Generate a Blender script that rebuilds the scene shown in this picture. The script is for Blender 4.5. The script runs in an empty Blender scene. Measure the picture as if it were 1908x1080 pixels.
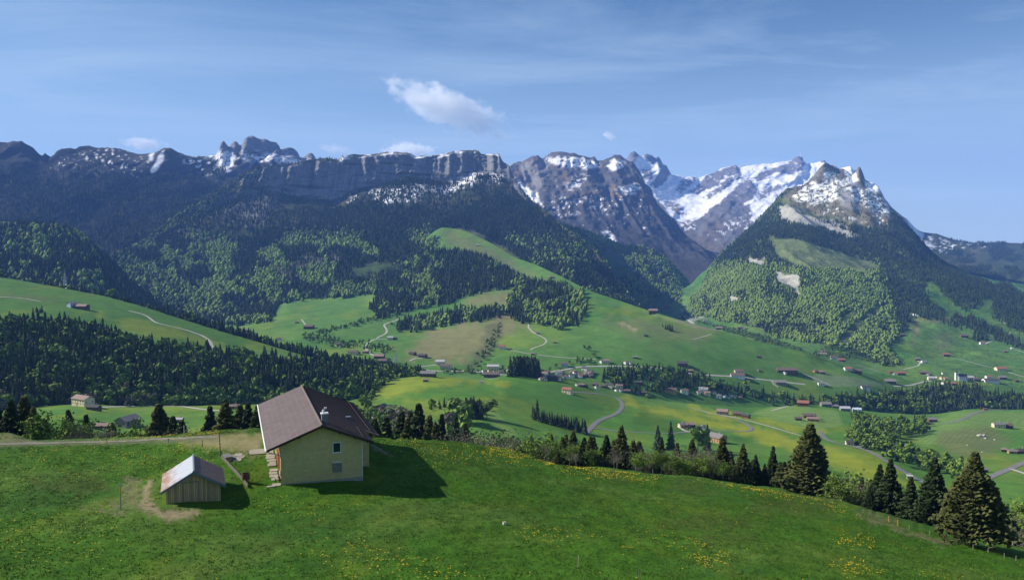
import bpy, math, random
import numpy as np
from mathutils import Vector, Matrix
from mathutils.bvhtree import BVHTree
random.seed(7); rng = np.random.default_rng(7)
R = math.radians
scene = bpy.context.scene
col = scene.collection

# ------------------------------------------------------------------ camera, sky, sun
W0, H0, F0 = 1908.0, 1080.0, 1500.0
PITCH = math.atan(80.0 / F0)
cam = bpy.data.objects.new("camera", bpy.data.cameras.new("camera"))
cam.data.sensor_width = 36.0
cam.data.lens = 36.0 * F0 / W0
cam.data.clip_start = 0.5
cam.data.clip_end = 90000.0
cam.rotation_euler = (math.pi / 2 - PITCH, 0, 0)
col.objects.link(cam)
scene.camera = cam

SUN_EL, SUN_AZ = 33.5, 13.0          # azimuth measured from -x towards +y
sdir = Vector((-math.cos(R(SUN_AZ)) * math.cos(R(SUN_EL)), math.sin(R(SUN_AZ)) * math.cos(R(SUN_EL)), math.sin(R(SUN_EL))))
world = bpy.data.worlds.new("World"); scene.world = world
world.use_nodes = True
wn, wl = world.node_tree.nodes, world.node_tree.links
bg = wn["Background"]
sky = wn.new("ShaderNodeTexSky"); sky.sky_type = 'NISHITA'; sky.sun_disc = False
sky.sun_elevation = R(SUN_EL); sky.sun_rotation = math.atan2(sdir.x, sdir.y)
sky.altitude = 1100; sky.air_density = 1.0; sky.dust_density = 0.15; sky.ozone_density = 3.0
tc = wn.new("ShaderNodeTexCoord")
# thin cirrus veil: direction projected on a high plane, then stretched noise
sep = wn.new("ShaderNodeSeparateXYZ"); wl.new(tc.outputs["Generated"], sep.inputs[0])
zc = wn.new("ShaderNodeMath"); zc.operation = 'MAXIMUM'; zc.inputs[1].default_value = 0.02; wl.new(sep.outputs[2], zc.inputs[0])
za = wn.new("ShaderNodeMath"); za.operation = 'ADD'; za.inputs[1].default_value = 0.08; wl.new(zc.outputs[0], za.inputs[0])
dx = wn.new("ShaderNodeMath"); dx.operation = 'DIVIDE'; wl.new(sep.outputs[0], dx.inputs[0]); wl.new(za.outputs[0], dx.inputs[1])
dy = wn.new("ShaderNodeMath"); dy.operation = 'DIVIDE'; wl.new(sep.outputs[1], dy.inputs[0]); wl.new(za.outputs[0], dy.inputs[1])
cmb = wn.new("ShaderNodeCombineXYZ"); wl.new(dx.outputs[0], cmb.inputs[0]); wl.new(dy.outputs[0], cmb.inputs[1])
mp = wn.new("ShaderNodeMapping"); mp.inputs["Rotation"].default_value = (0, 0, R(-62)); mp.inputs["Scale"].default_value = (0.5, 1.15, 1)
wl.new(cmb.outputs[0], mp.inputs[0])
nz = wn.new("ShaderNodeTexNoise"); nz.inputs["Scale"].default_value = 0.75; nz.inputs["Detail"].default_value = 8; nz.inputs["Roughness"].default_value = 0.62; nz.inputs["Distortion"].default_value = 0.5
wl.new(mp.outputs[0], nz.inputs["Vector"])
nz2 = wn.new("ShaderNodeTexNoise"); nz2.inputs["Scale"].default_value = 0.35; nz2.inputs["Detail"].default_value = 3
wl.new(cmb.outputs[0], nz2.inputs["Vector"])
mr = wn.new("ShaderNodeMapRange"); mr.inputs[1].default_value = 0.44; mr.inputs[2].default_value = 0.78; mr.inputs[4].default_value = 0.95
wl.new(nz.outputs[0], mr.inputs[0])
mr2 = wn.new("ShaderNodeMapRange"); mr2.inputs[1].default_value = 0.26; mr2.inputs[2].default_value = 0.55
wl.new(nz2.outputs[0], mr2.inputs[0])
mm = wn.new("ShaderNodeMath"); mm.operation = 'MULTIPLY'; wl.new(mr.outputs[0], mm.inputs[0]); wl.new(mr2.outputs[0], mm.inputs[1])
mixs = wn.new("ShaderNodeMix"); mixs.data_type = 'RGBA'
mixs.inputs[7].default_value = (6.6, 7.4, 8.6, 1)
wl.new(mm.outputs[0], mixs.inputs[0]); wl.new(sky.outputs[0], mixs.inputs[6])
SKYMUL = wn.new("ShaderNodeMix"); SKYMUL.data_type = 'RGBA'; SKYMUL.blend_type = 'MULTIPLY'; SKYMUL.inputs[0].default_value = 1.0
SKYMUL.inputs[7].default_value = (0.84, 0.99, 1.06, 1)
hz = wn.new("ShaderNodeMapRange"); hz.interpolation_type = 'SMOOTHSTEP'; hz.inputs[1].default_value = -0.02; hz.inputs[2].default_value = 0.30; hz.inputs[3].default_value = 0.78; hz.inputs[4].default_value = 0.0
wl.new(sep.outputs[2], hz.inputs[0])
mixh = wn.new("ShaderNodeMix"); mixh.data_type = 'RGBA'; mixh.inputs[7].default_value = (7.6, 8.6, 10.2, 1)
wl.new(hz.outputs[0], mixh.inputs[0]); wl.new(mixs.outputs[2], mixh.inputs[6])
wl.new(mixh.outputs[2], SKYMUL.inputs[6])
wl.new(SKYMUL.outputs[2], bg.inputs[0]); bg.inputs[1].default_value = 0.062

sun = bpy.data.objects.new("sun", bpy.data.lights.new("sun", 'SUN'))
sun.data.energy = 4.8; sun.data.angle = R(0.53); sun.data.color = (1.0, 0.93, 0.83)
sun.rotation_euler = (-sdir).to_track_quat('-Z', 'Y').to_euler()
col.objects.link(sun)
scene.view_settings.view_transform = 'Standard'; scene.view_settings.look = 'None'
scene.view_settings.exposure = 0.68; scene.view_settings.gamma = 1.0
try: scene.view_settings.use_curve_mapping = False
except Exception: pass
cy = scene.cycles
cy.use_denoising = True
cy.max_bounces = 20; cy.diffuse_bounces = 2; cy.glossy_bounces = 2; cy.transparent_max_bounces = 8; cy.volume_bounces = 20

# ------------------------------------------------------------------ projection helpers
cp, sp = math.cos(PITCH), math.sin(PITCH)
def unproj(px, py, Y):
    a = (np.asarray(px, float) - W0 / 2) / F0; b = (H0 / 2 - np.asarray(py, float)) / F0
    t = np.asarray(Y, float) / (cp + b * sp)
    return a * t, np.asarray(Y, float) + 0 * t, t * (b * cp - sp)
def project(x, y, z):
    d = y * cp - z * sp; u = y * sp + z * cp
    d = np.where(np.abs(d) < 1e-6, 1e-6, d)
    return W0 / 2 + F0 * x / d, H0 / 2 - F0 * u / d

def _hash(ix, iy, seed):
    h = (ix.astype(np.int64) * 374761393 + iy.astype(np.int64) * 668265263 + seed * 2147483647 + 1013) & 0xffffffff
    h = ((h ^ (h >> 13)) * 1274126177) & 0xffffffff
    h = (h ^ (h >> 16)) & 0xffffffff
    return h.astype(np.float64) / 4294967295.0
def vnoise(x, y, seed=0):
    ix = np.floor(x); iy = np.floor(y); fx = x - ix; fy = y - iy
    fx = fx * fx * fx * (fx * (fx * 6 - 15) + 10); fy = fy * fy * fy * (fy * (fy * 6 - 15) + 10)
    a = _hash(ix, iy, seed); b = _hash(ix + 1, iy, seed); c = _hash(ix, iy + 1, seed); d = _hash(ix + 1, iy + 1, seed)
    return (a + (b - a) * fx) * (1 - fy) + (c + (d - c) * fx) * fy
def fbm(x, y, seed=0, octv=4, gain=0.5):
    s = 0; amp = 1; tot = 0
    x = np.asarray(x, float); y = np.asarray(y, float)
    for i in range(octv):
        s = s + amp * (vnoise(x, y, seed + i * 17) * 2 - 1); tot += amp; amp *= gain
        x, y = x * 1.9 + y * 0.6 + 11.3, y * 1.9 - x * 0.6 + 5.7
    return s / tot
def ridged(x, y, seed=0, octv=4):
    s = 0; amp = 1; tot = 0
    for i in range(octv):
        s = s + amp * (1 - np.abs(vnoise(x, y, seed + i * 31) * 2 - 1) * 2); tot += amp; amp *= 0.5
        x = x * 2.03 + 7.1; y = y * 2.03 + 3.3
    return s / tot
def smooth(a, k):
    if k <= 0: return a
    n = int(k * 3); w = np.exp(-0.5 * (np.arange(-n, n + 1) / k) ** 2); w /= w.sum()
    p = np.concatenate([np.full(n, a[0]), a, np.full(n, a[-1])])
    return np.convolve(p, w, mode='valid')

def polydist(px, py, poly):
    """signed distance (negative inside) in photo pixels"""
    P = np.asarray(poly, float); n = len(P)
    ins = np.zeros(px.shape, bool); dmin = np.full(px.shape, 1e9)
    j = n - 1
    for i in range(n):
        x1, y1 = P[j]; x2, y2 = P[i]
        cond = ((y1 > py) != (y2 > py)) & (px < (x2 - x1) * (py - y1) / ((y2 - y1) if y2 != y1 else 1e-9) + x1)
        ins ^= cond
        ex, ey = x2 - x1, y2 - y1; L = ex * ex + ey * ey + 1e-9
        t = np.clip(((px - x1) * ex + (py - y1) * ey) / L, 0, 1)
        d = np.hypot(px - x1 - t * ex, py - y1 - t * ey); dmin = np.minimum(dmin, d); j = i
    return np.where(ins, -dmin, dmin)
def polymask(px, py, poly, feather=2.0, warp=0.0, ws=10.0, seed=1):
    P = np.asarray(poly, float); m = np.zeros(px.shape)
    pad = feather + warp + 2
    sel = (px > P[:, 0].min() - pad) & (px < P[:, 0].max() + pad) & (py > P[:, 1].min() - pad) & (py < P[:, 1].max() + pad)
    if not sel.any(): return m
    d = polydist(px[sel], py[sel], poly)
    if warp: d = d + warp * fbm(px[sel] / ws, py[sel] / ws * 1.6, seed, 4, 0.6) * 1.6
    m[sel] = np.clip(0.5 - d / (2 * max(feather, 0.01)), 0, 1)
    return m

# ------------------------------------------------------------------ object helpers
def tag(o, label=None, cat=None, group=None, kind=None):
    if label: o["label"] = label
    if cat: o["category"] = cat
    if group: o["group"] = group
    if kind: o["kind"] = kind
    return o
def mesh_np(name, verts, quads=None, tris=None, smooth_shade=True):
    me = bpy.data.meshes.new(name)
    v = np.ascontiguousarray(verts, dtype=np.float32).reshape(-1, 3)
    me.vertices.add(len(v)); me.vertices.foreach_set("co", v.ravel())
    loops = []; starts = []; n = 0
    if quads is not None and len(quads):
        q = np.asarray(quads, np.int32).reshape(-1, 4); loops.append(q.ravel()); starts.append(np.arange(len(q)) * 4); n += len(q) * 4
    if tris is not None and len(tris):
        t = np.asarray(tris, np.int32).reshape(-1, 3); loops.append(t.ravel()); starts.append(n + np.arange(len(t)) * 3)
    L = np.concatenate(loops); S = np.concatenate(starts).astype(np.int32)
    me.loops.add(len(L)); me.loops.foreach_set("vertex_index", L)
    me.polygons.add(len(S)); me.polygons.foreach_set("loop_start", S)
    me.update(calc_edges=True)
    me.polygons.foreach_set("use_smooth", np.full(len(S), smooth_shade))
    return me
def set_color(me, name, rgb):
    a = me.color_attributes.new(name, 'FLOAT_COLOR', 'POINT')
    c = np.ones((len(me.vertices), 4), np.float32); c[:, :3] = rgb
    a.data.foreach_set("color", c.ravel())
def set_float(me, name, val):
    a = me.attributes.new(name, 'FLOAT', 'POINT'); a.data.foreach_set("value", np.ascontiguousarray(val, np.float32))
def link(name, me, m=None, parent=None):
    o = bpy.data.objects.new(name, me); col.objects.link(o)
    if m is not None: me.materials.append(m)
    if parent is not None: o.parent = parent
    return o
def empty(name, loc, rz=0.0):
    o = bpy.data.objects.new(name, None); o.location = loc; o.rotation_euler = (0, 0, rz); col.objects.link(o); o.empty_display_size = 1
    return o

class MB:
    def __init__(s): s.v = []; s.f = []
    def poly(s, pts, faces):
        b = len(s.v); s.v += [tuple(p) for p in pts]; s.f += [tuple(b + i for i in f) for f in faces]; return s
    def box(s, x0, y0, z0, x1, y1, z1, M=None):
        p = [(x0, y0, z0), (x1, y0, z0), (x1, y1, z0), (x0, y1, z0), (x0, y0, z1), (x1, y0, z1), (x1, y1, z1), (x0, y1, z1)]
        if M is not None: p = [M @ Vector(q) for q in p]
        return s.poly(p, [(0, 3, 2, 1), (4, 5, 6, 7), (0, 1, 5, 4), (1, 2, 6, 5), (2, 3, 7, 6), (3, 0, 4, 7)])
    def tube(s, pts, rad, n=6, cap=True):
        pts = [Vector(p) for p in pts]
        if not isinstance(rad, (list, tuple)): rad = [rad] * len(pts)
        b = len(s.v)
        for i, p in enumerate(pts):
            d = (pts[min(i + 1, len(pts) - 1)] - pts[max(i - 1, 0)]).normalized()
            u = d.cross(Vector((0, 0, 1)) if abs(d.z) < 0.9 else Vector((1, 0, 0))).normalized(); w = d.cross(u)
            for k in range(n):
                a = 2 * math.pi * k / n; s.v.append(tuple(p + (u * math.cos(a) + w * math.sin(a)) * rad[i]))
        for i in range(len(pts) - 1):
            for k in range(n):
                a0 = b + i * n + k; a1 = b + i * n + (k + 1) % n
                s.f.append((a0, a1, a1 + n, a0 + n))
        if cap:
            s.f.append(tuple(b + k for k in range(n))[::-1]); s.f.append(tuple(b + (len(pts) - 1) * n + k for k in range(n)))
        return s
    def lathe(s, prof, n=16, c=(0, 0, 0)):
        b = len(s.v)
        for r_, z in prof:
            for k in range(n):
                a = 2 * math.pi * k / n; s.v.append((c[0] + r_ * math.cos(a), c[1] + r_ * math.sin(a), c[2] + z))
        for i in range(len(prof) - 1):
            for k in range(n):
                s.f.append((b + i * n + k, b + i * n + (k + 1) % n, b + (i + 1) * n + (k + 1) % n, b + (i + 1) * n + k))
        return s
    def build(s, name, m, parent=None, smooth_shade=False):
        me = bpy.data.meshes.new(name); me.from_pydata(s.v, [], s.f); me.update()
        if smooth_shade: me.polygons.foreach_set("use_smooth", [True] * len(me.polygons))
        return link(name, me, m, parent)

# ------------------------------------------------------------------ materials
def newmat(name):
    m = bpy.data.materials.new(name); m.use_nodes = True
    return m, m.node_tree.nodes, m.node_tree.links, m.node_tree.nodes["Principled BSDF"]
def plain(name, c, rough=0.8, var=0.25, scale=2.0, metal=0.0, bump=0.0, stretch=(1, 1, 1), c2=None, spec=0.25, detail=5):
    m, n, l, b = newmat(name)
    t = n.new("ShaderNodeTexCoord"); mpn = n.new("ShaderNodeMapping"); mpn.inputs["Scale"].default_value = stretch
    l.new(t.outputs["Object"], mpn.inputs[0])
    z = n.new("ShaderNodeTexNoise"); z.inputs["Scale"].default_value = scale; z.inputs["Detail"].default_value = detail; z.inputs["Roughness"].default_value = 0.65
    l.new(mpn.outputs[0], z.inputs["Vector"])
    mx = n.new("ShaderNodeMix"); mx.data_type = 'RGBA'
    mrn = n.new("ShaderNodeMapRange"); mrn.inputs[1].default_value = 0.3; mrn.inputs[2].default_value = 0.7
    l.new(z.outputs[0], mrn.inputs[0]); l.new(mrn.outputs[0], mx.inputs[0])
    c2_ = c2 if c2 else tuple(min(1, k * (1 + var)) for k in c)
    c1_ = c if c2 else tuple(k * (1 - var) for k in c)
    mx.inputs[6].default_value = (*c1_, 1); mx.inputs[7].default_value = (*c2_, 1)
    l.new(mx.outputs[2], b.inputs["Base Color"])
    b.inputs["Roughness"].default_value = rough; b.inputs["Metallic"].default_value = metal
    b.inputs["Specular IOR Level"].default_value = spec
    if bump:
        bp = n.new("ShaderNodeBump"); bp.inputs["Strength"].default_value = bump; bp.inputs["Distance"].default_value = 0.05
        l.new(z.outputs[0], bp.inputs["Height"]); l.new(bp.outputs[0], b.inputs["Normal"])
    return m
def terrain_mat(name, scales, amp=0.5, bump=0.0, bdist=1.0, bscale=1.0):
    m, n, l, b = newmat(name)
    at = n.new("ShaderNodeAttribute"); at.attribute_name = "Col"
    t = n.new("ShaderNodeTexCoord"); prev = None
    for i, sc in enumerate(scales):
        z = n.new("ShaderNodeTexNoise"); z.inputs["Scale"].default_value = sc; z.inputs["Detail"].default_value = 4; z.inputs["Roughness"].default_value = 0.7
        l.new(t.outputs["Object"], z.inputs["Vector"])
        r = n.new("ShaderNodeMapRange"); r.inputs[1].default_value = 0.28; r.inputs[2].default_value = 0.72; r.inputs[3].default_value = 1 - amp; r.inputs[4].default_value = 1 + amp
        l.new(z.outputs[0], r.inputs[0])
        if prev is None: prev = r.outputs[0]
        else:
            k = n.new("ShaderNodeMath"); k.operation = 'MULTIPLY'; l.new(prev, k.inputs[0]); l.new(r.outputs[0], k.inputs[1]); prev = k.outputs[0]
    mu = n.new("ShaderNodeVectorMath"); mu.operation = 'SCALE'; l.new(at.outputs["Color"], mu.inputs[0]); l.new(prev, mu.inputs["Scale"])
    l.new(mu.outputs[0], b.inputs["Base Color"])
    b.inputs["Roughness"].default_value = 0.95; b.inputs["Specular IOR Level"].default_value = 0.06
    if bump:
        z = n.new("ShaderNodeTexNoise"); z.inputs["Scale"].default_value = bscale; z.inputs["Detail"].default_value = 6; z.inputs["Roughness"].default_value = 0.7
        l.new(t.outputs["Object"], z.inputs["Vector"])
        bp = n.new("ShaderNodeBump"); bp.inputs["Strength"].default_value = bump; bp.inputs["Distance"].default_value = bdist
        l.new(z.outputs[0], bp.inputs["Height"]); l.new(bp.outputs[0], b.inputs["Normal"])
    return m
def foliage_mat(name, dark, light, rough=0.85, trans=0.0):
    m, n, l, b = newmat(name)
    at = n.new("ShaderNodeAttribute"); at.attribute_name = "tint"
    oi = n.new("ShaderNodeObjectInfo")
    ad = n.new("ShaderNodeMath"); ad.operation = 'MULTIPLY_ADD'; ad.inputs[1].default_value = 0.35; l.new(oi.outputs["Random"], ad.inputs[0]); l.new(at.outputs["Fac"], ad.inputs[2])
    sb = n.new("ShaderNodeMath"); sb.operation = 'SUBTRACT'; sb.inputs[1].default_value = 0.17; l.new(ad.outputs[0], sb.inputs[0]); sb.use_clamp = True
    mx = n.new("ShaderNodeMix"); mx.data_type = 'RGBA'; l.new(sb.outputs[0], mx.inputs[0])
    mx.inputs[6].default_value = (*dark, 1); mx.inputs[7].default_value = (*light, 1)
    l.new(mx.outputs[2], b.inputs["Base Color"]); b.inputs["Roughness"].default_value = rough
    b.inputs["Specular IOR Level"].default_value = 0.12
    if trans:
        tr = n.new("ShaderNodeBsdfTranslucent"); l.new(mx.outputs[2], tr.inputs[0])
        ms = n.new("ShaderNodeMixShader"); ms.inputs[0].default_value = trans
        l.new(b.outputs[0], ms.inputs[1]); l.new(tr.outputs[0], ms.inputs[2]); l.new(ms.outputs[0], n["Material Output"].inputs[0])
    return m
# ------------------------------------------------------------------ terrain lofts
LAY = {}
GAIN = dict(near=(.78, .78, .68), front=(1.06, 1.06, 1.0), pasture=(1.05, 1.05, 1.0), green=(1.28, 1.25, 1.15), right=(1.22, 1.22, 1.12))
def catmull_mono(P, counts):
    """P: rows x cols ; monotone cubic between rows"""
    n = P.shape[0]; d = P[1:] - P[:-1]; T = np.zeros_like(P)
    T[0] = d[0]; T[-1] = d[-1]
    for i in range(1, n - 1):
        a, b = d[i - 1], d[i]
        with np.errstate(divide='ignore', invalid='ignore'):
            h = np.where(a * b > 0, 2 * a * b / (a + b), 0)
        T[i] = np.nan_to_num(h)
    out = []
    for i in range(n - 1):
        for k in range(counts[i]):
            t = k / counts[i]; t2 = t * t; t3 = t2 * t
            out.append((2 * t3 - 3 * t2 + 1) * P[i] + (t3 - 2 * t2 + t) * T[i] + (-2 * t3 + 3 * t2) * P[i + 1] + (t3 - t2) * T[i + 1])
    out.append(P[-1]); return np.array(out)
def loft(key, x0, x1, dx, rows, smooths, disp=None, back=None, res=2.2, maxn=90, minn=5):
    """rows: photo-traced contour lines of one hill, each at its own real distance -> world-space terrain sheet"""
    pxs = np.arange(x0, x1 + dx, dx, dtype=float); PY = []; LY = []
    for r, k in zip(rows, smooths):
        a = np.array(r, float)
        PY.append(smooth(np.interp(pxs, a[:, 0], a[:, 1]), k / dx)); LY.append(smooth(np.interp(pxs, a[:, 0], np.log(a[:, 2])), max(k, 25) / dx))
    PY = np.array(PY); LY = np.array(LY)
    counts = [int(np.clip(np.max(np.abs(PY[i + 1] - PY[i])) / res, minn, maxn)) for i in range(len(rows) - 1)]
    gy = catmull_mono(PY, counts); gl = catmull_mono(LY, counts)
    PX = np.broadcast_to(pxs, gy.shape)
    X, Y, Z = unproj(PX, gy, np.exp(gl))
    row_of = np.concatenate([i + np.arange(c) / c for i, c in enumerate(counts)] + [[len(rows) - 1]])
    V = np.broadcast_to(row_of[:, None], gy.shape)
    if disp is not None: X, Y, Z = disp(X, Y, Z, V, PX)
    nfront = X.shape[0]
    if back:      # far side of the ridge, falling away
        bx, by, bz, bv = [X], [Y], [Z], [V]
        for dY, dz in back:
            f = (Y[-1] + dY) / Y[-1]
            bx.append((X[-1] * f)[None]); by.append((Y[-1] + dY)[None]); bz.append((Z[-1] + dz + (fbm(X[-1] / dY, Y[-1] / dY, 5) * abs(dz) * 0.25))[None]); bv.append(np.full((1, X.shape[1]), len(rows)))
        X, Y, Z, V = map(np.concatenate, (bx, by, bz, bv))
    px, py = project(X, Y, Z)
    nv, nu = X.shape
    idx = np.arange(nv * nu).reshape(nv, nu)
    q = np.stack([idx[:-1, :-1], idx[:-1, 1:], idx[1:, 1:], idx[1:, :-1]], -1).reshape(-1, 4)
    L = dict(X=X, Y=Y, Z=Z, V=V, px=px, py=py, nf=nfront, quads=q, key=key)
    LAY[key] = L
    return L
def finish(L, name, colors, m, kind='structure'):
    colors = colors * np.array(GAIN.get(L['key'], (1, 1, 1)))
    v = np.stack([L['X'], L['Y'], L['Z']], -1).reshape(-1, 3)
    me = mesh_np(name, v, quads=L['quads']); set_color(me, "Col", colors.reshape(-1, 3))
    o = link(name, me, m); tag(o, kind=kind); L['obj'] = o
    L['bvh'] = BVHTree.FromPolygons([tuple(p) for p in v.tolist()], L['quads'].tolist())
    return o
def hit(px, py, keys=None):
    x, y, z = unproj(px, py, 1.0); d = Vector((float(x), float(y), float(z))).normalized(); best = None
    for k in (keys or LAY):
        if 'bvh' not in LAY[k]: continue
        h = LAY[k]['bvh'].ray_cast(Vector((0, 0, 0)), d)
        if h[0] is not None and (best is None or h[3] < best[3]): best = h
    return best[0] if best else None
def ground(x, y, keys=None):
    best = None
    for k in (keys or LAY):
        if 'bvh' not in LAY[k]: continue
        h = LAY[k]['bvh'].ray_cast(Vector((x, y, 3000)), Vector((0, 0, -1)))
        if h[0] is not None and (best is None or h[0].z > best): best = h[0].z
    return best
def flat(L, c):
    a = np.empty(L['X'].shape + (3,)); a[:] = c; return a
def blend(C, m, c, k=1.0):
    m = (m * k)[..., None]; C[:] = C * (1 - m) + np.asarray(c) * m
def sm01(x, a, b):
    t = np.clip((x - a) / (b - a), 0, 1); return t * t * (3 - 2 * t)
def meadow(L, s=1.0, seed=3, base=(0.060, 0.150, 0.026), yel=0.5):
    """meadow green with dandelion-yellow drifts, darker and paler fields"""
    X, Y = L['X'], L['Y']; C = flat(L, base)
    n = fbm(X / (160 * s), Y / (210 * s), seed, 4)
    blend(C, sm01(n, 0.0, 0.5), (0.044, 0.122, 0.021), 0.8)
    n = fbm(X / (120 * s), Y / (190 * s), seed + 9, 4)
    blend(C, sm01(n, 0.02, 0.5), (0.105, 0.180, 0.034), 0.7)
    n = fbm(X / (60 * s), Y / (150 * s), seed + 21, 5, 0.6)
    blend(C, sm01(n, 0.12, 0.5), (0.215, 0.220, 0.016), yel)
    n = fbm(X / (14 * s), Y / (20 * s), seed + 33, 3)
    C *= (1 + 0.16 * n)[..., None]
    return C
GR_MAT = terrain_mat("valley_meadow", [0.05, 0.4], 0.16, bump=0.25, bdist=0.6, bscale=0.25)
ROCK_MAT = terrain_mat("mountain_ground", [0.02, 0.09], 0.26, bump=0.9, bdist=14, bscale=0.02)
SNOW = (0.93, 0.93, 0.94); ROCK = (0.20, 0.20, 0.205); BROWN = (0.105, 0.082, 0.052); DKF = (0.016, 0.026, 0.012); GRASS = (0.065, 0.10, 0.026)

# ---- near hill the farm stands on
n_rows = [
 [(-500,2400,3),(2400,2400,3)],
 [(-500,1960,4.5),(2400,1960,4.5)],
 [(-500,1230,25),(2400,1230,26)],
 [(-500,1080,52),(0,1080,54),(950,1080,54),(1200,1080,56),(1500,1080,60),(1800,1082,72),(1908,1088,76),(2400,1140,80)],
 [(-500,950,80),(0,960,76),(225,955,76),(362,943,79),(525,925,84),(680,925,84.5),(850,960,80),(1000,975,80),(1200,975,88),(1400,985,90),(1600,1000,95),(1700,1025,93),(1800,1045,92),(1908,1072,86),(2400,1125,90)],
 [(-500,860,105),(0,880,98),(225,890,93),(310,897,87.5),(412,895,87.5),(525,899,88.5),(677,893,91),(760,899,93.5),(850,900,97),(1000,905,108),(1200,925,115),(1400,940,115),(1600,975,106),(1700,1004,101),(1800,1028,98),(1908,1060,91),(2400,1114,96)],
 [(-500,825,128),(0,832,120),(225,828,118),(400,815,112),(525,812,110),(600,808,112),(690,826,110),(740,834,110),(850,840,125),(1000,862,138),(1200,893,138),(1400,915,135),(1600,960,120),(1700,992,107),(1800,1018,103),(1908,1048,96),(2400,1105,102)],
 [(-500,800,150),(0,808,135),(20,808,134),(60,821,130),(130,816,132),(270,812,128),(400,801,130),(490,799,130),(600,800,132),(690,817,128),(800,820,145),(880,824,160),(950,838,165),(1040,865,160),(1190,880,155),(1300,890,150),(1400,905,148),(1500,925,140),(1580,944,132),(1640,964,122),(1700,982,115),(1790,1007,110),(1908,1036,102),(2400,1095,110)]]
def d_near(X, Y, Z, V, PX):
    w = np.clip(Y / 40, 0, 1)
    pad = np.exp(-(((X + 24) / 16) ** 2 + ((Y - 98) / 22) ** 2))
    Z = Z + w * (1 - 0.8 * pad) * (0.35 * fbm(X / 9, Y / 9, 4, 4) + 0.16 * fbm(X / 2.2, Y / 2.2, 8, 4, 0.6) + 0.05 * fbm(X / 0.6, Y / 0.6, 18, 2))
    # shallow gullies right of the farmhouse and beside the shed
    px, py = project(X, Y, Z)
    g = np.exp(-(((px - (300 + (870 - py) * 1.6)) / 22) ** 2)) * ((py > 835) & (py < 900))
    Z = Z - 0.45 * g * sm01(py, 838, 850) * (1 - sm01(py, 880, 900))
    return X, Y, Z
L = loft('near', -500, 2400, 3.0, n_rows, [0, 0, 20, 40, 35, 28, 22, 7], d_near, back=[(10, -2.5), (25, -9), (60, -27), (130, -60), (230, -110)], res=2.0, maxn=70)
C = meadow(L, 0.10, 5, base=(0.058, 0.152, 0.014), yel=0.18)
X, Y, px, py = L['X'], L['Y'], L['px'], L['py']
blend(C, sm01(fbm(X / 3.2, Y / 4, 61, 5, 0.65), 0.05, 0.55), (0.030, 0.100, 0.009), 0.7)
blend(C, sm01(fbm(X / 2.1, Y / 3, 77, 5, 0.7), 0.15, 0.6), (0.090, 0.140, 0.022), 0.35)
SOIL = (0.24, 0.20, 0.135)
blend(C, polymask(px, py, [(238,885),(262,895),(262,912),(285,895),(278,912),(262,935),(300,955),(345,948),(370,953),(360,964),(330,968),(290,962),(240,946),(180,942),(232,932),(225,912)], 3, 12, 9, 3), SOIL, 0.5)
blend(C, polymask(px, py, [(268,905),(284,893),(276,925),(300,952),(372,948),(368,958),(320,968),(262,945)], 3, 5, 9, 5), (0.33, 0.27, 0.18), 0.85)
blend(C, polymask(px, py, [(140,940),(180,945),(240,955),(235,962),(150,950)], 3, 6, 12, 5), SOIL, 0.5)
blend(C, polymask(px, py, [(330,818),(400,806),(495,806),(490,840),(470,852),(440,840),(400,838),(370,830)], 8, 9, 16, 7), (0.26, 0.225, 0.12), 0.75)
blend(C, polymask(px, py, [(370,824),(450,816),(485,820),(480,838),(440,832)], 7, 10, 9, 9), (0.34, 0.30, 0.20), 0.6)
blend(C, polymask(px, py, [(-300,826),(60,821),(200,819),(300,815),(400,812),(400,820),(300,826),(200,828),(60,831),(-300,836)], 3, 3, 9, 11), (0.16, 0.15, 0.12), 0.6)
blend(C, polymask(px, py, [(-40,806),(20,806),(75,824),(40,824),(-40,818)], 3, 5, 12, 15), (0.22, 0.20, 0.13), 0.6)
for (a, b, c_, d, e) in [(1400,925,1560,955,.5),(1250,900,1330,915,.4),(1120,880,1180,905,.35),(1230,960,1400,985,.45),(60,890,200,915,.4),(1300,990,1420,1010,.35)]:
    blend(C, polymask(px, py, [(a,b),((a+c_)/2,b-8),(c_,b+6),(c_,d),((a+c_)/2,d+8),(a,d)], 10, 16, 22, a), (0.085, 0.085, 0.028), e)
blend(C, polymask(px, py, [(1590,950),(1640,962),(1700,985),(1760,1006),(1800,1012),(1760,1016),(1700,1000),(1640,978),(1600,965)], 3, 8, 12, 31), (0.20, 0.18, 0.11), 0.8)
blend(C, polymask(px, py, [(690,828),(705,836),(735,850),(728,852),(705,842),(695,838)], 2, 2, 9, 31), (0.26, 0.22, 0.15), 0.6)
NEAR_MAT = terrain_mat("hill_grass", [0.9, 5.0, 22.0], 0.20, bump=0.8, bdist=0.10, bscale=7.0)
finish(L, "hill", C, NEAR_MAT)

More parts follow.
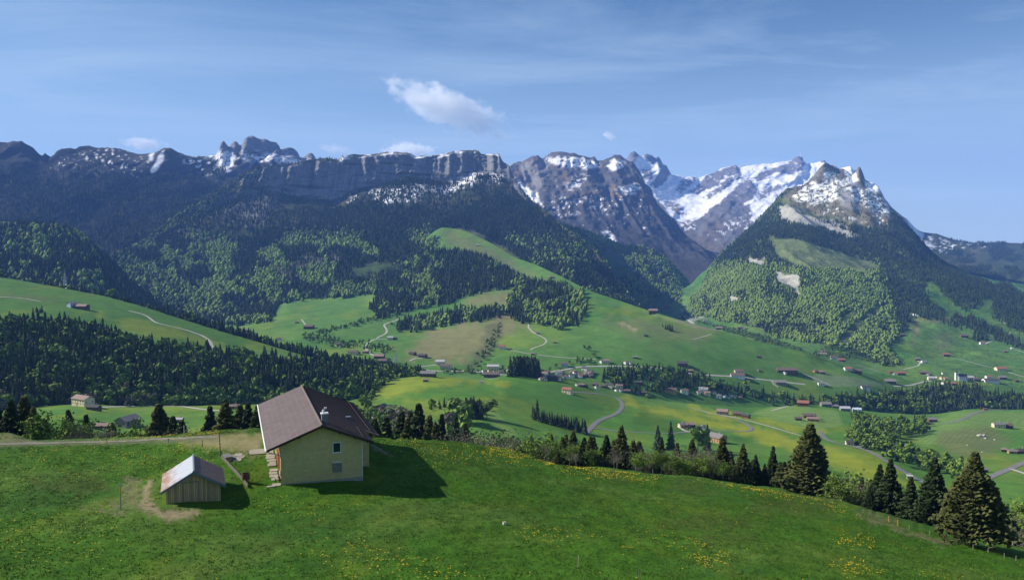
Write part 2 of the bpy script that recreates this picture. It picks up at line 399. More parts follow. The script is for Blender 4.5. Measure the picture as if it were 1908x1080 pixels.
# ---- valley meadows in front: the rounded hill with the barn, the farms, the yellow fields
f_rows = [
 [(-500,960,150),(0,950,160),(700,950,190),(850,970,200),(1000,1010,215),(1200,1040,230),(1500,1090,225),(1800,1130,210),(2400,1200,200)],
 [(-500,835,400),(0,832,400),(228,803,570),(400,805,560),(560,820,520),(700,850,430),(850,852,540),(1000,856,560),(1100,860,590),(1300,865,600),(1500,890,560),(1700,930,520),(1908,950,490),(2400,990,470)],
 [(-500,765,700),(0,766,700),(150,754,730),(250,770,700),(400,765,720),(650,760,800),(720,770,760),(830,775,760),(890,778,720),(1000,800,720),(1100,808,780),(1200,812,790),(1300,815,800),(1400,822,800),(1500,835,780),(1650,845,760),(1750,865,740),(1908,852,800),(2400,860,800)],
 [(-500,760,820),(0,758,820),(200,748,840),(400,752,860),(620,752,900),(690,738,960),(760,722,960),(830,722,950),(950,735,950),(1060,742,980),(1160,761,1000),(1300,776,1000),(1400,785,1000),(1500,786,1020),(1600,793,1050),(1700,800,1080),(1800,782,1150),(1908,790,1150),(2400,790,1150)],
 [(-500,775,900),(0,775,900),(200,770,900),(400,775,910),(620,775,960),(672,735,1000),(700,712,1040),(740,703,1070),(790,700,1080),(850,703,1090),(900,710,1100),(950,694,1150),(1000,695,1170),(1060,702,1180),(1100,714,1190),(1150,730,1200),(1200,741,1210),(1260,748,1230),(1340,754,1250),(1400,759,1260),(1460,756,1270),(1500,753,1280),(1560,758,1290),(1600,765,1290),(1640,769,1290),(1700,772,1300),(1740,770,1330),(1800,762,1350),(1908,762,1380),(2400,765,1400)]]
def d_front(X, Y, Z, V, PX):
    w = sm01(Y, 250, 500)
    return X, Y, Z + w * (2.2 * fbm(X / 90, Y / 90, 14, 3) + 0.4 * fbm(X / 18, Y / 18, 15, 3))
L = loft('front', -500, 2400, 3.0, f_rows, [30, 25, 20, 20, 12], d_front, back=[(60, -22), (160, -70), (300, -140)], res=1.8)
C = meadow(L, 1.0, 5, base=(0.066, 0.160, 0.026), yel=0.38)
X, Y, px, py = L['X'], L['Y'], L['px'], L['py']
YEL = (0.225, 0.250, 0.024); PALE = (0.135, 0.215, 0.055); DKG = (0.030, 0.092, 0.016); RGH = (0.12, 0.135, 0.055)
blend(C, polymask(px, py, [(1158,742),(1200,752),(1340,785),(1450,800),(1540,850),(1500,848),(1400,812),(1300,790),(1200,770)], 6, 9, 30, 3), YEL, 0.85)
blend(C, polymask(px, py, [(1285,755),(1340,765),(1440,780),(1500,792),(1560,805),(1480,806),(1380,785),(1290,765)], 5, 9, 30, 4), YEL, 0.75)
blend(C, polymask(px, py, [(1380,800),(1460,808),(1600,860),(1700,900),(1640,905),(1500,850)], 8, 12, 30, 6), YEL, 0.6)
blend(C, polymask(px, py, [(1540,835),(1600,850),(1680,880),(1640,885),(1560,860)], 6, 9, 20, 6), YEL, 0.5)
blend(C, polymask(px, py, [(700,722),(760,702),(860,703),(960,716),(900,716),(800,722),(760,730),(720,745)], 6, 10, 26, 8), YEL, 0.6)
blend(C, polymask(px, py, [(760,745),(900,750),(980,762),(900,768),(780,765)], 8, 14, 26, 9), YEL, 0.45)
blend(C, polymask(px, py, [(1195,765),(1330,800),(1400,822),(1300,822),(1180,790)], 8, 8, 30, 10), DKG, 0.7)
blend(C, polymask(px, py, [(950,718),(1100,722),(1160,745),(1150,765),(1010,760),(940,745)], 8, 10, 30, 11), DKG, 0.45)
blend(C, polymask(px, py, [(1455,752),(1560,765),(1570,790),(1530,800),(1480,790),(1440,780),(1400,770)], 2, 1, 20, 12), PALE, 0.9)
blend(C, polymask(px, py, [(1680,800),(1780,768),(1908,765),(2100,770),(2100,805),(1850,800),(1720,830)], 3, 2, 20, 13), PALE, 0.75)
blend(C, polymask(px, py, [(1760,800),(1850,795),(1880,820),(1850,845),(1780,850),(1740,825)], 8, 6, 20, 14), RGH, 0.8)
blend(C, polymask(px, py, [(905,765),(925,765),(965,812),(940,815)], 3, 1, 20, 14), PALE, 0.8)
blend(C, polymask(px, py, [(150,752),(320,745),(480,750),(480,762),(330,768),(160,765)], 6, 9, 20, 17), YEL, 0.3)
blend(C, polymask(px, py, [(1650,850),(1780,850),(1800,880),(1700,870)], 6, 4, 20, 17), DKG, 0.5)
# mowing stripes on the pale fields
st = np.sin((X * 0.55 + Y * 0.25) * 0.9); pm = polymask(px, py, [(1455,752),(1560,765),(1570,790),(1530,800),(1400,770)], 2) + polymask(px, py, [(1680,800),(1780,768),(2100,770),(2100,805),(1720,830)], 3)
C *= (1 + 0.10 * st * np.clip(pm, 0, 1))[..., None]
finish(L, "valley_meadow", C, GR_MAT)

# ---- left pasture with its wooded bank
p_rows = [
 [(-500,800,640),(0,778,690),(150,765,760),(300,770,800),(450,775,830),(600,768,900),(680,745,960),(740,722,1080),(800,712,1180),(880,712,1260)],
 [(-500,690,840),(0,690,850),(150,690,880),(300,705,900),(450,720,930),(600,722,1000),(680,715,1080),(740,710,1150),(800,708,1220),(880,712,1290)],
 [(-500,600,1000),(0,622,1000),(130,628,1020),(200,645,1010),(300,655,1020),(400,672,1050),(500,676,1100),(600,684,1160),(700,698,1220),(800,706,1260),(880,712,1310)],
 [(-500,540,1250),(0,562,1250),(100,575,1250),(200,595,1240),(300,618,1240),(400,645,1240),(500,665,1230),(600,682,1240),(700,698,1270),(880,713,1340)],
 [(-500,470,1500),(0,516,1500),(50,524,1490),(100,533,1480),(200,552,1460),(250,566,1440),(300,582,1420),(350,598,1400),(400,613,1380),(480,636,1360),(560,660,1330),(650,680,1330),(750,696,1340),(880,714,1360)]]
def d_past(X, Y, Z, V, PX):
    return X, Y, Z + sm01(V, 0.3, 1.5) * (2.5 * fbm(X / 110, Y / 110, 24, 3) + 0.6 * fbm(X / 25, Y / 25, 25, 3)) * (0.4 + 0.6 * (1 - sm01(V, 3.4, 4)))
L = loft('pasture', -500, 880, 3.0, p_rows, [25, 25, 25, 20, 10], d_past, back=[(60, -14), (160, -60), (350, -150)], res=1.9)
C = meadow(L, 1.0, 41, base=(0.064, 0.150, 0.026), yel=0.32)
px, py = L['px'], L['py']
blend(C, polymask(px, py, [(180,582),(300,606),(420,640),(420,650),(280,625),(180,595)], 6, 9, 30, 3), YEL, 0.45)
blend(C, polymask(px, py, [(0,612),(100,612),(180,628),(250,640),(180,640),(60,622)], 6, 9, 30, 4), YEL, 0.35)
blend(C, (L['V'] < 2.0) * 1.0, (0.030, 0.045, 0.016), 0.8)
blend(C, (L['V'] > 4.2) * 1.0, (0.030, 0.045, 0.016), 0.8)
blend(C, polymask(px, py, [(0,545),(60,550),(130,565),(60,560),(0,552)], 3, 4, 20, 4), (0.12, 0.10, 0.06), 0.3)
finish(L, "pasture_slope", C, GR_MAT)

# ---- valley floor with the village and the green alpine hill behind it
g_rows = [
 [(-500,830,980),(300,790,1110),(600,770,1170),(700,750,1210),(900,745,1250),(1000,750,1270),(1200,790,1310),(1400,835,1340),(1600,850,1360),(1760,850,1370)],
 [(-500,730,1300),(300,690,1400),(600,676,1450),(800,692,1450),(900,698,1440),(1000,694,1450),(1200,692,1500),(1400,708,1550),(1600,724,1590),(1680,770,1540),(1760,835,1460)],
 [(-500,670,1700),(300,635,1800),(500,638,1750),(600,642,1700),(800,655,1620),(1000,652,1600),(1200,650,1620),(1400,674,1630),(1600,706,1650),(1680,745,1620),(1760,830,1520)],
 [(-500,640,2000),(300,620,2100),(430,612,2150),(530,598,2150),(640,598,2050),(800,612,1950),(900,590,2000),(1000,596,1950),(1100,602,1850),(1200,615,1780),(1300,635,1740),(1400,656,1720),(1600,698,1690),(1680,735,1660),(1760,825,1560)],
 [(-500,625,2300),(300,612,2350),(430,602,2350),(500,588,2450),(530,568,2550),(600,560,2600),(700,545,2600),(760,540,2500),(840,530,2500),(900,530,2450),(1000,545,2300),(1050,550,2200),(1100,560,2050),(1200,585,1950),(1300,612,1850),(1400,638,1780),(1500,660,1740),(1600,693,1715),(1680,732,1680),(1760,820,1600)],
 [(-500,610,2500),(300,600,2500),(430,590,2550),(500,570,2650),(600,540,2850),(700,500,3000),(760,470,3200),(820,422,3450),(870,430,3400),(920,455,3150),(960,480,2900),(1000,493,2700),(1050,517,2450),(1100,542,2200),(1160,562,2050),(1210,579,1950),(1270,597,1880),(1330,614,1830),(1400,633,1790),(1500,655,1750),(1600,690,1730),(1640,704,1720),(1680,728,1700),(1760,815,1640)]]
def d_green(X, Y, Z, V, PX):
    w = sm01(V, 0.5, 2.5) * (1 - 0.75 * sm01(V, 4.3, 5))
    return X, Y, Z + w * (5 * fbm(X / 170, Y / 220, 34, 4) + 1.2 * fbm(X / 45, Y / 45, 35, 3)) + sm01(V, 3, 4.5) * (1 - sm01(V, 4.6, 5)) * 9 * fbm(X / 150, Y / 200, 37, 4)
L = loft('green', -500, 1760, 3.0, g_rows, [20, 20, 20, 18, 12, 9], d_green, back=[(60, -18), (150, -55), (300, -120), (500, -200)], res=1.9)
C = meadow(L, 1.6, 51, base=(0.064, 0.142, 0.030), yel=0.22)
px, py = L['px'], L['py']
BRN = (0.165, 0.145, 0.075)
blend(C, polymask(px, py, [(760,648),(800,618),(880,595),(960,590),(985,605),(930,625),(905,655),(860,680),(800,668),(740,655)], 10, 16, 22, 3), BRN, 0.75)
blend(C, polymask(px, py, [(868,553),(950,538),(965,560),(975,592),(935,590),(905,568),(870,570)], 6, 9, 22, 3), BRN, 0.7)
blend(C, polymask(px, py, [(820,425),(880,445),(960,490),(1010,520),(960,515),(900,485),(840,460)], 5, 9, 22, 3), (0.13, 0.125, 0.06), 0.55)
blend(C, polymask(px, py, [(1130,598),(1260,592),(1330,620),(1290,640),(1180,625)], 14, 18, 26, 5), (0.115, 0.12, 0.06), 0.55)
blend(C, polymask(px, py, [(1020,553),(1060,560),(1200,580),(1260,600),(1200,592),(1080,572)], 5, 8, 26, 5), YEL, 0.25)
for (a, b, r_) in [(1160, 604, 7), (1182, 614, 6), (1172, 608, 4)]:
    blend(C, polymask(px, py, [(a - r_, b - 2), (a, b - 4), (a + r_, b), (a, b + 4)], 2, 2, 5, 3), (0.28, 0.2, 0.15), 0.6)
blend(C, polymask(px, py, [(905,600),(935,598),(930,640),(880,690),(860,690),(900,640)], 6, 8, 12, 5), (0.075, 0.085, 0.045), 0.7)
blend(C, polymask(px, py, [(1280,655),(1370,668),(1420,690),(1330,682)], 12, 9, 26, 5), DKG, 0.6)
blend(C, polymask(px, py, [(700,712),(900,700),(1000,706),(900,716)], 5, 4, 26, 5), PALE, 0.3)
FIELD = [(1498,706),(1520,697),(1590,702),(1662,717),(1600,720),(1545,719)]
blend(C, polymask(px, py, FIELD, 1.5, 0, 9, 6), (0.125, 0.175, 0.085), 0.9)
finish(L, "green_hillside", C, GR_MAT)
# ---- central mountain with its cliff band
T5 = [(150,505,3000),(200,500,3100),(222,482,3200),(250,462,3400),(280,440,3600),(340,398,3900),(400,362,4100),(440,338,4250),(470,318,4350),(500,309,4400),(540,306,4450),(560,302,4500),(580,300,4500),(610,297,4550),(628,298,4550),(640,292,4600),(665,289,4600),(700,288,4650),(740,285,4700),(765,288,4700),(775,293,4700),(800,292,4700),(820,291,4700),(845,284,4750),(870,281,4750),(890,281,4750),(898,290,4740),(902,288,4740),(920,288,4740),(930,289,4720),(937,303,4700),(948,310,4650),(955,328,4600),(970,350,4450),(985,370,4350),(1000,385,4250),(1020,400,4100),(1045,424,3900),(1080,445,3700),(1110,465,3500),(1130,488,3400),(1150,518,3200),(1170,548,3000),(1200,585,2750),(1250,620,2500),(1320,660,2300)]
C5 = [(150,508,2960),(300,445,3600),(400,388,4000),(440,372,4130),(500,350,4270),(560,366,4330),(620,372,4400),(660,350,4480),(700,346,4520),(760,330,4560),(800,335,4570),(830,340,4580),(880,325,4620),(935,326,4600),(960,352,4450),(985,380,4250),(1020,412,4000),(1045,434,3800),(1080,456,3600),(1110,475,3420),(1130,499,3300),(1150,528,3120),(1170,558,2930),(1200,592,2690),(1250,628,2450),(1320,670,2250)]
m_rows = [
 [(150,640,2350),(300,625,2400),(430,612,2400),(500,600,2480),(530,578,2580),(600,568,2640),(700,553,2650),(760,550,2560),(840,545,2550),(900,545,2600),(1000,560,2550),(1100,590,2350),(1200,630,2200),(1320,690,2100)],
 [(150,600,2600),(300,575,2750),(400,555,2800),(500,535,2850),(600,510,2950),(700,490,3000),(800,478,3050),(900,478,3150),(1000,510,2900),(1100,565,2600),(1200,615,2400),(1320,680,2180)],
 [(150,550,2850),(300,500,3200),(400,470,3400),(500,445,3600),(600,440,3700),(700,422,3800),(800,412,3850),(900,410,3850),(950,425,3750),(1000,450,3500),(1050,485,3200),(1100,518,2950),(1150,560,2750),(1200,602,2550),(1320,675,2220)],
 C5, T5]
def d_mid(X, Y, Z, V, PX):
    w = sm01(V, 0.4, 1.6) * (1 - 0.55 * sm01(V, 2.6, 3)); wt = sm01(V, 3.0, 3.15) * (1 - sm01(V, 3.85, 4))
    Z = Z + w * (38 * ridged(X / 420, Y / 1500, 44, 4) + 12 * fbm(X / 110, Y / 160, 45, 4))
    dY = wt * (58 * ridged(X / 80, Z / 500, 46, 5) + 7 * ridged(X / 300, Z / 26, 47, 3) + 10 * fbm(X / 18, Z / 14, 48, 3))
    Z = Z + sm01(V, 3.6, 4) * 7 * fbm(X / 40, Y / 40, 49, 4, 0.65)
    return X, Y - dY, Z
L = loft('mountain', 150, 1320, 2.4, m_rows, [12, 20, 20, 5, 1.2], d_mid, back=[(40, 5), (150, -40), (500, -200), (1000, -480)], res=2.0, maxn=60)
X, Y, Z, V, px, py = (L[k] for k in ('X', 'Y', 'Z', 'V', 'px', 'py'))
C = flat(L, (0.045, 0.062, 0.026))
blend(C, sm01(fbm(X / 90, Y / 130, 71, 4), 0.1, 0.6), (0.10, 0.085, 0.055), 0.6)
blend(C, sm01(V, 2.5, 2.8) * sm01(px, 420, 480), (0.085, 0.078, 0.052), 0.6)
clf = sm01(V, 2.93, 3.0) * (1 - sm01(V, 3.93, 3.985)) * sm01(px, 330, 480) * (1 - sm01(px, 965, 990))
rk = flat(L, ROCK); rn = fbm(X / 60, Z / 9, 72, 4, 0.6); rv = fbm(X / 12, Z / 120, 73, 4, 0.6)
rk *= (1 + 0.20 * rn + 0.42 * rv)[..., None]
C[:] = C * (1 - clf[..., None]) + rk * clf[..., None]
ledge = clf * sm01(fbm(X / 220, Z / 16, 74, 4), 0.22, 0.5); blend(C, ledge, (0.05, 0.055, 0.03), 0.75)
blend(C, polymask(px, py, [(395,395),(430,375),(500,345),(520,350),(515,395),(470,420),(430,410)], 8, 14, 14, 5), (0.20, 0.20, 0.20), 0.65)
blend(C, polymask(px, py, [(285,455),(330,430),(345,440),(330,470),(300,470)], 5, 10, 12, 6), (0.19, 0.19, 0.19), 0.5)
blend(C, polymask(px, py, [(510,500),(560,478),(640,470),(650,485),(600,495),(520,520)], 6, 12, 14, 6), (0.13, 0.125, 0.12), 0.6)
blend(C, sm01(V, 3.9, 3.97) * sm01(px, 560, 640) * (1 - sm01(px, 940, 950)), (0.17, 0.15, 0.09), 0.85)
# snow on the plateau edge and on the scree below the cliff
def snow(C, poly, cov, seed, feather=4, warp=8, ws=8, sx=5.0, sy=3.5, soft=0.10):
    m = polymask(px, py, poly, feather, warp, ws, seed)
    n = fbm(px / sx, py / sy, seed + 5, 4, 0.6)
    t = 0.75 * (1 - 2 * cov)
    blend(C, m * sm01(n, t - soft, t + soft), SNOW)
blend(C, sm01(V, 3.86, 3.9) * (V <= 4.02) * sm01(px, 625, 640) * (1 - sm01(px, 930, 940)) * sm01(fbm(px / 14, py / 3, 91, 4), 0.02, 0.14), SNOW, 0.95)
snow(C, [(690,358),(720,350),(745,350),(770,340),(790,345),(800,362),(780,372),(720,376),(700,372)], 0.50, 3, sx=4, sy=2.2)
snow(C, [(775,352),(800,348),(840,340),(860,330),(880,322),(935,325),(932,338),(895,340),(860,345),(840,360),(815,362)], 0.60, 4, sx=4, sy=2.2)
snow(C, [(640,372),(660,362),(690,358),(700,370),(660,380)], 0.35, 5, sx=4, sy=2.2)
blend(C, polymask(px, py, [(782,350),(795,345),(805,355),(840,370),(845,385),(810,390),(790,375)], 5, 8, 12, 8), (0.13, 0.12, 0.07), 0.6)
blend(C, polymask(px, py, [(655,500),(700,490),(760,488),(770,500),(745,526),(700,532),(660,518)], 4, 5, 12, 8), (0.052, 0.088, 0.030), 0.85)
blend(C, polymask(px, py, [(820,425),(880,425),(970,478),(960,500),(880,480),(830,450)], 4, 5, 12, 8), (0.10, 0.11, 0.05), 0.85)
blend(C, polymask(px, py, [(820,448),(850,450),(855,462),(825,465)], 3, 4, 6, 8), (0.24, 0.22, 0.20), 0.85)
finish(L, "central_mountain", C, ROCK_MAT)

# ---- left background range with the crags
l_rows = [
 [(-500,680,2500),(700,680,2500)],
 [(-500,520,3100),(700,520,3100)],
 [(-500,440,3600),(0,425,3700),(200,430,3800),(400,420,4000),(700,420,4200)],
 [(-500,400,4000),(0,385,4100),(200,385,4200),(400,370,4700),(700,380,5000)],
 [(-500,330,4500),(0,315,4600),(100,330,4700),(200,315,4800),(300,320,5000),(400,315,5600),(480,305,6000),(560,310,6200),(700,360,6300)],
 [(-500,270,4900),(-100,268,5000),(0,263,5000),(15,265,5000),(25,262,5000),(40,262,5000),(52,270,5000),(62,276,5050),(72,288,5100),(80,292,5100),(82,286,5100),(90,291,5100),(99,296,5200),(105,284,5250),(113,279,5250),(130,278,5300),(140,280,5300),(150,276,5300),(165,274,5300),(180,278,5300),(200,277,5300),(215,277,5300),(230,281,5300),(250,288,5350),(262,289,5400),(285,285,5450),(297,280,5500),(305,276,5500),(318,275,5550),(328,281,5600),(345,287,5700),(360,290,5800),(380,290,5900),(395,289,6000),(404,286,6100),(409,276,6200),(412,265,6200),(417,262,6200),(421,268,6200),(426,275,6200),(430,270,6250),(437,263,6250),(442,264,6250),(447,271,6300),(452,266,6300),(456,258,6300),(462,254,6300),(472,253,6300),(480,257,6350),(488,259,6350),(497,259,6400),(505,264,6400),(514,267,6400),(520,273,6450),(523,281,6450),(530,279,6450),(540,277,6500),(548,279,6500),(555,285,6500),(559,295,6500),(566,293,6550),(574,286,6550),(581,284,6550),(586,289,6550),(590,298,6600),(640,330,6600),(700,400,6600)]]
def d_left(X, Y, Z, V, PX):
    V = V - 1
    w = sm01(V, 0.5, 1.5) * (1 - 0.7 * sm01(V, 3.0, 3.6))
    Z = Z + w * (55 * ridged(X / 520, Y / 1700, 64, 4) + 18 * fbm(X / 140, Y / 200, 65, 4))
    dY = sm01(V, 1.2, 2.5) * (1 - sm01(V, 3.85, 4)) * (70 * ridged(X / 210, Z / 600, 66, 4) + 22 * fbm(X / 35, Z / 30, 68, 3))
    Z = Z + sm01(V, 3.7, 4) * 6 * fbm(X / 30, Y / 30, 69, 4, 0.7)
    return X, Y - dY, Z
L = loft('left', -500, 700, 2.4, l_rows, [10, 10, 15, 20, 15, 0.6], d_left, back=[(60, -60), (400, -320), (900, -600)], res=2.2, maxn=50)
X, Y, Z, V, px, py = (L[k] for k in ('X', 'Y', 'Z', 'V', 'px', 'py'))
V = V - 1
C = flat(L, (0.016, 0.020, 0.013))
blend(C, sm01(fbm(X / 150, Z / 90, 81, 5), 0.0, 0.5) * sm01(V, 1.6, 2.6), (0.065, 0.062, 0.060), 0.7)
blend(C, sm01(V, 3.3, 3.8) * sm01(px, 180, 260), (0.12, 0.11, 0.08), 0.6)
blend(C, polymask(px, py, [(404,286),(412,262),(425,268),(440,262),(455,262),(465,252),(520,268),(530,278),(560,280),(590,283),(592,300),(560,305),(520,302),(470,280),(440,285),(410,290)], 2, 2, 6, 3), (0.21, 0.21, 0.215))
snow(C, [(395,292),(412,283),(432,285),(440,295),(425,320),(415,318),(405,300)], 0.72, 11, sx=3, sy=6)
snow(C, [(450,285),(500,288),(560,298),(600,303),(560,306),(500,300),(455,296)], 0.62, 12, sx=5, sy=2)
snow(C, [(300,283),(306,280),(306,296),(292,318),(282,322),(280,316),(292,300)], 0.95, 13, 1.5, 1.5)
snow(C, [(278,287),(286,286),(284,300),(276,303)], 0.7, 14, 2, 2)
snow(C, [(190,278),(260,290),(290,320),(230,330),(180,300),(100,315),(110,300)], 0.26, 15, 6, 6, sx=6, sy=4)
snow(C, [(340,290),(400,292),(410,320),(380,325),(345,305)], 0.34, 16, 6, 6, sx=6, sy=4)
finish(L, "left_mountain_range", C, ROCK_MAT)

# ---- dark wooded shoulder in front of it
h_rows = [
 [(-500,600,1900),(0,590,1900),(200,600,2000),(300,610,2100),(420,640,2100)],
 [(-500,500,2150),(0,510,2200),(150,520,2200),(220,555,2200),(300,590,2200),(420,635,2200)],
 [(-500,440,2400),(0,450,2500),(100,455,2500),(150,470,2450),(200,505,2400),(240,535,2350),(300,575,2300),(420,630,2250)],
 [(-500,400,2600),(-100,408,2650),(0,415,2700),(30,415,2700),(60,416,2700),(100,422,2680),(130,428,2650),(160,442,2620),(180,462,2600),(200,480,2550),(225,508,2500),(240,522,2450),(270,548,2400),(310,570,2350),(420,625,2300)]]
def d_h(X, Y, Z, V, PX): return X, Y, Z + sm01(V, 0.2, 1) * (16 * ridged(X / 200, Y / 500, 84, 3) + 4 * fbm(X / 40, Y / 40, 85, 3)) * (1 - 0.6 * sm01(V, 2.4, 3))
L = loft('shoulder', -500, 420, 3.0, h_rows, [10, 15, 15, 8], d_h, back=[(80, -30), (250, -130), (500, -250)], res=2.5)
C = flat(L, (0.032, 0.045, 0.020)); blend(C, polymask(L['px'], L['py'], [(-100,405),(30,408),(34,420),(-100,422)], 3, 2, 9, 3), (0.075, 0.12, 0.04))
finish(L, "wooded_shoulder", C, ROCK_MAT)

# ---- steep rocky mountain in the middle distance
r_rows = [
 [(880,600,4300),(1340,600,4300)],
 [(880,480,5400),(1000,470,5400),(1100,480,5300),(1200,500,5200),(1340,500,5200)],
 [(880,400,6300),(1000,400,6300),(1100,400,6300),(1200,420,6200),(1280,460,6000),(1340,480,5900)],
 [(880,350,6900),(950,340,6900),(1000,345,6900),(1050,335,6900),(1100,340,6900),(1150,345,6800),(1200,370,6700),(1240,410,6500),(1280,450,6200),(1340,480,6000)],
 [(880,340,7300),(938,320,7300),(950,309,7300),(958,304,7350),(965,301,7350),(972,302,7350),(980,297,7400),(992,291,7400),(1003,289,7400),(1007,295,7400),(1012,296,7400),(1018,290,7400),(1028,284,7400),(1040,283,7400),(1052,283,7400),(1062,286,7400),(1070,285,7400),(1080,290,7400),(1090,291,7400),(1100,294,7400),(1108,292,7400),(1113,300,7400),(1124,299,7400),(1135,294,7400),(1145,289,7400),(1155,289,7400),(1162,295,7350),(1170,300,7300),(1178,302,7300),(1185,311,7200),(1195,325,7150),(1201,342,7100),(1212,350,7050),(1216,366,7000),(1226,382,6900),(1240,396,6800),(1258,411,6700),(1266,426,6600),(1290,450,6400),(1315,468,6200),(1340,485,6100)]]
def d_rock(X, Y, Z, V, PX):
    w = sm01(V, 0.5, 1.5) * (1 - 0.8 * sm01(V, 3.2, 3.8))
    Z = Z + w * (40 * ridged(X / 380, Y / 900, 94, 4) + 14 * fbm(X / 90, Y / 90, 95, 4))
    dY = sm01(V, 0.8, 2) * (1 - sm01(V, 3.8, 4)) * (110 * ridged(X / 240 + Z / 900, Z / 700, 96, 5) + 40 * fbm(X / 50, Z / 40, 98, 4))
    return X, Y - dY, Z + sm01(V, 3.7, 4) * 8 * fbm(X / 30, Y / 30, 99, 4, 0.7)
L = loft('rocky', 880, 1340, 2.0, r_rows, [10, 15, 15, 10, 0.8], d_rock, back=[(60, -60), (400, -320), (900, -600)], res=1.8, maxn=70)
X, Y, Z, V, px, py = (L[k] for k in ('X', 'Y', 'Z', 'V', 'px', 'py'))
C = flat(L, (0.095, 0.093, 0.092))
blend(C, sm01(fbm(X / 130, Z / 60, 101, 5, 0.6), -0.1, 0.4), (0.065, 0.062, 0.052), 0.75)
blend(C, sm01(fbm(px / 22, py / 14, 103, 4), 0.02, 0.35) * sm01(V, 2.0, 2.6), (0.185, 0.135, 0.085), 0.7)
blend(C, polymask(px, py, [(965,305),(985,300),(1010,300),(1030,290),(1015,340),(1000,355),(975,335)], 4, 5, 8, 3), (0.25, 0.235, 0.215), 0.8)
C *= (1 - 0.40 * sm01(py, 385, 430))[..., None]  # shadow over the lower slopes, darkened straight into the rock colour
snow(C, [(960,335),(975,345),(1000,362),(1008,380),(985,375),(970,362)], 0.75, 21, 3, 4)
snow(C, [(1020,298),(1060,292),(1100,298),(1115,304),(1108,314),(1060,312),(1030,304)], 0.68, 22, 3, 4, sx=4, sy=5)
snow(C, [(1130,310),(1145,298),(1165,300),(1160,310),(1140,318)], 0.75, 23, 3, 4)
snow(C, [(1050,345),(1085,325),(1100,330),(1080,350),(1060,355)], 0.5, 24, 4, 6, sx=7, sy=3)
snow(C, [(1150,350),(1190,345),(1185,362),(1155,362)], 0.6, 25, 4, 6, sx=7, sy=3)
snow(C, [(1000,330),(1230,340),(1270,440),(1200,430),(1050,420),(1000,390)], 0.13, 26, 8, 6, sx=6, sy=4)
snow(C, [(1030,370),(1120,365),(1160,375),(1150,395),(1040,400)], 0.30, 27, 6, 6, sx=5, sy=5)
snow(C, [(1120,430),(1137,430),(1150,452),(1142,455)], 0.6, 28, 2, 2)
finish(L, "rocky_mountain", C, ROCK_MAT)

# ---- high snowy massif
s_rows = [
 [(1120,520,6000),(1780,520,6000)],
 [(1120,480,7200),(1250,482,7300),(1320,484,7300),(1450,478,7300),(1600,440,7200),(1780,480,7200)],
 [(1120,400,8600),(1250,405,8700),(1300,408,8700),(1350,400,8700),(1450,395,8800),(1600,400,8800),(1700,430,8800),(1780,475,8800)],
 [(1120,350,9800),(1200,350,9800),(1250,372,9800),(1300,375,9900),(1350,355,10000),(1400,350,10200),(1480,340,10400),(1560,350,10300),(1640,390,10200),(1700,430,10000),(1780,472,9900)],
 [(1120,320,10500),(1160,302,10600),(1168,294,10600),(1175,284,10600),(1181,281,10600),(1187,285,10600),(1192,291,10600),(1198,289,10600),(1205,287,10600),(1214,289,10600),(1221,295,10600),(1226,291,10600),(1231,297,10600),(1235,306,10600),(1242,309,10600),(1248,320,10600),(1252,326,10600),(1265,327,10700),(1278,330,10700),(1290,328,10800),(1303,331,10900),(1315,326,11000),(1330,322,11100),(1342,314,11200),(1350,312,11200),(1362,311,11200),(1370,307,11300),(1375,312,11300),(1385,311,11300),(1400,308,11300),(1420,306,11300),(1440,305,11300),(1452,301,11400),(1465,301,11400),(1475,299,11500),(1481,294,11500),(1488,291,11500),(1493,293,11500),(1498,300,11500),(1504,306,11500),(1512,304,11400),(1520,304,11400),(1528,301,11300),(1536,299,11300),(1542,306,11200),(1548,308,11100),(1556,308,11000),(1562,314,10900),(1572,313,10900),(1580,310,10800),(1585,309,10800),(1590,317,10800),(1595,318,10700),(1598,313,10700),(1602,310,10700),(1606,318,10700),(1610,329,10700),(1613,337,10700),(1625,340,10600),(1636,347,10500),(1643,358,10500),(1650,372,10400),(1665,390,10300),(1690,410,10200),(1720,440,10100),(1780,470,10000)]]
def d_snow(X, Y, Z, V, PX):
    w = sm01(V, 0.5, 1.2) * (1 - 0.8 * sm01(V, 3.2, 3.9))
    u = X + 0.9 * (Z)      # strata dipping to the left
    Z = Z + w * (26 * ridged(X / 650, Y / 1100, 114, 4) + 9 * fbm(X / 160, Y / 160, 115, 4))
    dY = sm01(V, 0.8, 2) * (1 - sm01(V, 3.8, 4)) * (150 * ridged(u / 900, (Z - 0.6 * X) / 300, 116, 4) + 26 * fbm(X / 90, Z / 70, 118, 4))
    return X, Y - dY, Z + sm01(V, 3.6, 4) * 9 * fbm(X / 40, Y / 40, 119, 4, 0.7)
L = loft('snowy', 1120, 1780, 2.0, s_rows, [10, 15, 12, 8, 0.6], d_snow, back=[(80, -80), (500, -400), (1200, -900)], res=1.6, maxn=70)
X, Y, Z, V, px, py = (L[k] for k in ('X', 'Y', 'Z', 'V', 'px', 'py'))
C = flat(L, (0.19, 0.185, 0.18))
str_ = fbm((px + py * 1.4) / 40, (py - px * 0.55) / 5, 121, 5, 0.6)
blend(C, sm01(str_, 0.0, 0.4), (0.115, 0.10, 0.085), 0.7)
blend(C, sm01(py, 385, 420) * sm01(fbm(px / 20, py / 20, 122, 3), -0.1, 0.3), (0.165, 0.125, 0.085), 0.6)
Sn = np.zeros(px.shape)
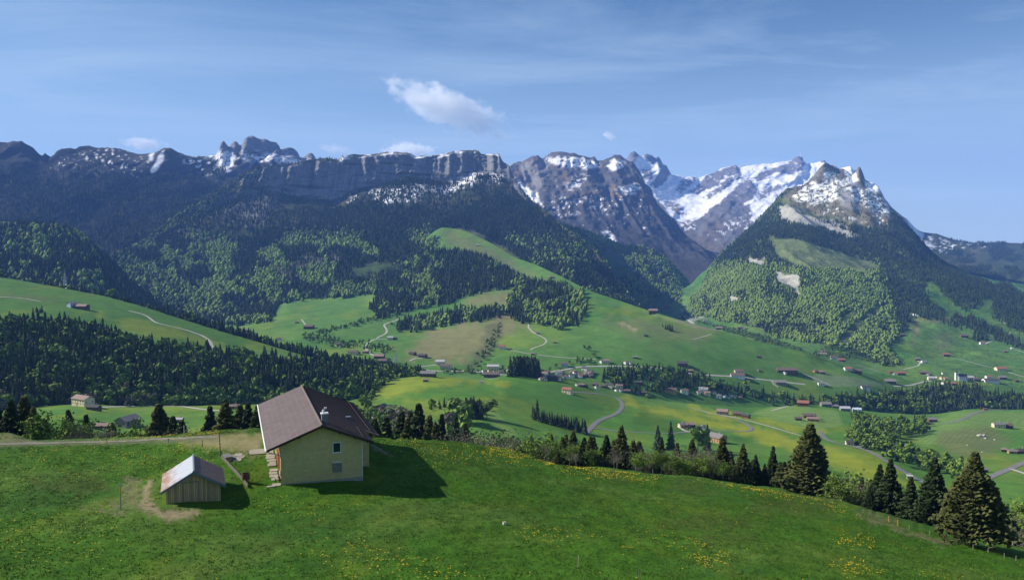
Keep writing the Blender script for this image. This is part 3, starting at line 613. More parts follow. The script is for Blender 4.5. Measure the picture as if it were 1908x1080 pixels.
for i, (pl, cov) in enumerate([
  ([(1176,296),(1192,290),(1215,298),(1236,304),(1248,318),(1262,326),(1300,329),(1345,312),(1374,308),(1440,303),(1478,298),(1510,301),(1541,299),(1590,308),(1610,330),(1642,348),(1650,365),(1640,380),(1560,372),(1495,360),(1470,372),(1430,400),(1405,404),(1395,382),(1350,385),(1330,395),(1300,408),(1270,414),(1250,402),(1232,378),(1214,362),(1200,334)], .99),
  ([(1240,380),(1290,400),(1330,395),(1300,425),(1275,428),(1262,412)], .42), ([(1320,432),(1360,408),(1400,395),(1404,408),(1350,436)], .40), ([(1405,395),(1435,395),(1400,432),(1385,428)], .45), ([(1380,412),(1430,402),(1465,380),(1440,400)], .5), ([(1288,438),(1320,430),(1345,444),(1330,452)], .18)]):
    m = polymask(px, py, pl, 1.5, 3, 9, 130 + i); n = fbm((px + py) / 9, (py - px * 0.5) / 3.2, 131 + i, 4, 0.6); t = 0.8 * (1 - 2 * cov)
    Sn = np.maximum(Sn, m * sm01(n, t - .08, t + .08))
Rk = np.zeros(px.shape)
for i, (pl, k_) in enumerate([([(1160,304),(1166,292),(1181,280),(1191,291),(1186,301),(1176,308)], 1), ([(1197,292),(1206,285),(1216,288),(1225,299),(1216,306),(1205,300)], 1), ([(1224,290),(1234,302),(1238,312),(1228,314),(1222,304)], 1), ([(1213,344),(1224,326),(1240,306),(1250,322),(1243,336),(1224,350)], 1),
  ([(1196,318),(1214,316),(1219,330),(1205,340),(1198,330)], .8), ([(1258,352),(1272,332),(1296,330),(1286,346),(1268,358)], .65), ([(1296,352),(1314,326),(1345,315),(1372,306),(1380,320),(1350,330),(1338,346),(1312,356),(1296,366),(1282,356)], .9), ([(1340,345),(1374,318),(1384,328),(1352,352),(1322,372),(1312,368)], .6),
  ([(1292,416),(1320,392),(1352,368),(1372,348),(1394,334),(1406,342),(1414,352),(1402,372),(1386,378),(1398,392),(1380,402),(1352,412),(1326,436),(1300,432)], 1), ([(1396,332),(1412,338),(1450,322),(1478,325),(1496,314),(1503,305),(1490,292),(1478,294),(1470,304),(1432,316)], .95), ([(1412,362),(1440,346),(1462,342),(1456,350),(1430,364),(1416,374)], .7),
  ([(1498,350),(1520,324),(1536,308),(1553,306),(1566,322),(1574,342),(1590,350),(1540,356),(1506,360)], .75), ([(1588,340),(1596,312),(1604,309),(1613,336),(1630,360),(1640,374),(1612,370),(1596,356)], .95), ([(1526,298),(1545,298),(1543,306),(1530,304)], .6), ([(1236,372),(1262,380),(1280,400),(1262,398),(1242,386)], .55), ([(1560,352),(1620,366),(1650,385),(1560,376)], .55)]):
    n = fbm((px + py) / 7, (py - px * .5) / 2.4, 531 + i, 4, .65); Rk = np.maximum(Rk, polymask(px, py, pl, 1.2, 3.5, 7, 150 + i) * sm01(n, -.75 * k_ + .10, -.75 * k_ + .32))
Sn = Sn * (1 - Rk)
blend(C, Sn, SNOW)
finish(L, "snowy_massif", C, ROCK_MAT)

# ---- wooded hump below the rocky mountain
w_rows = [
 [(900,640,3300),(1340,640,3300)],
 [(900,540,3800),(1050,540,3800),(1150,560,3700),(1200,575,3650),(1290,592,3500),(1340,610,3400)],
 [(900,470,4400),(1050,470,4400),(1100,480,4300),(1200,510,4100),(1270,555,3900),(1340,600,3700)],
 [(900,410,5000),(1030,412,4900),(1060,422,4800),(1090,432,4700),(1120,446,4600),(1150,456,4600),(1165,462,4500),(1195,458,4600),(1215,466,4500),(1240,480,4500),(1265,505,4400),(1285,530,4300),(1300,552,4200),(1340,590,4100)]]
def d_w(X, Y, Z, V, PX): return X, Y, Z + sm01(V, 0.2, 1) * (30 * ridged(X / 260, Y / 700, 144, 3) + 7 * fbm(X / 60, Y / 60, 145, 3)) * (1 - 0.7 * sm01(V, 2.4, 3))
L = loft('hump', 900, 1340, 2.6, w_rows, [8, 12, 12, 5], d_w, back=[(100, -30), (300, -160), (600, -300)], res=2.2)
px, py = L['px'], L['py']
C = flat(L, (0.034, 0.050, 0.022))
blend(C, polymask(px, py, [(1060,424),(1110,448),(1160,470),(1190,478),(1150,474),(1100,452)], 3, 4, 9, 3), (0.12, 0.115, 0.06))
blend(C, polymask(px, py, [(1105,460),(1160,480),(1165,500),(1200,495),(1150,520),(1120,490)], 4, 5, 9, 3), (0.055, 0.10, 0.04))
blend(C, polymask(px, py, [(1195,560),(1240,545),(1290,585),(1340,600),(1250,600)], 5, 5, 9, 3), (0.055, 0.11, 0.035))
finish(L, "wooded_foothill", C, ROCK_MAT)

# ---- right: side valley floor, wooded mountain with white cliffs, hamlet slopes
q_rows = [
 [(1000,700,2300),(1200,680,2300),(1400,720,1800),(1500,780,1500),(1600,840,1380),(1700,850,1380),(1800,850,1400),(1908,850,1420),(2400,850,1420)],
 [(1000,625,3100),(1200,605,3100),(1280,603,2950),(1400,640,2350),(1500,668,2000),(1600,702,1750),(1700,714,1760),(1800,711,1830),(1908,708,1900),(2400,705,2000)],
 [(1000,605,3500),(1200,592,3500),(1270,588,3450),(1300,585,3400),(1350,603,2900),(1400,610,2700),(1440,624,2600),(1500,636,2400),(1560,645,2300),(1620,668,2200),(1680,672,2200),(1720,665,2250),(1800,660,2300),(1908,655,2350),(2400,640,2500)],
 [(1000,580,4000),(1200,572,4000),(1280,558,3800),(1350,530,3500),(1400,510,3400),(1500,525,3150),(1600,560,2900),(1680,585,2800),(1750,590,2800),(1800,592,2800),(1908,595,2900),(2400,585,3000)],
 [(1000,570,4400),(1200,560,4400),(1280,540,4300),(1340,490,4100),(1400,452,4050),(1450,440,4000),(1500,445,3950),(1600,465,3800),(1680,478,3700),(1740,500,3600),(1800,520,3500),(1908,540,3600),(2400,545,3800)],
 [(1000,568,4650),(1200,553,4650),(1285,541,4650),(1320,505,4640),(1375,450,4640),(1440,392,4680),(1470,364,4730),(1500,354,4780),(1530,343,4860),(1560,338,4900),(1590,342,4890),(1620,356,4840),(1650,385,4740),(1690,424,4440),(1722,459,4290),(1760,494,4140),(1810,516,4040),(1908,537,3940),(2400,560,3940)],
 [(1000,565,4700),(1200,550,4700),(1285,538,4700),(1300,522,4700),(1320,500,4700),(1345,468,4700),(1375,442,4700),(1410,412,4700),(1440,380,4750),(1455,362,4800),(1465,352,4800),(1480,349,4800),(1490,349,4830),(1500,343,4870),(1512,332,4930),(1524,318,5000),(1534,306,5050),(1541,304,5060),(1550,309,5060),(1560,315,5050),(1570,314,5050),(1580,320,5050),(1588,328,5040),(1594,322,5040),(1598,312,5040),(1602,311,5040),(1606,320,5040),(1611,334,5030),(1622,341,5010),(1634,346,4980),(1642,356,4930),(1648,370,4860),(1656,384,4780),(1665,392,4700),(1680,408,4600),(1690,420,4500),(1700,431,4450),(1712,445,4400),(1722,454,4350),(1734,468,4300),(1746,480,4250),(1760,488,4200),(1780,496,4150),(1810,510,4100),(1850,522,4050),(1908,530,4000),(2400,555,4000)]]
def d_right(X, Y, Z, V, PX):
    w = sm01(V, 1.6, 2.8) * (1 - 0.8 * sm01(V, 4.4, 5)); big = 1 - 0.72 * sm01(PX, 1690, 1760)
    Z = Z + w * big * (42 * ridged(X / 330, Y / 900, 154, 4) + 12 * fbm(X / 90, Y / 110, 155, 4)) + sm01(V, 1, 2) * (1 - sm01(V, 4.5, 5)) * 5 * fbm(X / 150, Y / 150, 157, 3)
    Z = Z + sm01(V, 4.5, 5) * 9 * fbm(X / 45, Y / 45, 156, 4, 0.7) * (1 - sm01(PX, 1690, 1760))
    return X, Y, Z
L = loft('right', 1000, 2400, 2.6, q_rows, [12, 15, 10, 15, 10, 8, 1.5], d_right, back=[(60, -30), (200, -140), (500, -350)], res=1.9, maxn=70)
X, Y, Z, V, px, py = (L[k] for k in ('X', 'Y', 'Z', 'V', 'px', 'py'))
C = meadow(L, 1.6, 161, base=(0.064, 0.135, 0.032), yel=0.16)
RKT = [(1486,352),(1512,330),(1536,300),(1570,308),(1606,305),(1650,365),(1668,395),(1700,430),(1670,420),(1620,390),(1560,372),(1510,366)]
RF = [(1270,592),(1282,570),(1300,545),(1345,470),(1400,420),(1455,355),(1560,315),(1650,375),(1700,430),(1745,480),(1735,510),(1712,560),(1700,585),(1688,615),(1660,640),(1655,655),(1682,682),(1640,676),(1600,655),(1520,640),(1445,626),(1400,606),(1350,600),(1310,588)]
blend(C, polymask(px, py, RF, 4, 5, 12, 3), (0.070, 0.100, 0.034), 0.92)
blend(C, polymask(px, py, [(1430,440),(1500,445),(1560,468),(1615,482),(1640,500),(1610,512),(1540,502),(1500,505),(1450,480)], 6, 7, 14, 4), (0.115, 0.145, 0.060), 0.95)
blend(C, polymask(px, py, [(1455,362),(1480,348),(1560,318),(1650,378),(1690,432),(1650,430),(1600,420),(1540,405),(1480,385)], 6, 8, 12, 5), (0.17, 0.15, 0.10), 0.95)
blend(C, polymask(px, py, [(1540,330),(1560,318),(1600,345),(1660,390),(1620,372),(1580,350)], 3, 6, 8, 5), (0.20, 0.19, 0.175), 0.8)
blend(C, polymask(px, py, RKT, 3, 5, 8, 5), (0.19, 0.175, 0.155), 0.95)
blend(C, polymask(px, py, RKT, 3, 5, 8, 5) * sm01(fbm((px + py) / 16, (py - px * .5) / 4, 191, 4), 0, .35), (0.13, 0.10, 0.075), 0.7)
snow(C, [(1574,318),(1590,312),(1598,335),(1590,346),(1578,336)], .85, 61, 1.5, 3)
snow(C, [(1611,338),(1634,346),(1642,357),(1626,358),(1614,350)], .95, 62, 1.2, 1)
snow(C, [(1540,318),(1556,320),(1566,345),(1550,350),(1530,345)], .5, 63, 2, 4, sx=5, sy=3)
snow(C, [(1500,350),(1520,335),(1530,350),(1510,358)], .5, 64, 2, 4, sx=5, sy=3)
snow(C, [(1600,348),(1640,362),(1670,400),(1640,392),(1605,365)], .42, 65, 2, 4, sx=5, sy=3)
snow(C, [(1475,372),(1500,350),(1550,330),(1590,345),(1650,385),(1670,410),(1640,400),(1600,380),(1560,372),(1520,380)], 0.46, 31, 3, 6, 8, sx=6, sy=2.6)
snow(C, [(1490,372),(1540,378),(1580,400),(1620,420),(1600,418),(1540,395)], 0.32, 32, 3, 6, 8, sx=5, sy=2.6)
snow(C, [(1620,395),(1700,430),(1710,450),(1650,425)], 0.30, 33, 3, 6, 8, sx=4, sy=3)
blend(C, polymask(px, py, [(1562,352),(1575,350),(1592,372),(1604,388),(1590,392),(1570,385),(1560,370)], 2, 3, 6, 6), (0.27, 0.265, 0.26), 0.85)
for pl in ([(1451,386),(1466,382),(1486,389),(1494,398),(1530,408),(1560,413),(1600,433),(1602,446),(1570,440),(1530,427),(1488,415),(1455,412)],
           [(1444,504),(1452,502),(1462,514),(1478,512),(1488,512),(1491,530),(1489,552),(1484,540),(1470,530),(1446,522)],
           [(1394,480),(1408,478),(1424,488),(1424,496),(1408,492),(1395,488)], [(1358,552),(1376,551),(1378,560),(1362,563)], [(1476,562),(1479,562),(1478,582),(1474,578)], [(1416,488),(1424,470),(1430,462),(1428,480)], [(1418,606),(1426,602),(1428,612),(1420,614)]):
    blend(C, polymask(px, py, pl, 1.2, 2.2, 5, 6), (0.33, 0.32, 0.30), 0.95)
blend(C, polymask(px, py, [(1695,600),(1712,585),(1765,588),(1800,600),(1760,598),(1716,600),(1705,640)], 4, 5, 9, 6), (0.13, 0.125, 0.06), 0.7)
blend(C, polymask(px, py, [(1740,625),(1775,622),(1785,640),(1760,655),(1742,648)], 6, 7, 9, 6), (0.10, 0.105, 0.05), 0.5)
blend(C, polymask(px, py, [(1694,584),(1704,583),(1710,587),(1700,588)], 1, 1, 9, 6), SNOW, 0.95)
blend(C, polymask(px, py, FIELD, 1.5, 0, 9, 6), (0.125, 0.175, 0.085), 0.9)
blend(C, polymask(px, py, [(1725,722),(1760,708),(1850,716),(1760,728)], 3, 3, 9, 6), YEL, 0.35)
blend(C, polymask(px, py, [(1270,575),(1290,578),(1310,592),(1290,600),(1272,590)], 2, 2, 9, 6), (0.30, 0.29, 0.27), 0.6)
finish(L, "right_mountain", C, ROCK_MAT)

# ---- far right ridge
e_rows = [
 [(1640,560,4300),(2400,575,4300)],
 [(1640,500,5200),(1740,500,5200),(1800,510,5200),(1908,520,5200),(2400,520,5200)],
 [(1640,450,6400),(1700,455,6400),(1740,470,6400),(1800,485,6300),(1908,490,6300),(2400,490,6300)],
 [(1640,390,7200),(1688,406,7200),(1695,413,7200),(1703,424,7200),(1712,430,7200),(1722,433,7200),(1735,435,7200),(1745,436,7200),(1760,441,7200),(1775,446,7200),(1790,449,7200),(1800,451,7200),(1815,453,7200),(1828,451,7200),(1840,453,7200),(1855,453,7200),(1868,451,7200),(1880,453,7200),(1908,454,7200),(2400,452,7400)]]
def d_e(X, Y, Z, V, PX): return X, Y, Z + sm01(V, 0.2, 1) * (45 * ridged(X / 500, Y / 1000, 174, 4) + 8 * fbm(X / 90, Y / 90, 175, 4)) * (1 - 0.85 * sm01(V, 2.4, 3))
L = loft('far', 1640, 2400, 3.0, e_rows, [8, 12, 12, 1.5], d_e, back=[(200, -60), (600, -250), (1200, -500)], res=2.0)
px, py = L['px'], L['py']
C = flat(L, (0.060, 0.080, 0.034))
blend(C, sm01(fbm(px / 30, py / 12, 176, 4), -0.02, 0.2) * sm01(px, 1735, 1800), (0.022, 0.030, 0.018), 0.9)
blend(C, sm01(fbm(px / 18, py / 9, 177, 4), 0.05, 0.3) * (1 - sm01(px, 1800, 1850)), (0.14, 0.12, 0.085), 0.7)
snow(C, [(1688,406),(1705,424),(1722,434),(1716,445),(1740,458),(1725,462),(1705,446)], 0.85, 41, 2, 3)
snow(C, [(1730,440),(1790,452),(1800,462),(1760,470),(1735,462)], 0.36, 42, 3, 4, 8, sx=6, sy=2)
snow(C, [(1790,450),(1850,456),(1850,462),(1800,460)], 0.30, 43, 3, 4, 8, sx=6, sy=2)
finish(L, "far_hills", C, ROCK_MAT)

# one sheet under everything, out to the horizon
b_ = [(-16000, -2500), (18000, -2500), (18000, 13800), (-16000, 13800)]
me = mesh_np("ground", [(x, y, -452.0) for x, y in b_], quads=[(0, 1, 2, 3)]); set_color(me, "Col", np.tile((0.045, 0.09, 0.03), (4, 1)))
tag(link("ground", me, GR_MAT), kind='structure')
# ------------------------------------------------------------------ trees
M_CON = foliage_mat("spruce_needles", (0.014, 0.028, 0.012), (0.050, 0.075, 0.026))
M_CONW = foliage_mat("spruce_needles_warm", (0.030, 0.044, 0.014), (0.100, 0.112, 0.034))
M_DEC = foliage_mat("spring_leaves", (0.085, 0.145, 0.024), (0.175, 0.260, 0.045))
M_DECF = foliage_mat("beech_forest_leaves", (0.105, 0.165, 0.034), (0.190, 0.275, 0.058))
M_GREY = foliage_mat("budding_twigs", (0.090, 0.090, 0.058), (0.170, 0.160, 0.110))
M_BARK = plain("bark", (0.075, 0.060, 0.045), 0.9, 0.4, 3.0, stretch=(4, 4, 1))
M_BARKG = plain("pale_bark", (0.16, 0.145, 0.125), 0.9, 0.35, 3.0, stretch=(4, 4, 1))

def star_conifer(rs, tiers, n, rad=0.17, base=0.04):
    v = []; t = []; tint = []
    for k in range(tiers):
        f = k / tiers; z = base + (1 - base) * f; r = rad * (1 - f) ** 0.85 * (0.85 + 0.3 * rs.random()) + 0.008
        top = min(1.0, z + (1 - base) / tiers * (1.9 if k < tiers - 1 else 1.0)); b = len(v)
        if k == tiers - 1: top = 1.0
        a0 = rs.random() * 6.28
        for j in range(n):
            a = a0 + 6.283 * j / n + rs.normal(0, 0.12); rr = r * (1.0 if j % 2 == 0 else 0.62) * (0.8 + 0.4 * rs.random())
            v.append((rr * math.cos(a), rr * math.sin(a), z - 0.035 * rs.random() * (1 - f))); tint.append(0.25 + 0.5 * rs.random())
        v.append((0, 0, top)); tint.append(0.55)
        for j in range(n): t.append((b + j, b + (j + 1) % n, b + n))
    return np.array(v), np.array(t), np.array(tint)
def lump_tree(rs, n=7, rings=4, rad=0.30):
    v = []; t = []; tint = []
    for k in range(rings):
        f = k / (rings - 0.4); z = 0.16 + 0.80 * f; r = rad * math.sin(math.pi * (0.22 + 0.70 * f))
        a0 = rs.random() * 6.28
        for j in range(n):
            a = a0 + 6.283 * j / n; rr = r * (0.7 + 0.6 * rs.random())
            v.append((rr * math.cos(a), rr * math.sin(a), z + rs.normal(0, 0.05))); tint.append(0.2 + 0.6 * rs.random())
    v.append((0, 0, 0.99)); tint.append(0.7)
    for k in range(rings - 1):
        for j in range(n):
            a = k * n + j; b = k * n + (j + 1) % n; t += [(a, b, b + n), (a, b + n, a + n)]
    for j in range(n): t.append(((rings - 1) * n + j, (rings - 1) * n + (j + 1) % n, rings * n))
    return np.array(v), np.array(t), np.array(tint)
def clump_tree(rs, nleaf=170, size=0.075, lobes=7, rad=0.30, trunk=True, low=0.18):
    c = [(rs.normal(0, rad * 0.45), rs.normal(0, rad * 0.45), low + 0.18 + rs.random() * (0.72 - low), rad * (0.32 + 0.35 * rs.random())) for _ in range(lobes)]
    c.append((0, 0, 0.62, rad * 0.7)); v = []; t = []; tint = []
    for i in range(nleaf):
        L_ = c[rs.integers(len(c))]; d = rs.normal(0, 1, 3); d /= np.linalg.norm(d) + 1e-9; r = L_[3] * (0.55 + 0.5 * rs.random())
        p = np.array(L_[:3]) + d * r * np.array([1, 1, 1.05]); p[2] = min(max(p[2], 0.06), 1.0)
        u = np.cross(d, rs.normal(0, 1, 3)); u /= np.linalg.norm(u) + 1e-9; w = np.cross(d, u) + d * rs.normal(0, 0.45); s = size * (0.6 + 0.8 * rs.random()); b = len(v); tn = 0.2 + 0.6 * rs.random()
        v += [p - u * s, p + u * s * 0.9 - w * s * 0.4, p + w * s, p - w * s * 0.9 + u * s * .2]; tint += [tn] * 4; t += [(b, b + 1, b + 2), (b, b + 3, b + 1)]
    return np.array(v), np.array(t), np.array(tint)
def near_spruce(rs, whorls=30, rad=0.21, droop=0.35, dens=1.0, low=0.06):
    v = []; t = []; tint = []; lump = [0.78 + 0.44 * rs.random() for _ in range(24)]
    for k in range(int(whorls * 15 * dens)):
        f = rs.random() ** 1.12; z0 = low + (0.985 - low) * f; a = rs.random() * 6.283
        R_ = rad * 1.1 * (1 - f) ** 1.06 * (1 - 0.5 * max(0, 0.10 - f) / 0.10) * lump[int(f * 7.99) * 3 + int(a / 2.1)] + 0.007
        r = R_ * (0.45 + 0.68 * rs.random()); ca, sa = math.cos(a), math.sin(a); tn = 0.2 + 0.6 * rs.random(); seg = 5 if r > 0.06 else (4 if r > .03 else 2)
        for s in range(seg):
            q = (s + 0.7) / seg; x = r * q; z = z0 + r * (0.30 * q - droop * q * q) * 1.5; sc = 0.55 + 0.45 * min(1, r / 0.12)
            ln = (0.011 + 0.021 * (1 - abs(q - 0.5))) * sc
            for side in (-1, 1):
                b = len(v); w = ln * (0.7 + 0.7 * rs.random()) * side; e = .026 * sc
                p0 = (x * ca, x * sa, z + 0.006); p1 = ((x + e) * ca - w * sa, (x + e) * sa + w * ca, z - 0.010 - 0.02 * rs.random() * sc); p2 = ((x + e * 1.4) * ca, (x + e * 1.4) * sa, z - 0.002); p3 = ((x + .3 * e) * ca - w * .5 * sa, (x + .3 * e) * sa + w * .5 * ca, z - (0.028 + 0.022 * rs.random()) * sc)
                v += [p0, p1, p2, p3]; tint += [tn + 0.15, tn, tn + 0.1, tn - .1]; t += [(b, b + 1, b + 2), (b, b + 3, b + 1)]
    return np.array(v), np.array(t), np.array(tint)
def limb_tree(rs, leaf=0, twig_n=3, depth=4, spread=0.55):
    """trunk and branch tubes; returns MB and twig tips"""
    mb = MB(); tips = []
    def grow(p, d, ln, r, k):
        q = [p]; dd = Vector(d)
        for i in range(3):
            dd = (dd + Vector(rs.normal(0, 0.13, 3)) + Vector((0, 0, 0.06))).normalized(); q.append(q[-1] + dd * ln / 3)
        mb.tube(q, [r, r * 0.85, r * 0.7, r * 0.5], n=5 if k < 2 else 3, cap=False)
        if k >= depth: tips.append((q[-1], dd)); tips.append((q[2], dd)); return
        for _ in range(twig_n if k else twig_n + 2):
            s = q[rs.integers(1 if k else 2, 4)]
            nd = (dd + Vector(rs.normal(0, spread, 3))).normalized(); nd.z = abs(nd.z) * 0.6 + 0.25 * (k == 0) + 0.1
            grow(s, nd.normalized(), ln * (0.62 + 0.2 * rs.random()), r * 0.52, k + 1)
    grow(Vector((0, 0, -0.02)), Vector((0, 0, 1)), 0.36, 0.022, 0)
    return mb, tips
def leafy(rs, tips, n, size, jit=0.05):
    v = []; t = []; tint = []
    for i in range(n):
        p, d = tips[rs.integers(len(tips))]; p = np.array(p) + rs.normal(0, jit, 3); u = rs.normal(0, 1, 3); u /= np.linalg.norm(u); w = np.cross(u, rs.normal(0, 1, 3)); w /= np.linalg.norm(w) + 1e-9
        s = size * (0.6 + 0.8 * rs.random()); b = len(v); tn = 0.15 + 0.7 * rs.random()
        v += [p - u * s, p + w * s * .8, p + u * s, p - w * s * .8]; tint += [tn] * 4; t += [(b, b + 1, b + 2), (b, b + 2, b + 3)]
    return np.array(v), np.array(t), np.array(tint)

def merge_trees(name, protos, pos, hgt, wid, m, label, kind='stuff', rs=rng):
    V = []; T = []; A = []; off = 0; which = rs.integers(0, len(protos), len(pos)); rot = rs.random(len(pos)) * 6.283; tt = rs.normal(0, 0.13, len(pos)) + 0.45 * fbm(pos[:, 0] / 130, pos[:, 1] / 170, 611, 4, 0.6)
    for k, (v, t, a) in enumerate(protos):
        s = np.where(which == k)[0]
        if not len(s): continue
        c, d = np.cos(rot[s])[:, None], np.sin(rot[s])[:, None]; h = hgt[s][:, None]; w = (hgt[s] * wid[s])[:, None]
        x = (v[None, :, 0] * c - v[None, :, 1] * d) * w + pos[s, 0][:, None]; y = (v[None, :, 0] * d + v[None, :, 1] * c) * w + pos[s, 1][:, None]; z = v[None, :, 2] * h + pos[s, 2][:, None]
        V.append(np.stack([x, y, z], -1).reshape(-1, 3)); T.append((t[None] + (np.arange(len(s)) * len(v))[:, None, None] + off).reshape(-1, 3))
        A.append((a[None] + tt[s][:, None]).ravel()); off += len(s) * len(v)
    me = mesh_np(name, np.concatenate(V), tris=np.concatenate(T), smooth_shade=protos is P_DEC_FAR); set_float(me, "tint", np.clip(np.concatenate(A), 0, 1))
    o = link(name, me, m); tag(o, label=label, kind=kind); return o
rs_ = np.random.default_rng(11)
P_CON_FAR = [star_conifer(rs_, 3, 6, 0.19) for _ in range(6)]
P_DEC_FAR = [lump_tree(rs_) for _ in range(6)]
P_CON_MID = [star_conifer(rs_, 9, 10, 0.20, 0.03) for _ in range(6)]
P_DEC_MID = [clump_tree(rs_, 150, 0.085) for _ in range(6)]
P_GREY_MID = [clump_tree(rs_, 150, 0.05, rad=0.26, low=0.1) for _ in range(5)]

def scatter(L, mask, per_m2, rs=rng, back=False, lo=-160, hi=2070):
    """random points on the terrain sheet; mask(px, py, V, X, Y) in 0..1"""
    X, Y, Z, V = L['X'], L['Y'], L['Z'], L['V']
    if not back: nf = L['nf']; X, Y, Z, V = X[:nf], Y[:nf], Z[:nf], V[:nf]
    ax = X[:-1, 1:] - X[:-1, :-1]; ay = Y[:-1, 1:] - Y[:-1, :-1]; bx = X[1:, :-1] - X[:-1, :-1]; by = Y[1:, :-1] - Y[:-1, :-1]; bz = Z[1:, :-1] - Z[:-1, :-1]
    area = np.abs(ax * by - ay * bx) + 0.25 * np.abs(ax) * np.abs(bz)
    cx = (X[:-1, :-1] + X[1:, 1:]) / 2; cyy = (Y[:-1, :-1] + Y[1:, 1:]) / 2; cz = (Z[:-1, :-1] + Z[1:, 1:]) / 2; cv = (V[:-1, :-1] + V[1:, 1:]) / 2
    px, py = project(cx, cyy, cz); m = mask(px, py, cv, cx, cyy) * ((px > lo) & (px < hi))
    n = rs.poisson(np.clip(area * per_m2 * m, 0, 50)); I, J = np.nonzero(n); r = n[I, J]; I = np.repeat(I, r); J = np.repeat(J, r)
    u = rs.random(len(I)); v = rs.random(len(I))
    def bl(A): return (A[I, J] * (1 - u) + A[I, J + 1] * u) * (1 - v) + (A[I + 1, J] * (1 - u) + A[I + 1, J + 1] * u) * v
    P = np.stack([bl(X), bl(Y), bl(Z)], -1); q = project(P[:, 0], P[:, 1], P[:, 2]); return P, q[0], q[1], cv[I, J]
def inpoly(px, py, polys, f=3, w=4, ws=12):
    m = np.zeros(px.shape)
    for i, p in enumerate(polys): m = np.maximum(m, polymask(px, py, p, f, w, ws, 200 + i))
    return m
def forest(key, mask, per_m2, decid, hmin, hmax, names, protos=(None, None), mats=(None, None), back=False):
    P, px, py, V = scatter(LAY[key], mask, per_m2, back=back)
    d = decid(px, py, P[:, 0], P[:, 1]); isd = rng.random(len(P)) < d
    out = []
    for k, sel in ((0, ~isd), (1, isd)):
        if not sel.any(): continue
        p = P[sel]; h = hmin + (hmax - hmin) * rng.random(len(p)) ** (1.1 if k == 0 else 1.6) * (1 if k == 0 else 1.15); h = h * (0.82 if k else 1.0); p = p - np.array([0, 0, 0.6])
        wd = (0.85 + 0.4 * rng.random(len(p))) if k == 0 else (0.80 + 0.75 * rng.random(len(p)) ** 1.5)
        pr = protos[k] or (P_DEC_FAR if k else P_CON_FAR)
        out.append(merge_trees('conifer_forest' if k == 0 else 'leafy_forest', pr, p, h, wd, mats[k] or ((M_DECF if protos[k] is None else M_DEC) if k else M_CON), names[k])); print(key, k, len(p))
    return out
def nmix(s, seed, lo, hi, top=1.0):
    return lambda px, py, X, Y: top * sm01(fbm(px / s, py / (s * 0.8), seed, 4, 0.6), lo, hi)

F1 = [(380,598),(440,606),(505,598),(522,568),(560,557),(640,553),(700,549),(690,575),(706,592),(745,584),(800,572),(845,562),(880,548),(940,538),(1000,530),(955,508),(900,480),(850,466),(815,470),(780,460),(380,560)]
F2 = [(740,617),(800,614),(862,602),(930,592),(935,576),(880,576),(840,583),(780,592),(745,604)]
F3 = [(943,590),(948,550),(1000,528),(1050,532),(1092,554),(1093,568),(1078,606),(1045,614),(1000,605),(965,600)]
CLR = [[(655,500),(700,490),(760,488),(770,500),(745,526),(700,532),(660,518)], [(820,425),(880,425),(970,478),(960,500),(880,480),(830,455)], [(690,556),(706,552),(704,590),(692,585)]]
def mask_mount(px, py, V, X, Y):
    m = (V > 0.02) * 1.0 * (1 - sm01(V, 2.90, 2.98)); up = sm01(V, 2.2, 2.9)
    hole = sm01(fbm(X / 130, Y / 160, 301, 4), 0.10, 0.35)
    m = m * (1 - hole * (0.25 + 0.6 * up)); m *= 1 - inpoly(px, py, CLR, 2, 4)
    m *= 1 - 0.8 * polymask(px, py, [(510,500),(560,478),(640,470),(650,485),(600,495),(520,520)], 4, 6) * 1
    m *= 1 - 0.75 * polymask(px, py, [(560,372),(700,352),(940,330),(960,352),(900,372),(850,400),(800,392),(700,380),(620,385)], 6, 8)
    m *= 1 - 0.72 * polymask(px, py, [(330,430),(500,345),(640,372),(600,415),(420,450),(350,470)], 6, 10)
    return m * ~((px > 1010) & (V > 3.0)) if False else m
dec_m = lambda px, py, X, Y: np.clip(nmix(46, 311, -0.06, 0.14)(px, py, X, Y) * sm01(py, 420, 470) * (1 - 0.75 * sm01(px - (py - 420) * 0.9, 880, 960)) * (1 - sm01(py, 560, 600) * (px < 520)) + 0.5 * sm01(-(px - 222) - (482 - py) * 1.5 + 40, 0, 30) * (py > 400), 0, 0.92)
forest('mountain', mask_mount, 1 / 62.0, dec_m, 13, 25, ('dark conifer forest covering the central mountain below its cliff', 'bright green beech forest patches on the central mountain'))
MT = LAY['mountain']
forest('mountain', lambda px, py, V, X, Y: (V > 2.95) * (sm01(px, 960, 985) + (1 - sm01(px, 440, 520))) * 0.8 + (V > 3.9) * (px < 640) * 0.5, 1 / 80.0, lambda px, py, X, Y: 0.15 + 0.3 * (px < 400), 10, 19, ('dark conifers along the flanks of the central mountain ridge', 'light green trees along the left flank of the ridge'))
forest('green', lambda px, py, V, X, Y: inpoly(px, py, [F1, F2, F3], 2.5, 4) * (1 - 0.55 * sm01(fbm(X / 70, Y / 90, 321, 4), 0.2, 0.45)), 1 / 68.0, nmix(40, 331, -0.10, 0.16, 0.75), 13, 24, ('conifers of the wooded spur above the green alpine slopes', 'light green trees of the wooded spur above the green slopes'))
forest('shoulder', lambda px, py, V, X, Y: 1 - inpoly(px, py, [[(-100,405),(28,408),(32,421),(-100,424)]], 2, 1) + 0 * X, 1 / 80.0, lambda px, py, X, Y: nmix(26, 341, -0.12, 0.22, 0.62)(px, py, X, Y) * (px < 190) * sm01(py, 415, 440), 14, 25, ('dark conifer forest on the shoulder at the left', 'green trees mixed into the dark shoulder at the left'))
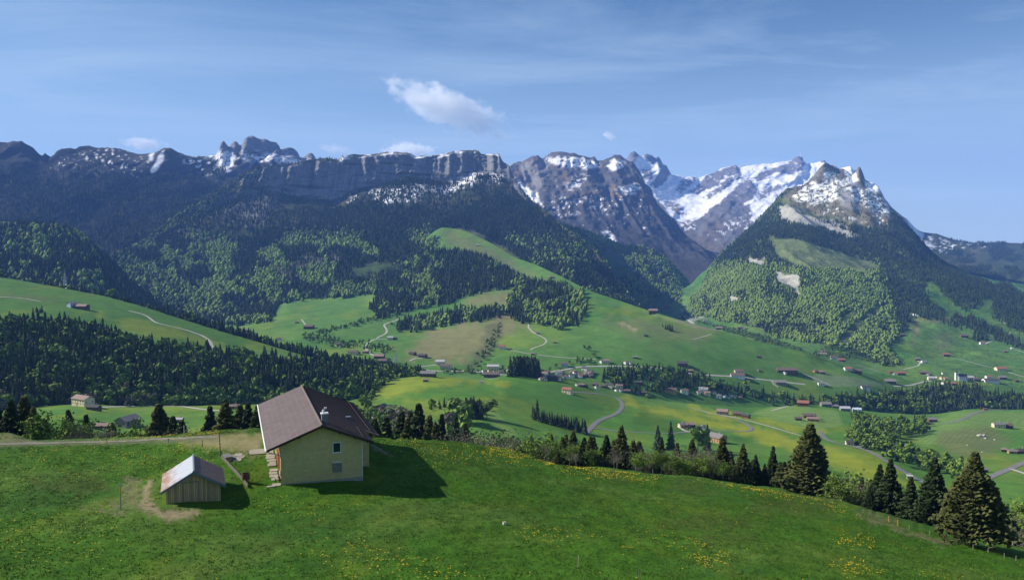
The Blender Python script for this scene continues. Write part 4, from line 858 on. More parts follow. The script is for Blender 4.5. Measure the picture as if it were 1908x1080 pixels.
forest('left', lambda px, py, V, X, Y: (V > 0.6) * (1 - sm01(V, 3.2, 4.4)) * (0.35 + 0.65 * sm01(fbm(X / 160, Z_ if False else Y / 240, 351, 4), -0.3, 0.2)) * (px < 420), 1 / 210.0, lambda px, py, X, Y: 0 * px, 16, 28, ('dark conifer forest on the shaded left mountain range', ''))
forest('hump', lambda px, py, V, X, Y: 1 - inpoly(px, py, [[(1060,426),(1110,450),(1160,472),(1190,480),(1150,476),(1100,452)], [(1105,458),(1160,476),(1175,500),(1205,496),(1150,525),(1115,490)], [(1200,560),(1240,548),(1290,588),(1340,600),(1250,600)]], 2, 4), 1 / 100.0, nmix(36, 361, -0.35, -0.02, 0.92), 15, 26, ('dark conifers on the foothill below the rocky mountain', 'green beech forest on the foothill below the rocky mountain'))
RCL = [[(1430,442),(1500,447),(1560,468),(1612,484),(1640,500),(1610,510),(1540,500),(1500,503),(1450,480)], [(1560,590),(1590,575),(1600,590),(1572,606)],
       [(1560,640),(1590,600),(1650,560),(1655,568),(1600,620),(1580,650)],
       [(1452,386),(1490,390),(1530,410),(1600,436),(1600,446),(1530,426),(1456,410)], [(1443,503),(1490,510),(1492,553),(1482,545),(1446,523)], [(1393,478),(1425,486),(1424,497),(1395,490)], [(1357,551),(1379,550),(1379,563),(1359,564)]]
def mask_right(px, py, V, X, Y):
    m = inpoly(px, py, [RF], 2, 4) * (1 - inpoly(px, py, RCL, 2, 4)); up = 1 - sm01(py, 400, 440)
    m = m * (1 - 0.95 * polymask(px, py, [(1450,392),(1458,352),(1480,340),(1530,295),(1610,295),(1655,365),(1668,405),(1640,432),(1600,424),(1540,412),(1490,400)], 5, 8, 10, 9))
    m = m * (1 - 0.5 * up * (1 - sm01(px, 1640, 1690)))
    for pl, d in (([(1790,545),(1830,560),(1800,575),(1770,560)], .8), ([(1740,530),(1790,516),(1820,540),(1830,570),(1800,580),(1770,560)], .8), ([(1700,575),(1760,580),(1765,600),(1715,590)], .9), ([(1690,560),(1720,540),(1745,575),(1700,590)], .9), ([(1830,535),(1880,530),(1900,560),(1870,565),(1840,555)], .9),
                  ([(1780,585),(1830,600),(1908,640),(1908,655),(1850,630),(1800,612),(1770,600)], .7), ([(1810,602),(1838,602),(1840,622),(1814,620)], .9), ([(1850,560),(1950,590),(1960,640),(1900,620),(1850,590)], .7), ([(1700,470),(1760,490),(1860,540),(1960,560),(1960,590),(1850,560),(1760,530),(1715,520)], .8), ([(1760,600),(1775,598),(1790,615),(1770,610)], .5)):
        m = np.maximum(m, polymask(px, py, pl, 2, 5, 9, int(pl[0][0])) * d)
    return m
forest('right', mask_right, 1 / 46.0, lambda px, py, X, Y: np.clip(sm01(py, 478, 510) * (1 - sm01(px + (600 - py) * 0.35, 1655, 1685)) * 0.93 * (1 - 0.75 * sm01(fbm(px / 30, py / 22, 371, 4), 0.15, 0.35)), 0, 1), 10, 19, ('dark conifers on the upper and right flank of the right mountain', 'bright green beech forest on the right mountain'))
forest('far', lambda px, py, V, X, Y: sm01(fbm(px / 30, py / 12, 176, 4), -0.02, 0.2) * sm01(px, 1735, 1800) * (V > 0.5), 1 / 260.0, lambda px, py, X, Y: 0 * px, 16, 24, ('dark woods on the far hills at the right', ''))
# stream-side belts on the valley floor
B1 = [(1120,706),(1135,690),(1200,686),(1255,692),(1300,704),(1400,724),(1465,742),(1560,746),(1560,757),(1440,753),(1395,743),(1330,727),(1290,722),(1240,731),(1190,736),(1150,722)]
B1c = [(1170,712),(1230,706),(1225,722),(1180,724)]
forest('green', lambda px, py, V, X, Y: inpoly(px, py, [B1], 2, 3) * (1 - inpoly(px, py, [B1c], 2, 2)), 1 / 75.0, nmix(24, 381, -0.2, 0.25, 0.62), 11, 20, ('conifers in the belt along the stream beside the village', 'green and budding trees along the stream beside the village'), (P_CON_MID, P_DEC_MID))
B2 = [(1440,745),(1560,740),(1690,738),(1725,724),(1790,722),(1840,734),(1908,742),(2080,745),(2080,780),(1800,768),(1700,776),(1600,772),(1500,757)]
forest('right', lambda px, py, V, X, Y: inpoly(px, py, [B2], 2, 3) + 0 * X, 1 / 70.0, lambda px, py, X, Y: 0.30 + 0.4 * sm01(py, 765, 780) - .2 * (px > 1730), 13, 24, ('conifers in the dark belt along the stream at the right', 'budding trees in the belt along the stream at the right'), (P_CON_MID, P_DEC_MID))
forest('green', lambda px, py, V, X, Y: inpoly(px, py, [B2], 2, 3) * (px > 1555), 1 / 70.0, lambda px, py, X, Y: 0.30 + 0.4 * sm01(py, 765, 780) - .2 * (px > 1730), 13, 24, ('conifers in the dark belt along the stream at the right', 'budding trees in the belt along the stream at the right'), (P_CON_MID, P_DEC_MID))
B3 = [(1585,775),(1640,792),(1700,792),(1730,786),(1722,806),(1668,820),(1660,838),(1725,852),(1795,878),(1830,905),(1790,900),(1640,850),(1575,818),(1590,800)]
forest('front', lambda px, py, V, X, Y: inpoly(px, py, [B3], 3, 5) * (1 - 0.3 * (px > 1680)), 1 / 60.0, lambda px, py, X, Y: 0.93 + 0 * px, 9, 17, ('few conifers in the leafy hollow at the right', 'green and budding trees in the hollow below the pale mown field'), (P_CON_MID, P_DEC_MID))
for nm, key, pl, den, dc, h0, h1 in [
   ('hedgerow trees on the green valley slope', 'green', [[(590,620),(640,606),(700,592),(745,586),(748,590),(700,600),(640,614),(600,628)], [(560,626),(600,620),(640,636),(690,645),(690,652),(630,648),(565,636)], [(650,640),(700,640),(745,655),(700,660)], [(728,604),(790,600),(800,612),(748,620)],[(905,640),(935,600),(930,640),(885,690),(870,690)],[(990,690),(1030,688),(1075,672),(1110,668),(1118,655),(1124,672),(1100,680),(1060,682)],[(1085,650),(1105,655),(1122,670),(1112,672)],[(800,690),(1040,690),(1040,697),(800,697)]], 1/150., .85, 6, 13),
   ('trees along the foot of the steep hill at the right', 'right', [[(1500,668),(1560,640),(1600,648),(1650,662),(1690,680),(1660,684),(1600,668)], [(1300,600),(1420,625),(1500,655),(1490,660),(1400,632)]], 1/120., .85, 8, 14),
   ('bushes and trees behind the low pasture edge', 'front', [[(672,738),(720,704),(735,704),(700,735),(690,760),(675,770)], [(800,755),(905,758),(905,765),(800,766)],[(640,770),(700,765),(760,790),(780,800),(700,812)]], 1/60., .8, 6, 12)]:
    forest(key, lambda px, py, V, X, Y, pl=pl: inpoly(px, py, pl, 1.5, 2), den, lambda px, py, X, Y, dc=dc: dc + 0 * px, h0, h1, ('dark conifers among ' + nm, nm), (P_CON_MID, P_DEC_MID))
# ------------------------------------------------------------------ individual trees
rn5 = np.random.default_rng(23)
def raw_mesh(name, arr, m, sm=False):
    v, t, a = arr; me = mesh_np(name, v, tris=t, smooth_shade=sm); set_float(me, "tint", np.clip(a, 0, 1)); me.materials.append(m); return me
def mb_mesh(name, mb, m):
    me = bpy.data.meshes.new(name); me.from_pydata(mb.v, [], mb.f); me.update(); me.polygons.foreach_set("use_smooth", [True] * len(me.polygons)); me.materials.append(m); return me
TRK_C = mb_mesh("spruce_trunk", MB().tube([(0, 0, -0.08), (0, 0, 0.06), (0.004, 0, 0.5), (0, 0, 0.97)], [0.022, 0.014, 0.009, 0.002], 7), M_BARK)
TRK_M = mb_mesh("tree_trunk", MB().tube([(0, 0, -0.08), (0, 0, 0.1), (0.01, 0, 0.6)], [0.024, 0.018, 0.007], 6), M_BARKG)
SPR_N = [raw_mesh("crown", near_spruce(rn5, 44, 0.27, 0.5, 1.5), M_CONW), raw_mesh("crown", near_spruce(rn5, 36, 0.24, 0.35, 1.3), M_CONW), raw_mesh("crown", near_spruce(rn5, 34, 0.21, 0.3, 1.3), M_CON), raw_mesh("crown", near_spruce(rn5, 36, 0.25, 0.45, 1.3), M_CON), raw_mesh("crown", near_spruce(rn5, 46, 0.27, 0.5, 1.5, 0.16), M_CONW)]
SPR_M = [raw_mesh("crown", star_conifer(rn5, 14, 12, 0.19, 0.05), M_CON) for _ in range(5)]
DEC_M = [raw_mesh("crown", clump_tree(rn5, 420, 0.055), M_DEC) for _ in range(5)]
GRY_M = [raw_mesh("crown", clump_tree(rn5, 420, 0.032, rad=0.27, low=0.1), M_GREY) for _ in range(4)]
LIMB = []
for i in range(4):
    mb, tips = limb_tree(rn5); tw = leafy(rn5, tips, 1500, 0.020, 0.045); tg = leafy(rn5, tips, 900, 0.011, 0.05)
    LIMB.append((mb_mesh("trunk", mb, M_BARKG), raw_mesh("crown", tw, M_DEC), raw_mesh("crown", tg, M_GREY)))
def tree(name, label, cat, x, y, z, h, crown, trunk, w=1.0, group=None):
    o = empty(name, (x, y, z), rn5.random() * 6.283)
    c = link("crown", crown); c.parent = o; c.scale = (h * w, h * w, h)
    t = link("trunk", trunk); t.parent = o; t.scale = (h * w, h * w, h)
    tag(o, label, cat, group); return o
def plant_px(px, top, Y, kind, label=None, group=None, w=1.0, hclamp=(3, 32), base=None, keys=None, var=None):
    """stand a tree on the terrain at the distance Y along the line of sight px; its top reaches the photo line `top`"""
    if base is not None:
        p = hit(px, base, keys); x, y, z = p.x, p.y, p.z
    else:
        x = float(unproj(px, top, Y)[0]); y = Y; z = ground(x, y)
    zt = float(unproj(px, top, y)[2]); h = min(max(zt - z, hclamp[0]), hclamp[1])
    v = int(rn5.integers(0, 100)) if var is None else var
    if kind == 'S': tree('spruce_tree', label or 'dark spruce standing at the meadow edge', 'tree', x, y, z, h, SPR_N[v if v == 4 else v % 4], TRK_C, w * 1.12, group)
    elif kind == 's': tree('spruce_tree', label, 'tree', x, y, z, h, SPR_M[v % 5], TRK_C, w, group)
    elif kind == 'D': L_ = LIMB[v % 4]; tree('leafy_tree', label, 'tree', x, y, z, h * 0.95, L_[1], L_[0], w, group)
    elif kind == 'B': L_ = LIMB[v % 4]; tree('bare_tree', label, 'tree', x, y, z, h * 0.95, L_[2], L_[0], w, group)
    elif kind == 'd': tree('leafy_tree', label, 'tree', x, y, z, h, DEC_M[v % 5], TRK_M, w, group)
    elif kind == 'g': tree('bare_tree', label, 'tree', x, y, z, h, GRY_M[v % 4], TRK_M, w, group)

# big trees along the meadow edge, each told apart
for px, top, Y, k, w, lab in [
  (1510, 785, 172, 'S', 1.30, 'tallest and broadest spruce, in the middle of the row above the meadow edge'),
  (1462, 858, 178, 'S', 1.2, 'lower spruce leaning into the left side of the broadest spruce'),
  (1660, 851, 150, 'S', 0.95, 'slender spruce with pointed top left of the two big spruces at the right'),
  (1640, 862, 156, 'S', 0.95, 'slender spruce close behind the left of the pointed spruce pair'),
  (1620, 905, 150, 'S', 1.0, 'short spruce at the left foot of the pointed spruce pair'),
  (1742, 849, 140, 'S', 1.05, 'brown tinged spruce with blunt top between the pointed pair and the rightmost spruce'),
  (1698, 885, 146, 'S', 1.0, 'lower dark spruce in front of the gap beside the blunt topped spruce'),
  (1860, 915, 132, 'S', 1.0, 'dark low conifer behind the right side of the rightmost spruce'),
  (1385, 824, 172, 'S', 1.0, 'brownish cone shaped spruce left of the broadest spruce'),
  (1347, 812, 176, 'S', 0.95, 'dark cone shaped spruce standing second left of the broadest spruce'),
  (1362, 838, 182, 'S', 0.9, 'spruce half hidden between two cone shaped spruces'),
  (1408, 845, 176, 'S', 0.9, 'narrow dark spruce right of the brownish cone shaped spruce'),
  (1425, 862, 182, 'S', 0.9, 'low narrow spruce two right of the brownish cone shaped spruce'),
  (1441, 828, 190, 'S', 0.75, 'thin spruce with a spire top just left of the broadest spruce'),
  (1290, 815, 190, 'S', 0.9, 'spruce with dense rounded top rising out of the bare twiggy trees'),
  (1233, 812, 186, 'S', 0.75, 'spruce with bare lower stem among the grey twiggy trees'),
  (1222, 838, 172, 'S', 0.95, 'bright edged small spruce in front of the grey twiggy trees'),
  (1158, 790, 182, 'S', 1.0, 'tall spruce with a slim top, highest of the left part of the row'),
  (1130, 808, 186, 'S', 1.0, 'spruce just left of the highest one in the left part of the row'),
  (1180, 818, 188, 'S', 1.0, 'spruce just right of the highest one in the left part of the row'),
  (1100, 810, 182, 'S', 1.1, 'broad round shouldered spruce in the left part of the row'),
  (1068, 800, 190, 'S', 1.0, 'spruce with drooping top at the left part of the row'),
  (1048, 812, 180, 'S', 1.1, 'leftmost broad spruce of the row where the meadow bends down'),
  (1085, 820, 176, 'S', 1.0, 'dark spruce in the gap at the left part of the row'),
  (1040, 850, 165, 'S', 1.2, 'small spreading spruce at the left foot of the row'),
  (1200, 850, 195, 'S', 0.9, 'low dark spruce at the start of the grey twiggy trees'),
  (1262, 822, 215, 'S', 0.7, 'thin spruce far back behind the grey twiggy trees'),
  (720, 772, 215, 'S', 0.95, 'spruce nearest the right edge of the farmhouse roof'),
  (748, 762, 225, 'S', 0.95, 'spruce behind the hill, second to the right of the farmhouse roof'),
  (758, 780, 205, 'S', 0.9, 'dark narrow spruce third to the right of the farmhouse roof'),
  (780, 748, 228, 'S', 1.0, 'tallest spruce of the clump right of the farmhouse'),
  (764, 762, 232, 'S', 0.8, 'spruce touching the left side of the tallest one of the clump'),
  (800, 770, 222, 'S', 0.9, 'brown tinged spruce just right of the tallest of the clump'),
  (812, 783, 210, 'S', 0.9, 'dark spruce at the right front of the clump by the farmhouse'),
  (796, 792, 205, 'S', 0.8, 'low dark spruce at the front of the clump by the farmhouse'),
  (823, 768, 235, 'S', 0.7, 'thin spruce at the right end of the clump by the farmhouse'),
  (867, 786, 222, 'S', 0.85, 'slim spruce standing among bare trees right of the clump'),
  (850, 770, 300, 'S', 0.6, 'thin dark spruce far behind the bare trees right of the clump'),
  (698, 775, 200, 'S', 0.9, 'dark spruce top just showing over the farmhouse roof eave'),
  (20, 742, 168, 'S', 1.1, 'tall dark spruce near the left edge of the picture'),
  (-12, 735, 172, 'S', 1.1, 'dark spruce cut by the left edge of the picture'),
  (45, 735, 178, 'S', 1.1, 'highest dark spruce of the group at the far left'),
  (62, 755, 165, 'S', 1.1, 'dark spruce at the right side of the far left group'),
  (85, 778, 172, 'S', 1.1, 'low spruce at the right foot of the far left group'),
  (420, 742, 178, 'S', 1.25, 'broad spruce with sunlit left side standing left of the farmhouse'),
  (447, 750, 185, 'S', 1.0, 'dark spruce right behind the broad sunlit one'),
  (462, 748, 180, 'S', 1.0, 'dark spruce second from the farmhouse roof corner'),
  (480, 752, 176, 'S', 1.0, 'dark spruce touching the left corner of the farmhouse roof'),
  (391, 753, 230, 'S', 0.9, 'small spruce standing alone left of the broad sunlit spruce'),
  (296, 748, 215, 'S', 1.15, 'dense dark spruce standing alone on the far side of the track'),
  (322, 772, 205, 'S', 1.0, 'small spruce right of the lone dense dark spruce'),
  (338, 780, 200, 'S', 1.0, 'very small spruce beside the roof behind the track'),
  (208, 785, 185, 'S', 1.0, 'small dark spruce in front of the grey barn'),
  (160, 770, 182, 'S', 0.9, 'dark spruce rising from the leafy trees at the left'),
  (127, 760, 230, 'S', 0.9, 'thin spruce behind the fresh green tree at the left')]:
    plant_px(px, top, Y, k, lab, None, w, var={1.30: 0}.get(w))
plant_px(1812, 838, 0, 'S', 'big rightmost spruce with a bare leaning trunk, standing in the grass', None, 1.18, base=1016, keys=['near'], var=4)
for px, top, Y, k, w, lab in [
  (97, 760, 165, 'D', 1.2, 'fresh yellow green leafy tree beside the far left spruces'),
  (125, 772, 162, 'D', 1.1, 'leafy tree just right of the fresh yellow green one'),
  (150, 785, 158, 'B', 1.3, 'budding tree in the middle of the left hedge'),
  (172, 782, 162, 'B', 1.2, 'grey twiggy tree in the left hedge below the farm with the big barn'),
  (190, 795, 165, 'B', 1.2, 'low bare tree beside the roof hidden in the left hedge'),
  (228, 772, 172, 'D', 1.1, 'pale green leafy tree in front of the grey barn'),
  (245, 792, 160, 'D', 1.2, 'low leafy bush right of the pale green tree'),
  (318, 795, 165, 'B', 1.5, 'wide bare bush below the lone dense dark spruce'),
  (375, 785, 175, 'B', 1.5, 'wide bare bush left of the broad sunlit spruce'),
  (836, 790, 215, 'B', 1.2, 'bare pale stemmed tree right of the spruce clump'),
  (852, 795, 205, 'B', 1.2, 'bare pale stemmed tree in front of the slim spruce'),
  (880, 792, 218, 'B', 1.2, 'bare tree right of the slim spruce'),
  (905, 800, 230, 'B', 1.1, 'small round bare tree at the right end of the bare trees'),
  (822, 782, 225, 'B', 1.1, 'bare tree leaning on the spruce clump'),
  (712, 790, 195, 'D', 1.2, 'light green bush between the farmhouse roof and the spruce clump'),
  (955, 818, 0, 'B', 1.1, 'small leafless tree standing alone in the meadow'),
  (985, 800, 200, 'D', 1.3, 'bright leafy tree left of the row above the meadow'),
  (1008, 806, 195, 'D', 1.3, 'pale leafy tree near the left end of the row'),
  (1025, 800, 205, 'B', 1.2, 'bare tree near the left end of the row'),
  (962, 808, 215, 'B', 1.1, 'twiggy tree behind the small leafless tree'),
  (1075, 838, 158, 'B', 1.6, 'round bare bush at the foot of the left part of the row'),
  (1205, 825, 195, 'B', 1.0, 'grey bare tree at the left end of the twiggy stretch'),
  (1250, 835, 180, 'B', 1.1, 'grey bare tree with pale stems right of the bright edged spruce'),
  (1268, 830, 185, 'B', 1.1, 'grey bare tree left of the round topped spruce'),
  (1300, 845, 175, 'D', 1.2, 'fresh green leafy tree below the round topped spruce'),
  (1312, 830, 188, 'B', 1.1, 'grey bare tree right of the round topped spruce'),
  (1328, 828, 185, 'B', 1.1, 'grey bare tree left of the cone shaped dark spruce'),
  (1278, 850, 170, 'D', 1.2, 'low bright green tree in the twiggy stretch'),
  (1145, 862, 165, 'B', 1.4, 'low bare bush at the meadow rim below the slim topped spruce'),
  (1560, 880, 168, 'B', 1.4, 'bare bush right of the broadest spruce'),
  (1585, 885, 160, 'D', 1.3, 'leafy bush in the gap right of the broadest spruce'),
  (1605, 895, 160, 'B', 1.4, 'grey bush left of the pointed spruce pair'),
  (1890, 945, 125, 'B', 1.5, 'bare bush at the right edge below the last spruces'),
  (1915, 935, 128, 'D', 1.5, 'leafy bush cut by the right edge'),
  (1875, 960, 118, 'B', 1.4, 'low twiggy bush below the dark low conifer'),
  (850, 738, 700, 'd', 1.35, 'large pale green tree left of the dark grove at the barn'),
  (866, 748, 690, 'd', 1.2, 'pale green tree between the large one and the dark barn'),
  (907, 741, 730, 'd', 1.3, 'single round green tree beside the pale small roof'),
  (1300, 795, 690, 'd', 1.3, 'bright green tree between the timber chalet and the farm cluster'),
  (735, 742, 640, 'g', 1.5, 'tall bare tree in the hollow below the yellow hill'),
  (755, 748, 620, 'g', 1.5, 'bare tree right of the tall bare one in the hollow'),
  (1208, 733, 1160, 'd', 1.4, 'round bright green tree at the edge of the yellow field'),
  (1250, 783, 690, 's', 1.0, 'small pointed conifer behind the farm cluster'),
  (1226, 790, 690, 's', 1.2, 'dark bushy conifer at the left corner of the farm cluster'),
  (1318, 788, 700, 's', 1.2, 'dark conifer right of the white fronted house')]:
    if Y == 0: plant_px(px, top, 0, k, lab, None, w, base=842, keys=['near'])
    else: plant_px(px, top, Y, k, lab, None, w, hclamp=(3, 26))
# groves and rows whose members cannot be told apart
def grove(n, xs, tops, Y, kinds, label, group, w=1.0, hc=(5, 28), bases=None):
    for i in range(n):
        px = xs[0] + (xs[1] - xs[0]) * (i + 0.5 + 0.7 * (rn5.random() - 0.5)) / n; tp = np.interp(px, [xs[0], xs[1]], tops) + rn5.normal(0, 2.2); k = kinds[int(rn5.integers(len(kinds)))]
        if bases: plant_px(px, tp, 0, k, label, group, w * (0.9 + 0.2 * rn5.random()), hc, base=np.interp(px, [xs[0], xs[1]], bases) + 5 * rn5.random(), keys=['front']); continue
        plant_px(px, tp, Y[0] + (Y[1] - Y[0]) * rn5.random(), k, label, group, w * (0.9 + 0.2 * rn5.random()), hc)
grove(26, (956, 1004), (652, 656), (1130, 1165), 's', 'tall dark spruce in the tight grove in front of the village church', 'spruces in the grove before the village', 1.1)
plant_px(951, 662, 1120, 's', 'lone dark spruce just left of the grove before the village', None, 1.1)
grove(12, (866, 898), (739, 745), (720, 745), 's', 'dark spruce in the small grove behind the grey barn', 'spruces behind the grey barn', 1.0)
grove(26, (990, 1094), (756, 782), (640, 720), 's', 'small dark spruce in the hedge below the bending road', 'spruces in the hedge below the bending road', 1.1, bases=(776, 806))
plant_px(1001, 742, 0, 's', 'taller dark spruce at the upper end of the hedge below the bending road', None, 1.0, base=778, keys=['front'])
grove(14, (900, 945), (790, 800), (260, 330), 'BD', 'budding tree on the slope behind the meadow', 'budding trees behind the meadow')
grove(16, (935, 1030), (800, 806), (225, 300), 'BBs', 'tree in the thicket left of the spruce row', 'trees in the thicket left of the spruce row')
grove(36, (1185, 1345), (830, 838), (172, 215), 'B', 'grey leafless tree in the twiggy stretch of the row', 'leafless trees in the row', 1.0)
grove(16, (1180, 1360), (838, 850), (160, 190), 'D', 'light green leafy tree filling the gaps of the spruce row', 'leafy trees in the spruce row')
grove(10, (1010, 1200), (815, 835), (168, 185), 'DDB', 'leafy tree at the foot of the left part of the spruce row', 'leafy trees at the left part of the spruce row')
grove(9, (1045, 1205), (806, 822), (190, 215), 'S', 'spruce filling the back of the left part of the row', 'spruces at the back of the row')
grove(8, (1330, 1480), (850, 862), (175, 200), 'S', 'spruce filling the back of the row left of the broadest spruce', 'spruces at the back of the row')
grove(7, (1560, 1700), (880, 900), (155, 185), 'DDS', 'tree in the gap right of the broadest spruce', 'trees in the gap of the row')
grove(20, (1545, 1750), (868, 905), (190, 260), 'BD', 'tree in the thicket behind the pointed spruces', 'trees in the thicket behind the pointed spruces')
grove(10, (1845, 1960), (930, 950), (150, 200), 'BD', 'bush in the thicket at the right edge', 'bushes at the right edge')
grove(7, (1232, 1254), (600, 602), (1790, 1830), 's', 'dark spruce of the little wood on the green slope', 'spruces of the little wood on the green slope')
grove(4, (60, 82), (571, 573), (1190, 1210), 's', 'dark spruce of the pair on the left pasture', 'spruces on the left pasture', 1.3)
grove(6, (1815, 1840), (603, 606), (2500, 2560), 's', 'dark spruce of the little wood on the far right slope', 'spruces on the far right slope', 1.2, (8, 34))
grove(16, (740, 780), (768, 772), (520, 640), 'gs', 'small tree in the hollow behind the spruce clump', 'trees in the hollow behind the clump')
grove(9, (820, 860), (758, 762), (520, 620), 'gd', 'small tree in the hollow left of the grey barn', 'small trees left of the grey barn')
grove(10, (1170, 1215), (805, 815), (330, 420), 'sB', 'small conifer showing behind the spruce row', 'conifers behind the spruce row')
# wooded bank below the left pasture: the nearest trees one by one, the rest as one mass
PF = [(-500,612),(0,614),(60,610),(130,616),(190,628),(250,650),(330,660),(400,671),(480,678),(560,688),(640,692),(700,700),(790,708),(700,760),(600,790),(-500,830)]
P_, px_, py_, V_ = scatter(LAY['pasture'], lambda px, py, V, X, Y: np.maximum(inpoly(px, py, [PF], 2, 5) * (V < 2.25), 0), 1 / 47.0)
dd = rn5.random(len(P_)) < np.clip(0.22 + 0.70 * sm01(fbm(px_ / 45, py_ / 30, 401, 4), 0.0, 0.3) + 0.5 * sm01(py_, 735, 750) * (px_ > 240), 0, 0.9)
order = np.argsort(P_[:, 1]); inview = (px_ > -5) & (px_ < 790)
cnt = {True: 0, False: 0}; ind = np.zeros(len(P_), bool)
lim = {True: 120, False: 165}
for i in order:
    k = bool(dd[i])
    if inview[i] and cnt[k] < lim[k]: ind[i] = True; cnt[k] += 1
def bank(px, py): return ('leftmost' if px < 110 else 'behind the pale roofed farm' if px < 240 else 'above the bare bushes' if px < 400 else 'left of the farmhouse' if px < 540 else 'behind the farmhouse' if px < 650 else 'beside the yellow hill')
for i in np.nonzero(ind)[0]:
    x, y, z = P_[i]
    if dd[i]:
        g = rn5.random() < 0.35 and py_[i] > 720
        tree('bare_tree' if g else 'leafy_tree', ('grey budding tree' if g else 'light green leafy tree') + ' of the wooded bank, ' + bank(px_[i], py_[i]), 'tree', x, y, z - 0.5, 12 + 9 * rn5.random(), GRY_M[i % 4] if g else DEC_M[i % 5], TRK_M, 1.15, 'budding trees at the foot of the wooded bank' if g else 'leafy trees at the foot of the wooded bank')
    else: tree('spruce_tree', 'dark spruce of the wooded bank, ' + bank(px_[i], py_[i]), 'tree', x, y, z - 0.5, 17 + 10 * rn5.random(), SPR_M[i % 5], TRK_C, 1.0, 'spruces at the foot of the wooded bank')
r_ = ~ind
for sel, pr, m, nm, lab, h0, h1 in ((r_ & ~dd, P_CON_MID, M_CON, 'conifer_forest', 'dark conifers of the wooded bank below the left pasture', 13, 29), (r_ & dd, P_DEC_MID, M_DEC, 'leafy_forest', 'light green trees of the wooded bank below the left pasture', 12, 22)):
    merge_trees(nm, pr, P_[sel] - np.array([0, 0, 0.5]), h0 + (h1 - h0) * rn5.random(sel.sum()), 0.95 + 0.3 * rn5.random(sel.sum()), m, lab)
forest('pasture', lambda px, py, V, X, Y: (V > 4.0) * (px > -100) * (px < 790) * (0.25 + 0.75 * sm01(px, 330, 400)), 1 / 55.0, lambda px, py, X, Y: 0.22 + 0 * px, 13, 23, ('dark conifers lining the far side of the left pasture', 'leafy trees lining the far side of the left pasture'), (P_CON_MID, P_DEC_MID), back=True)
# ------------------------------------------------------------------ the farmhouse
M_WALL = plain("yellow_shingle", (0.60, 0.49, 0.23), 0.85, 0.07, 1.2)
def shingle(m, sx, sz, k):
    n, l = m.node_tree.nodes, m.node_tree.links; b = n["Principled BSDF"]; t = n.new("ShaderNodeTexCoord"); mp_ = n.new("ShaderNodeMapping"); mp_.inputs["Rotation"].default_value = (math.pi / 2, 0, 0)
    l.new(t.outputs["Object"], mp_.inputs[0]); br = n.new("ShaderNodeTexBrick"); br.inputs["Scale"].default_value = 1.0; br.inputs["Brick Width"].default_value = sx; br.inputs["Row Height"].default_value = sz; br.inputs["Mortar Size"].default_value = 0.012; br.inputs["Mortar Smooth"].default_value = 0.4
    l.new(mp_.outputs[0], br.inputs["Vector"]); old = b.inputs["Base Color"].links[0].from_socket
    br.inputs["Color1"].default_value = (1, 1, 1, 1); br.inputs["Color2"].default_value = (0.86, 0.88, 0.86, 1); br.inputs["Mortar"].default_value = (k, k, k, 1)
    mu = n.new("ShaderNodeMix"); mu.data_type = 'RGBA'; mu.blend_type = 'MULTIPLY'; mu.inputs[0].default_value = 1; l.new(old, mu.inputs[6]); l.new(br.outputs[0], mu.inputs[7]); l.new(mu.outputs[2], b.inputs["Base Color"])
shingle(M_WALL, 0.28, 0.24, 0.62)
def tile_mat(name, c, c2, joint, sx, sy):
    m = plain(name, c, 0.75, 0.2, 0.7, c2=c2, spec=0.3); n, l = m.node_tree.nodes, m.node_tree.links; b = n["Principled BSDF"]
    uv = n.new("ShaderNodeUVMap"); br = n.new("ShaderNodeTexBrick"); br.inputs["Scale"].default_value = 1.0; br.inputs["Brick Width"].default_value = sx; br.inputs["Row Height"].default_value = sy; br.inputs["Mortar Size"].default_value = 0.016; br.offset = 0.0
    l.new(uv.outputs[0], br.inputs["Vector"]); old = b.inputs["Base Color"].links[0].from_socket
    br.inputs["Color1"].default_value = (0.92, 0.92, 0.92, 1); br.inputs["Color2"].default_value = (1.08, 1.05, 1.05, 1); br.inputs["Mortar"].default_value = (*joint, 1)
    mu = n.new("ShaderNodeMix"); mu.data_type = 'RGBA'; mu.blend_type = 'MULTIPLY'; mu.inputs[0].default_value = 1; l.new(old, mu.inputs[6]); l.new(br.outputs[0], mu.inputs[7]); l.new(mu.outputs[2], b.inputs["Base Color"]); return m
M_ROOF = tile_mat("brown_panel_roof", (0.084, 0.060, 0.053), (0.118, 0.088, 0.080), (1.9, 1.6, 1.45), 0.93, 0.70)
M_ROOF.node_tree.nodes['Principled BSDF'].inputs['Roughness'].default_value = 0.6; M_ROOF.node_tree.nodes['Principled BSDF'].inputs['Specular IOR Level'].default_value = 0.4
M_CONC = plain("concrete", (0.28, 0.27, 0.25), 0.9, 0.25, 2.0)
M_SLAB = plain("pale_stone_slab", (0.29, 0.265, 0.215), 0.9, 0.22, 1.6)
M_WHITE = plain("white_paint", (0.70, 0.70, 0.68), 0.6, 0.1, 3)
M_SHUT = plain("green_shutter", (0.012, 0.045, 0.028), 0.6, 0.2, 3)
M_GREYWD = plain("grey_boarding", (0.22, 0.21, 0.18), 0.85, 0.25, 4, stretch=(8, 8, 1))
M_GLASS = plain("window_glass", (0.03, 0.04, 0.05), 0.15, 0.2, 2, spec=0.6)
M_DOOR = plain("red_brown_wood", (0.20, 0.055, 0.018), 0.7, 0.25, 4, stretch=(8, 8, 1))
M_DARKW = plain("dark_wood", (0.045, 0.032, 0.022), 0.85, 0.3, 4)
M_ZINC = plain("zinc", (0.34, 0.36, 0.40), 0.35, 0.15, 2, metal=0.7)
M_BENCH = plain("weathered_wood", (0.30, 0.28, 0.24), 0.85, 0.25, 5, stretch=(1, 8, 8))
M_RUST = plain("rust", (0.13, 0.07, 0.045), 0.9, 0.4, 6)
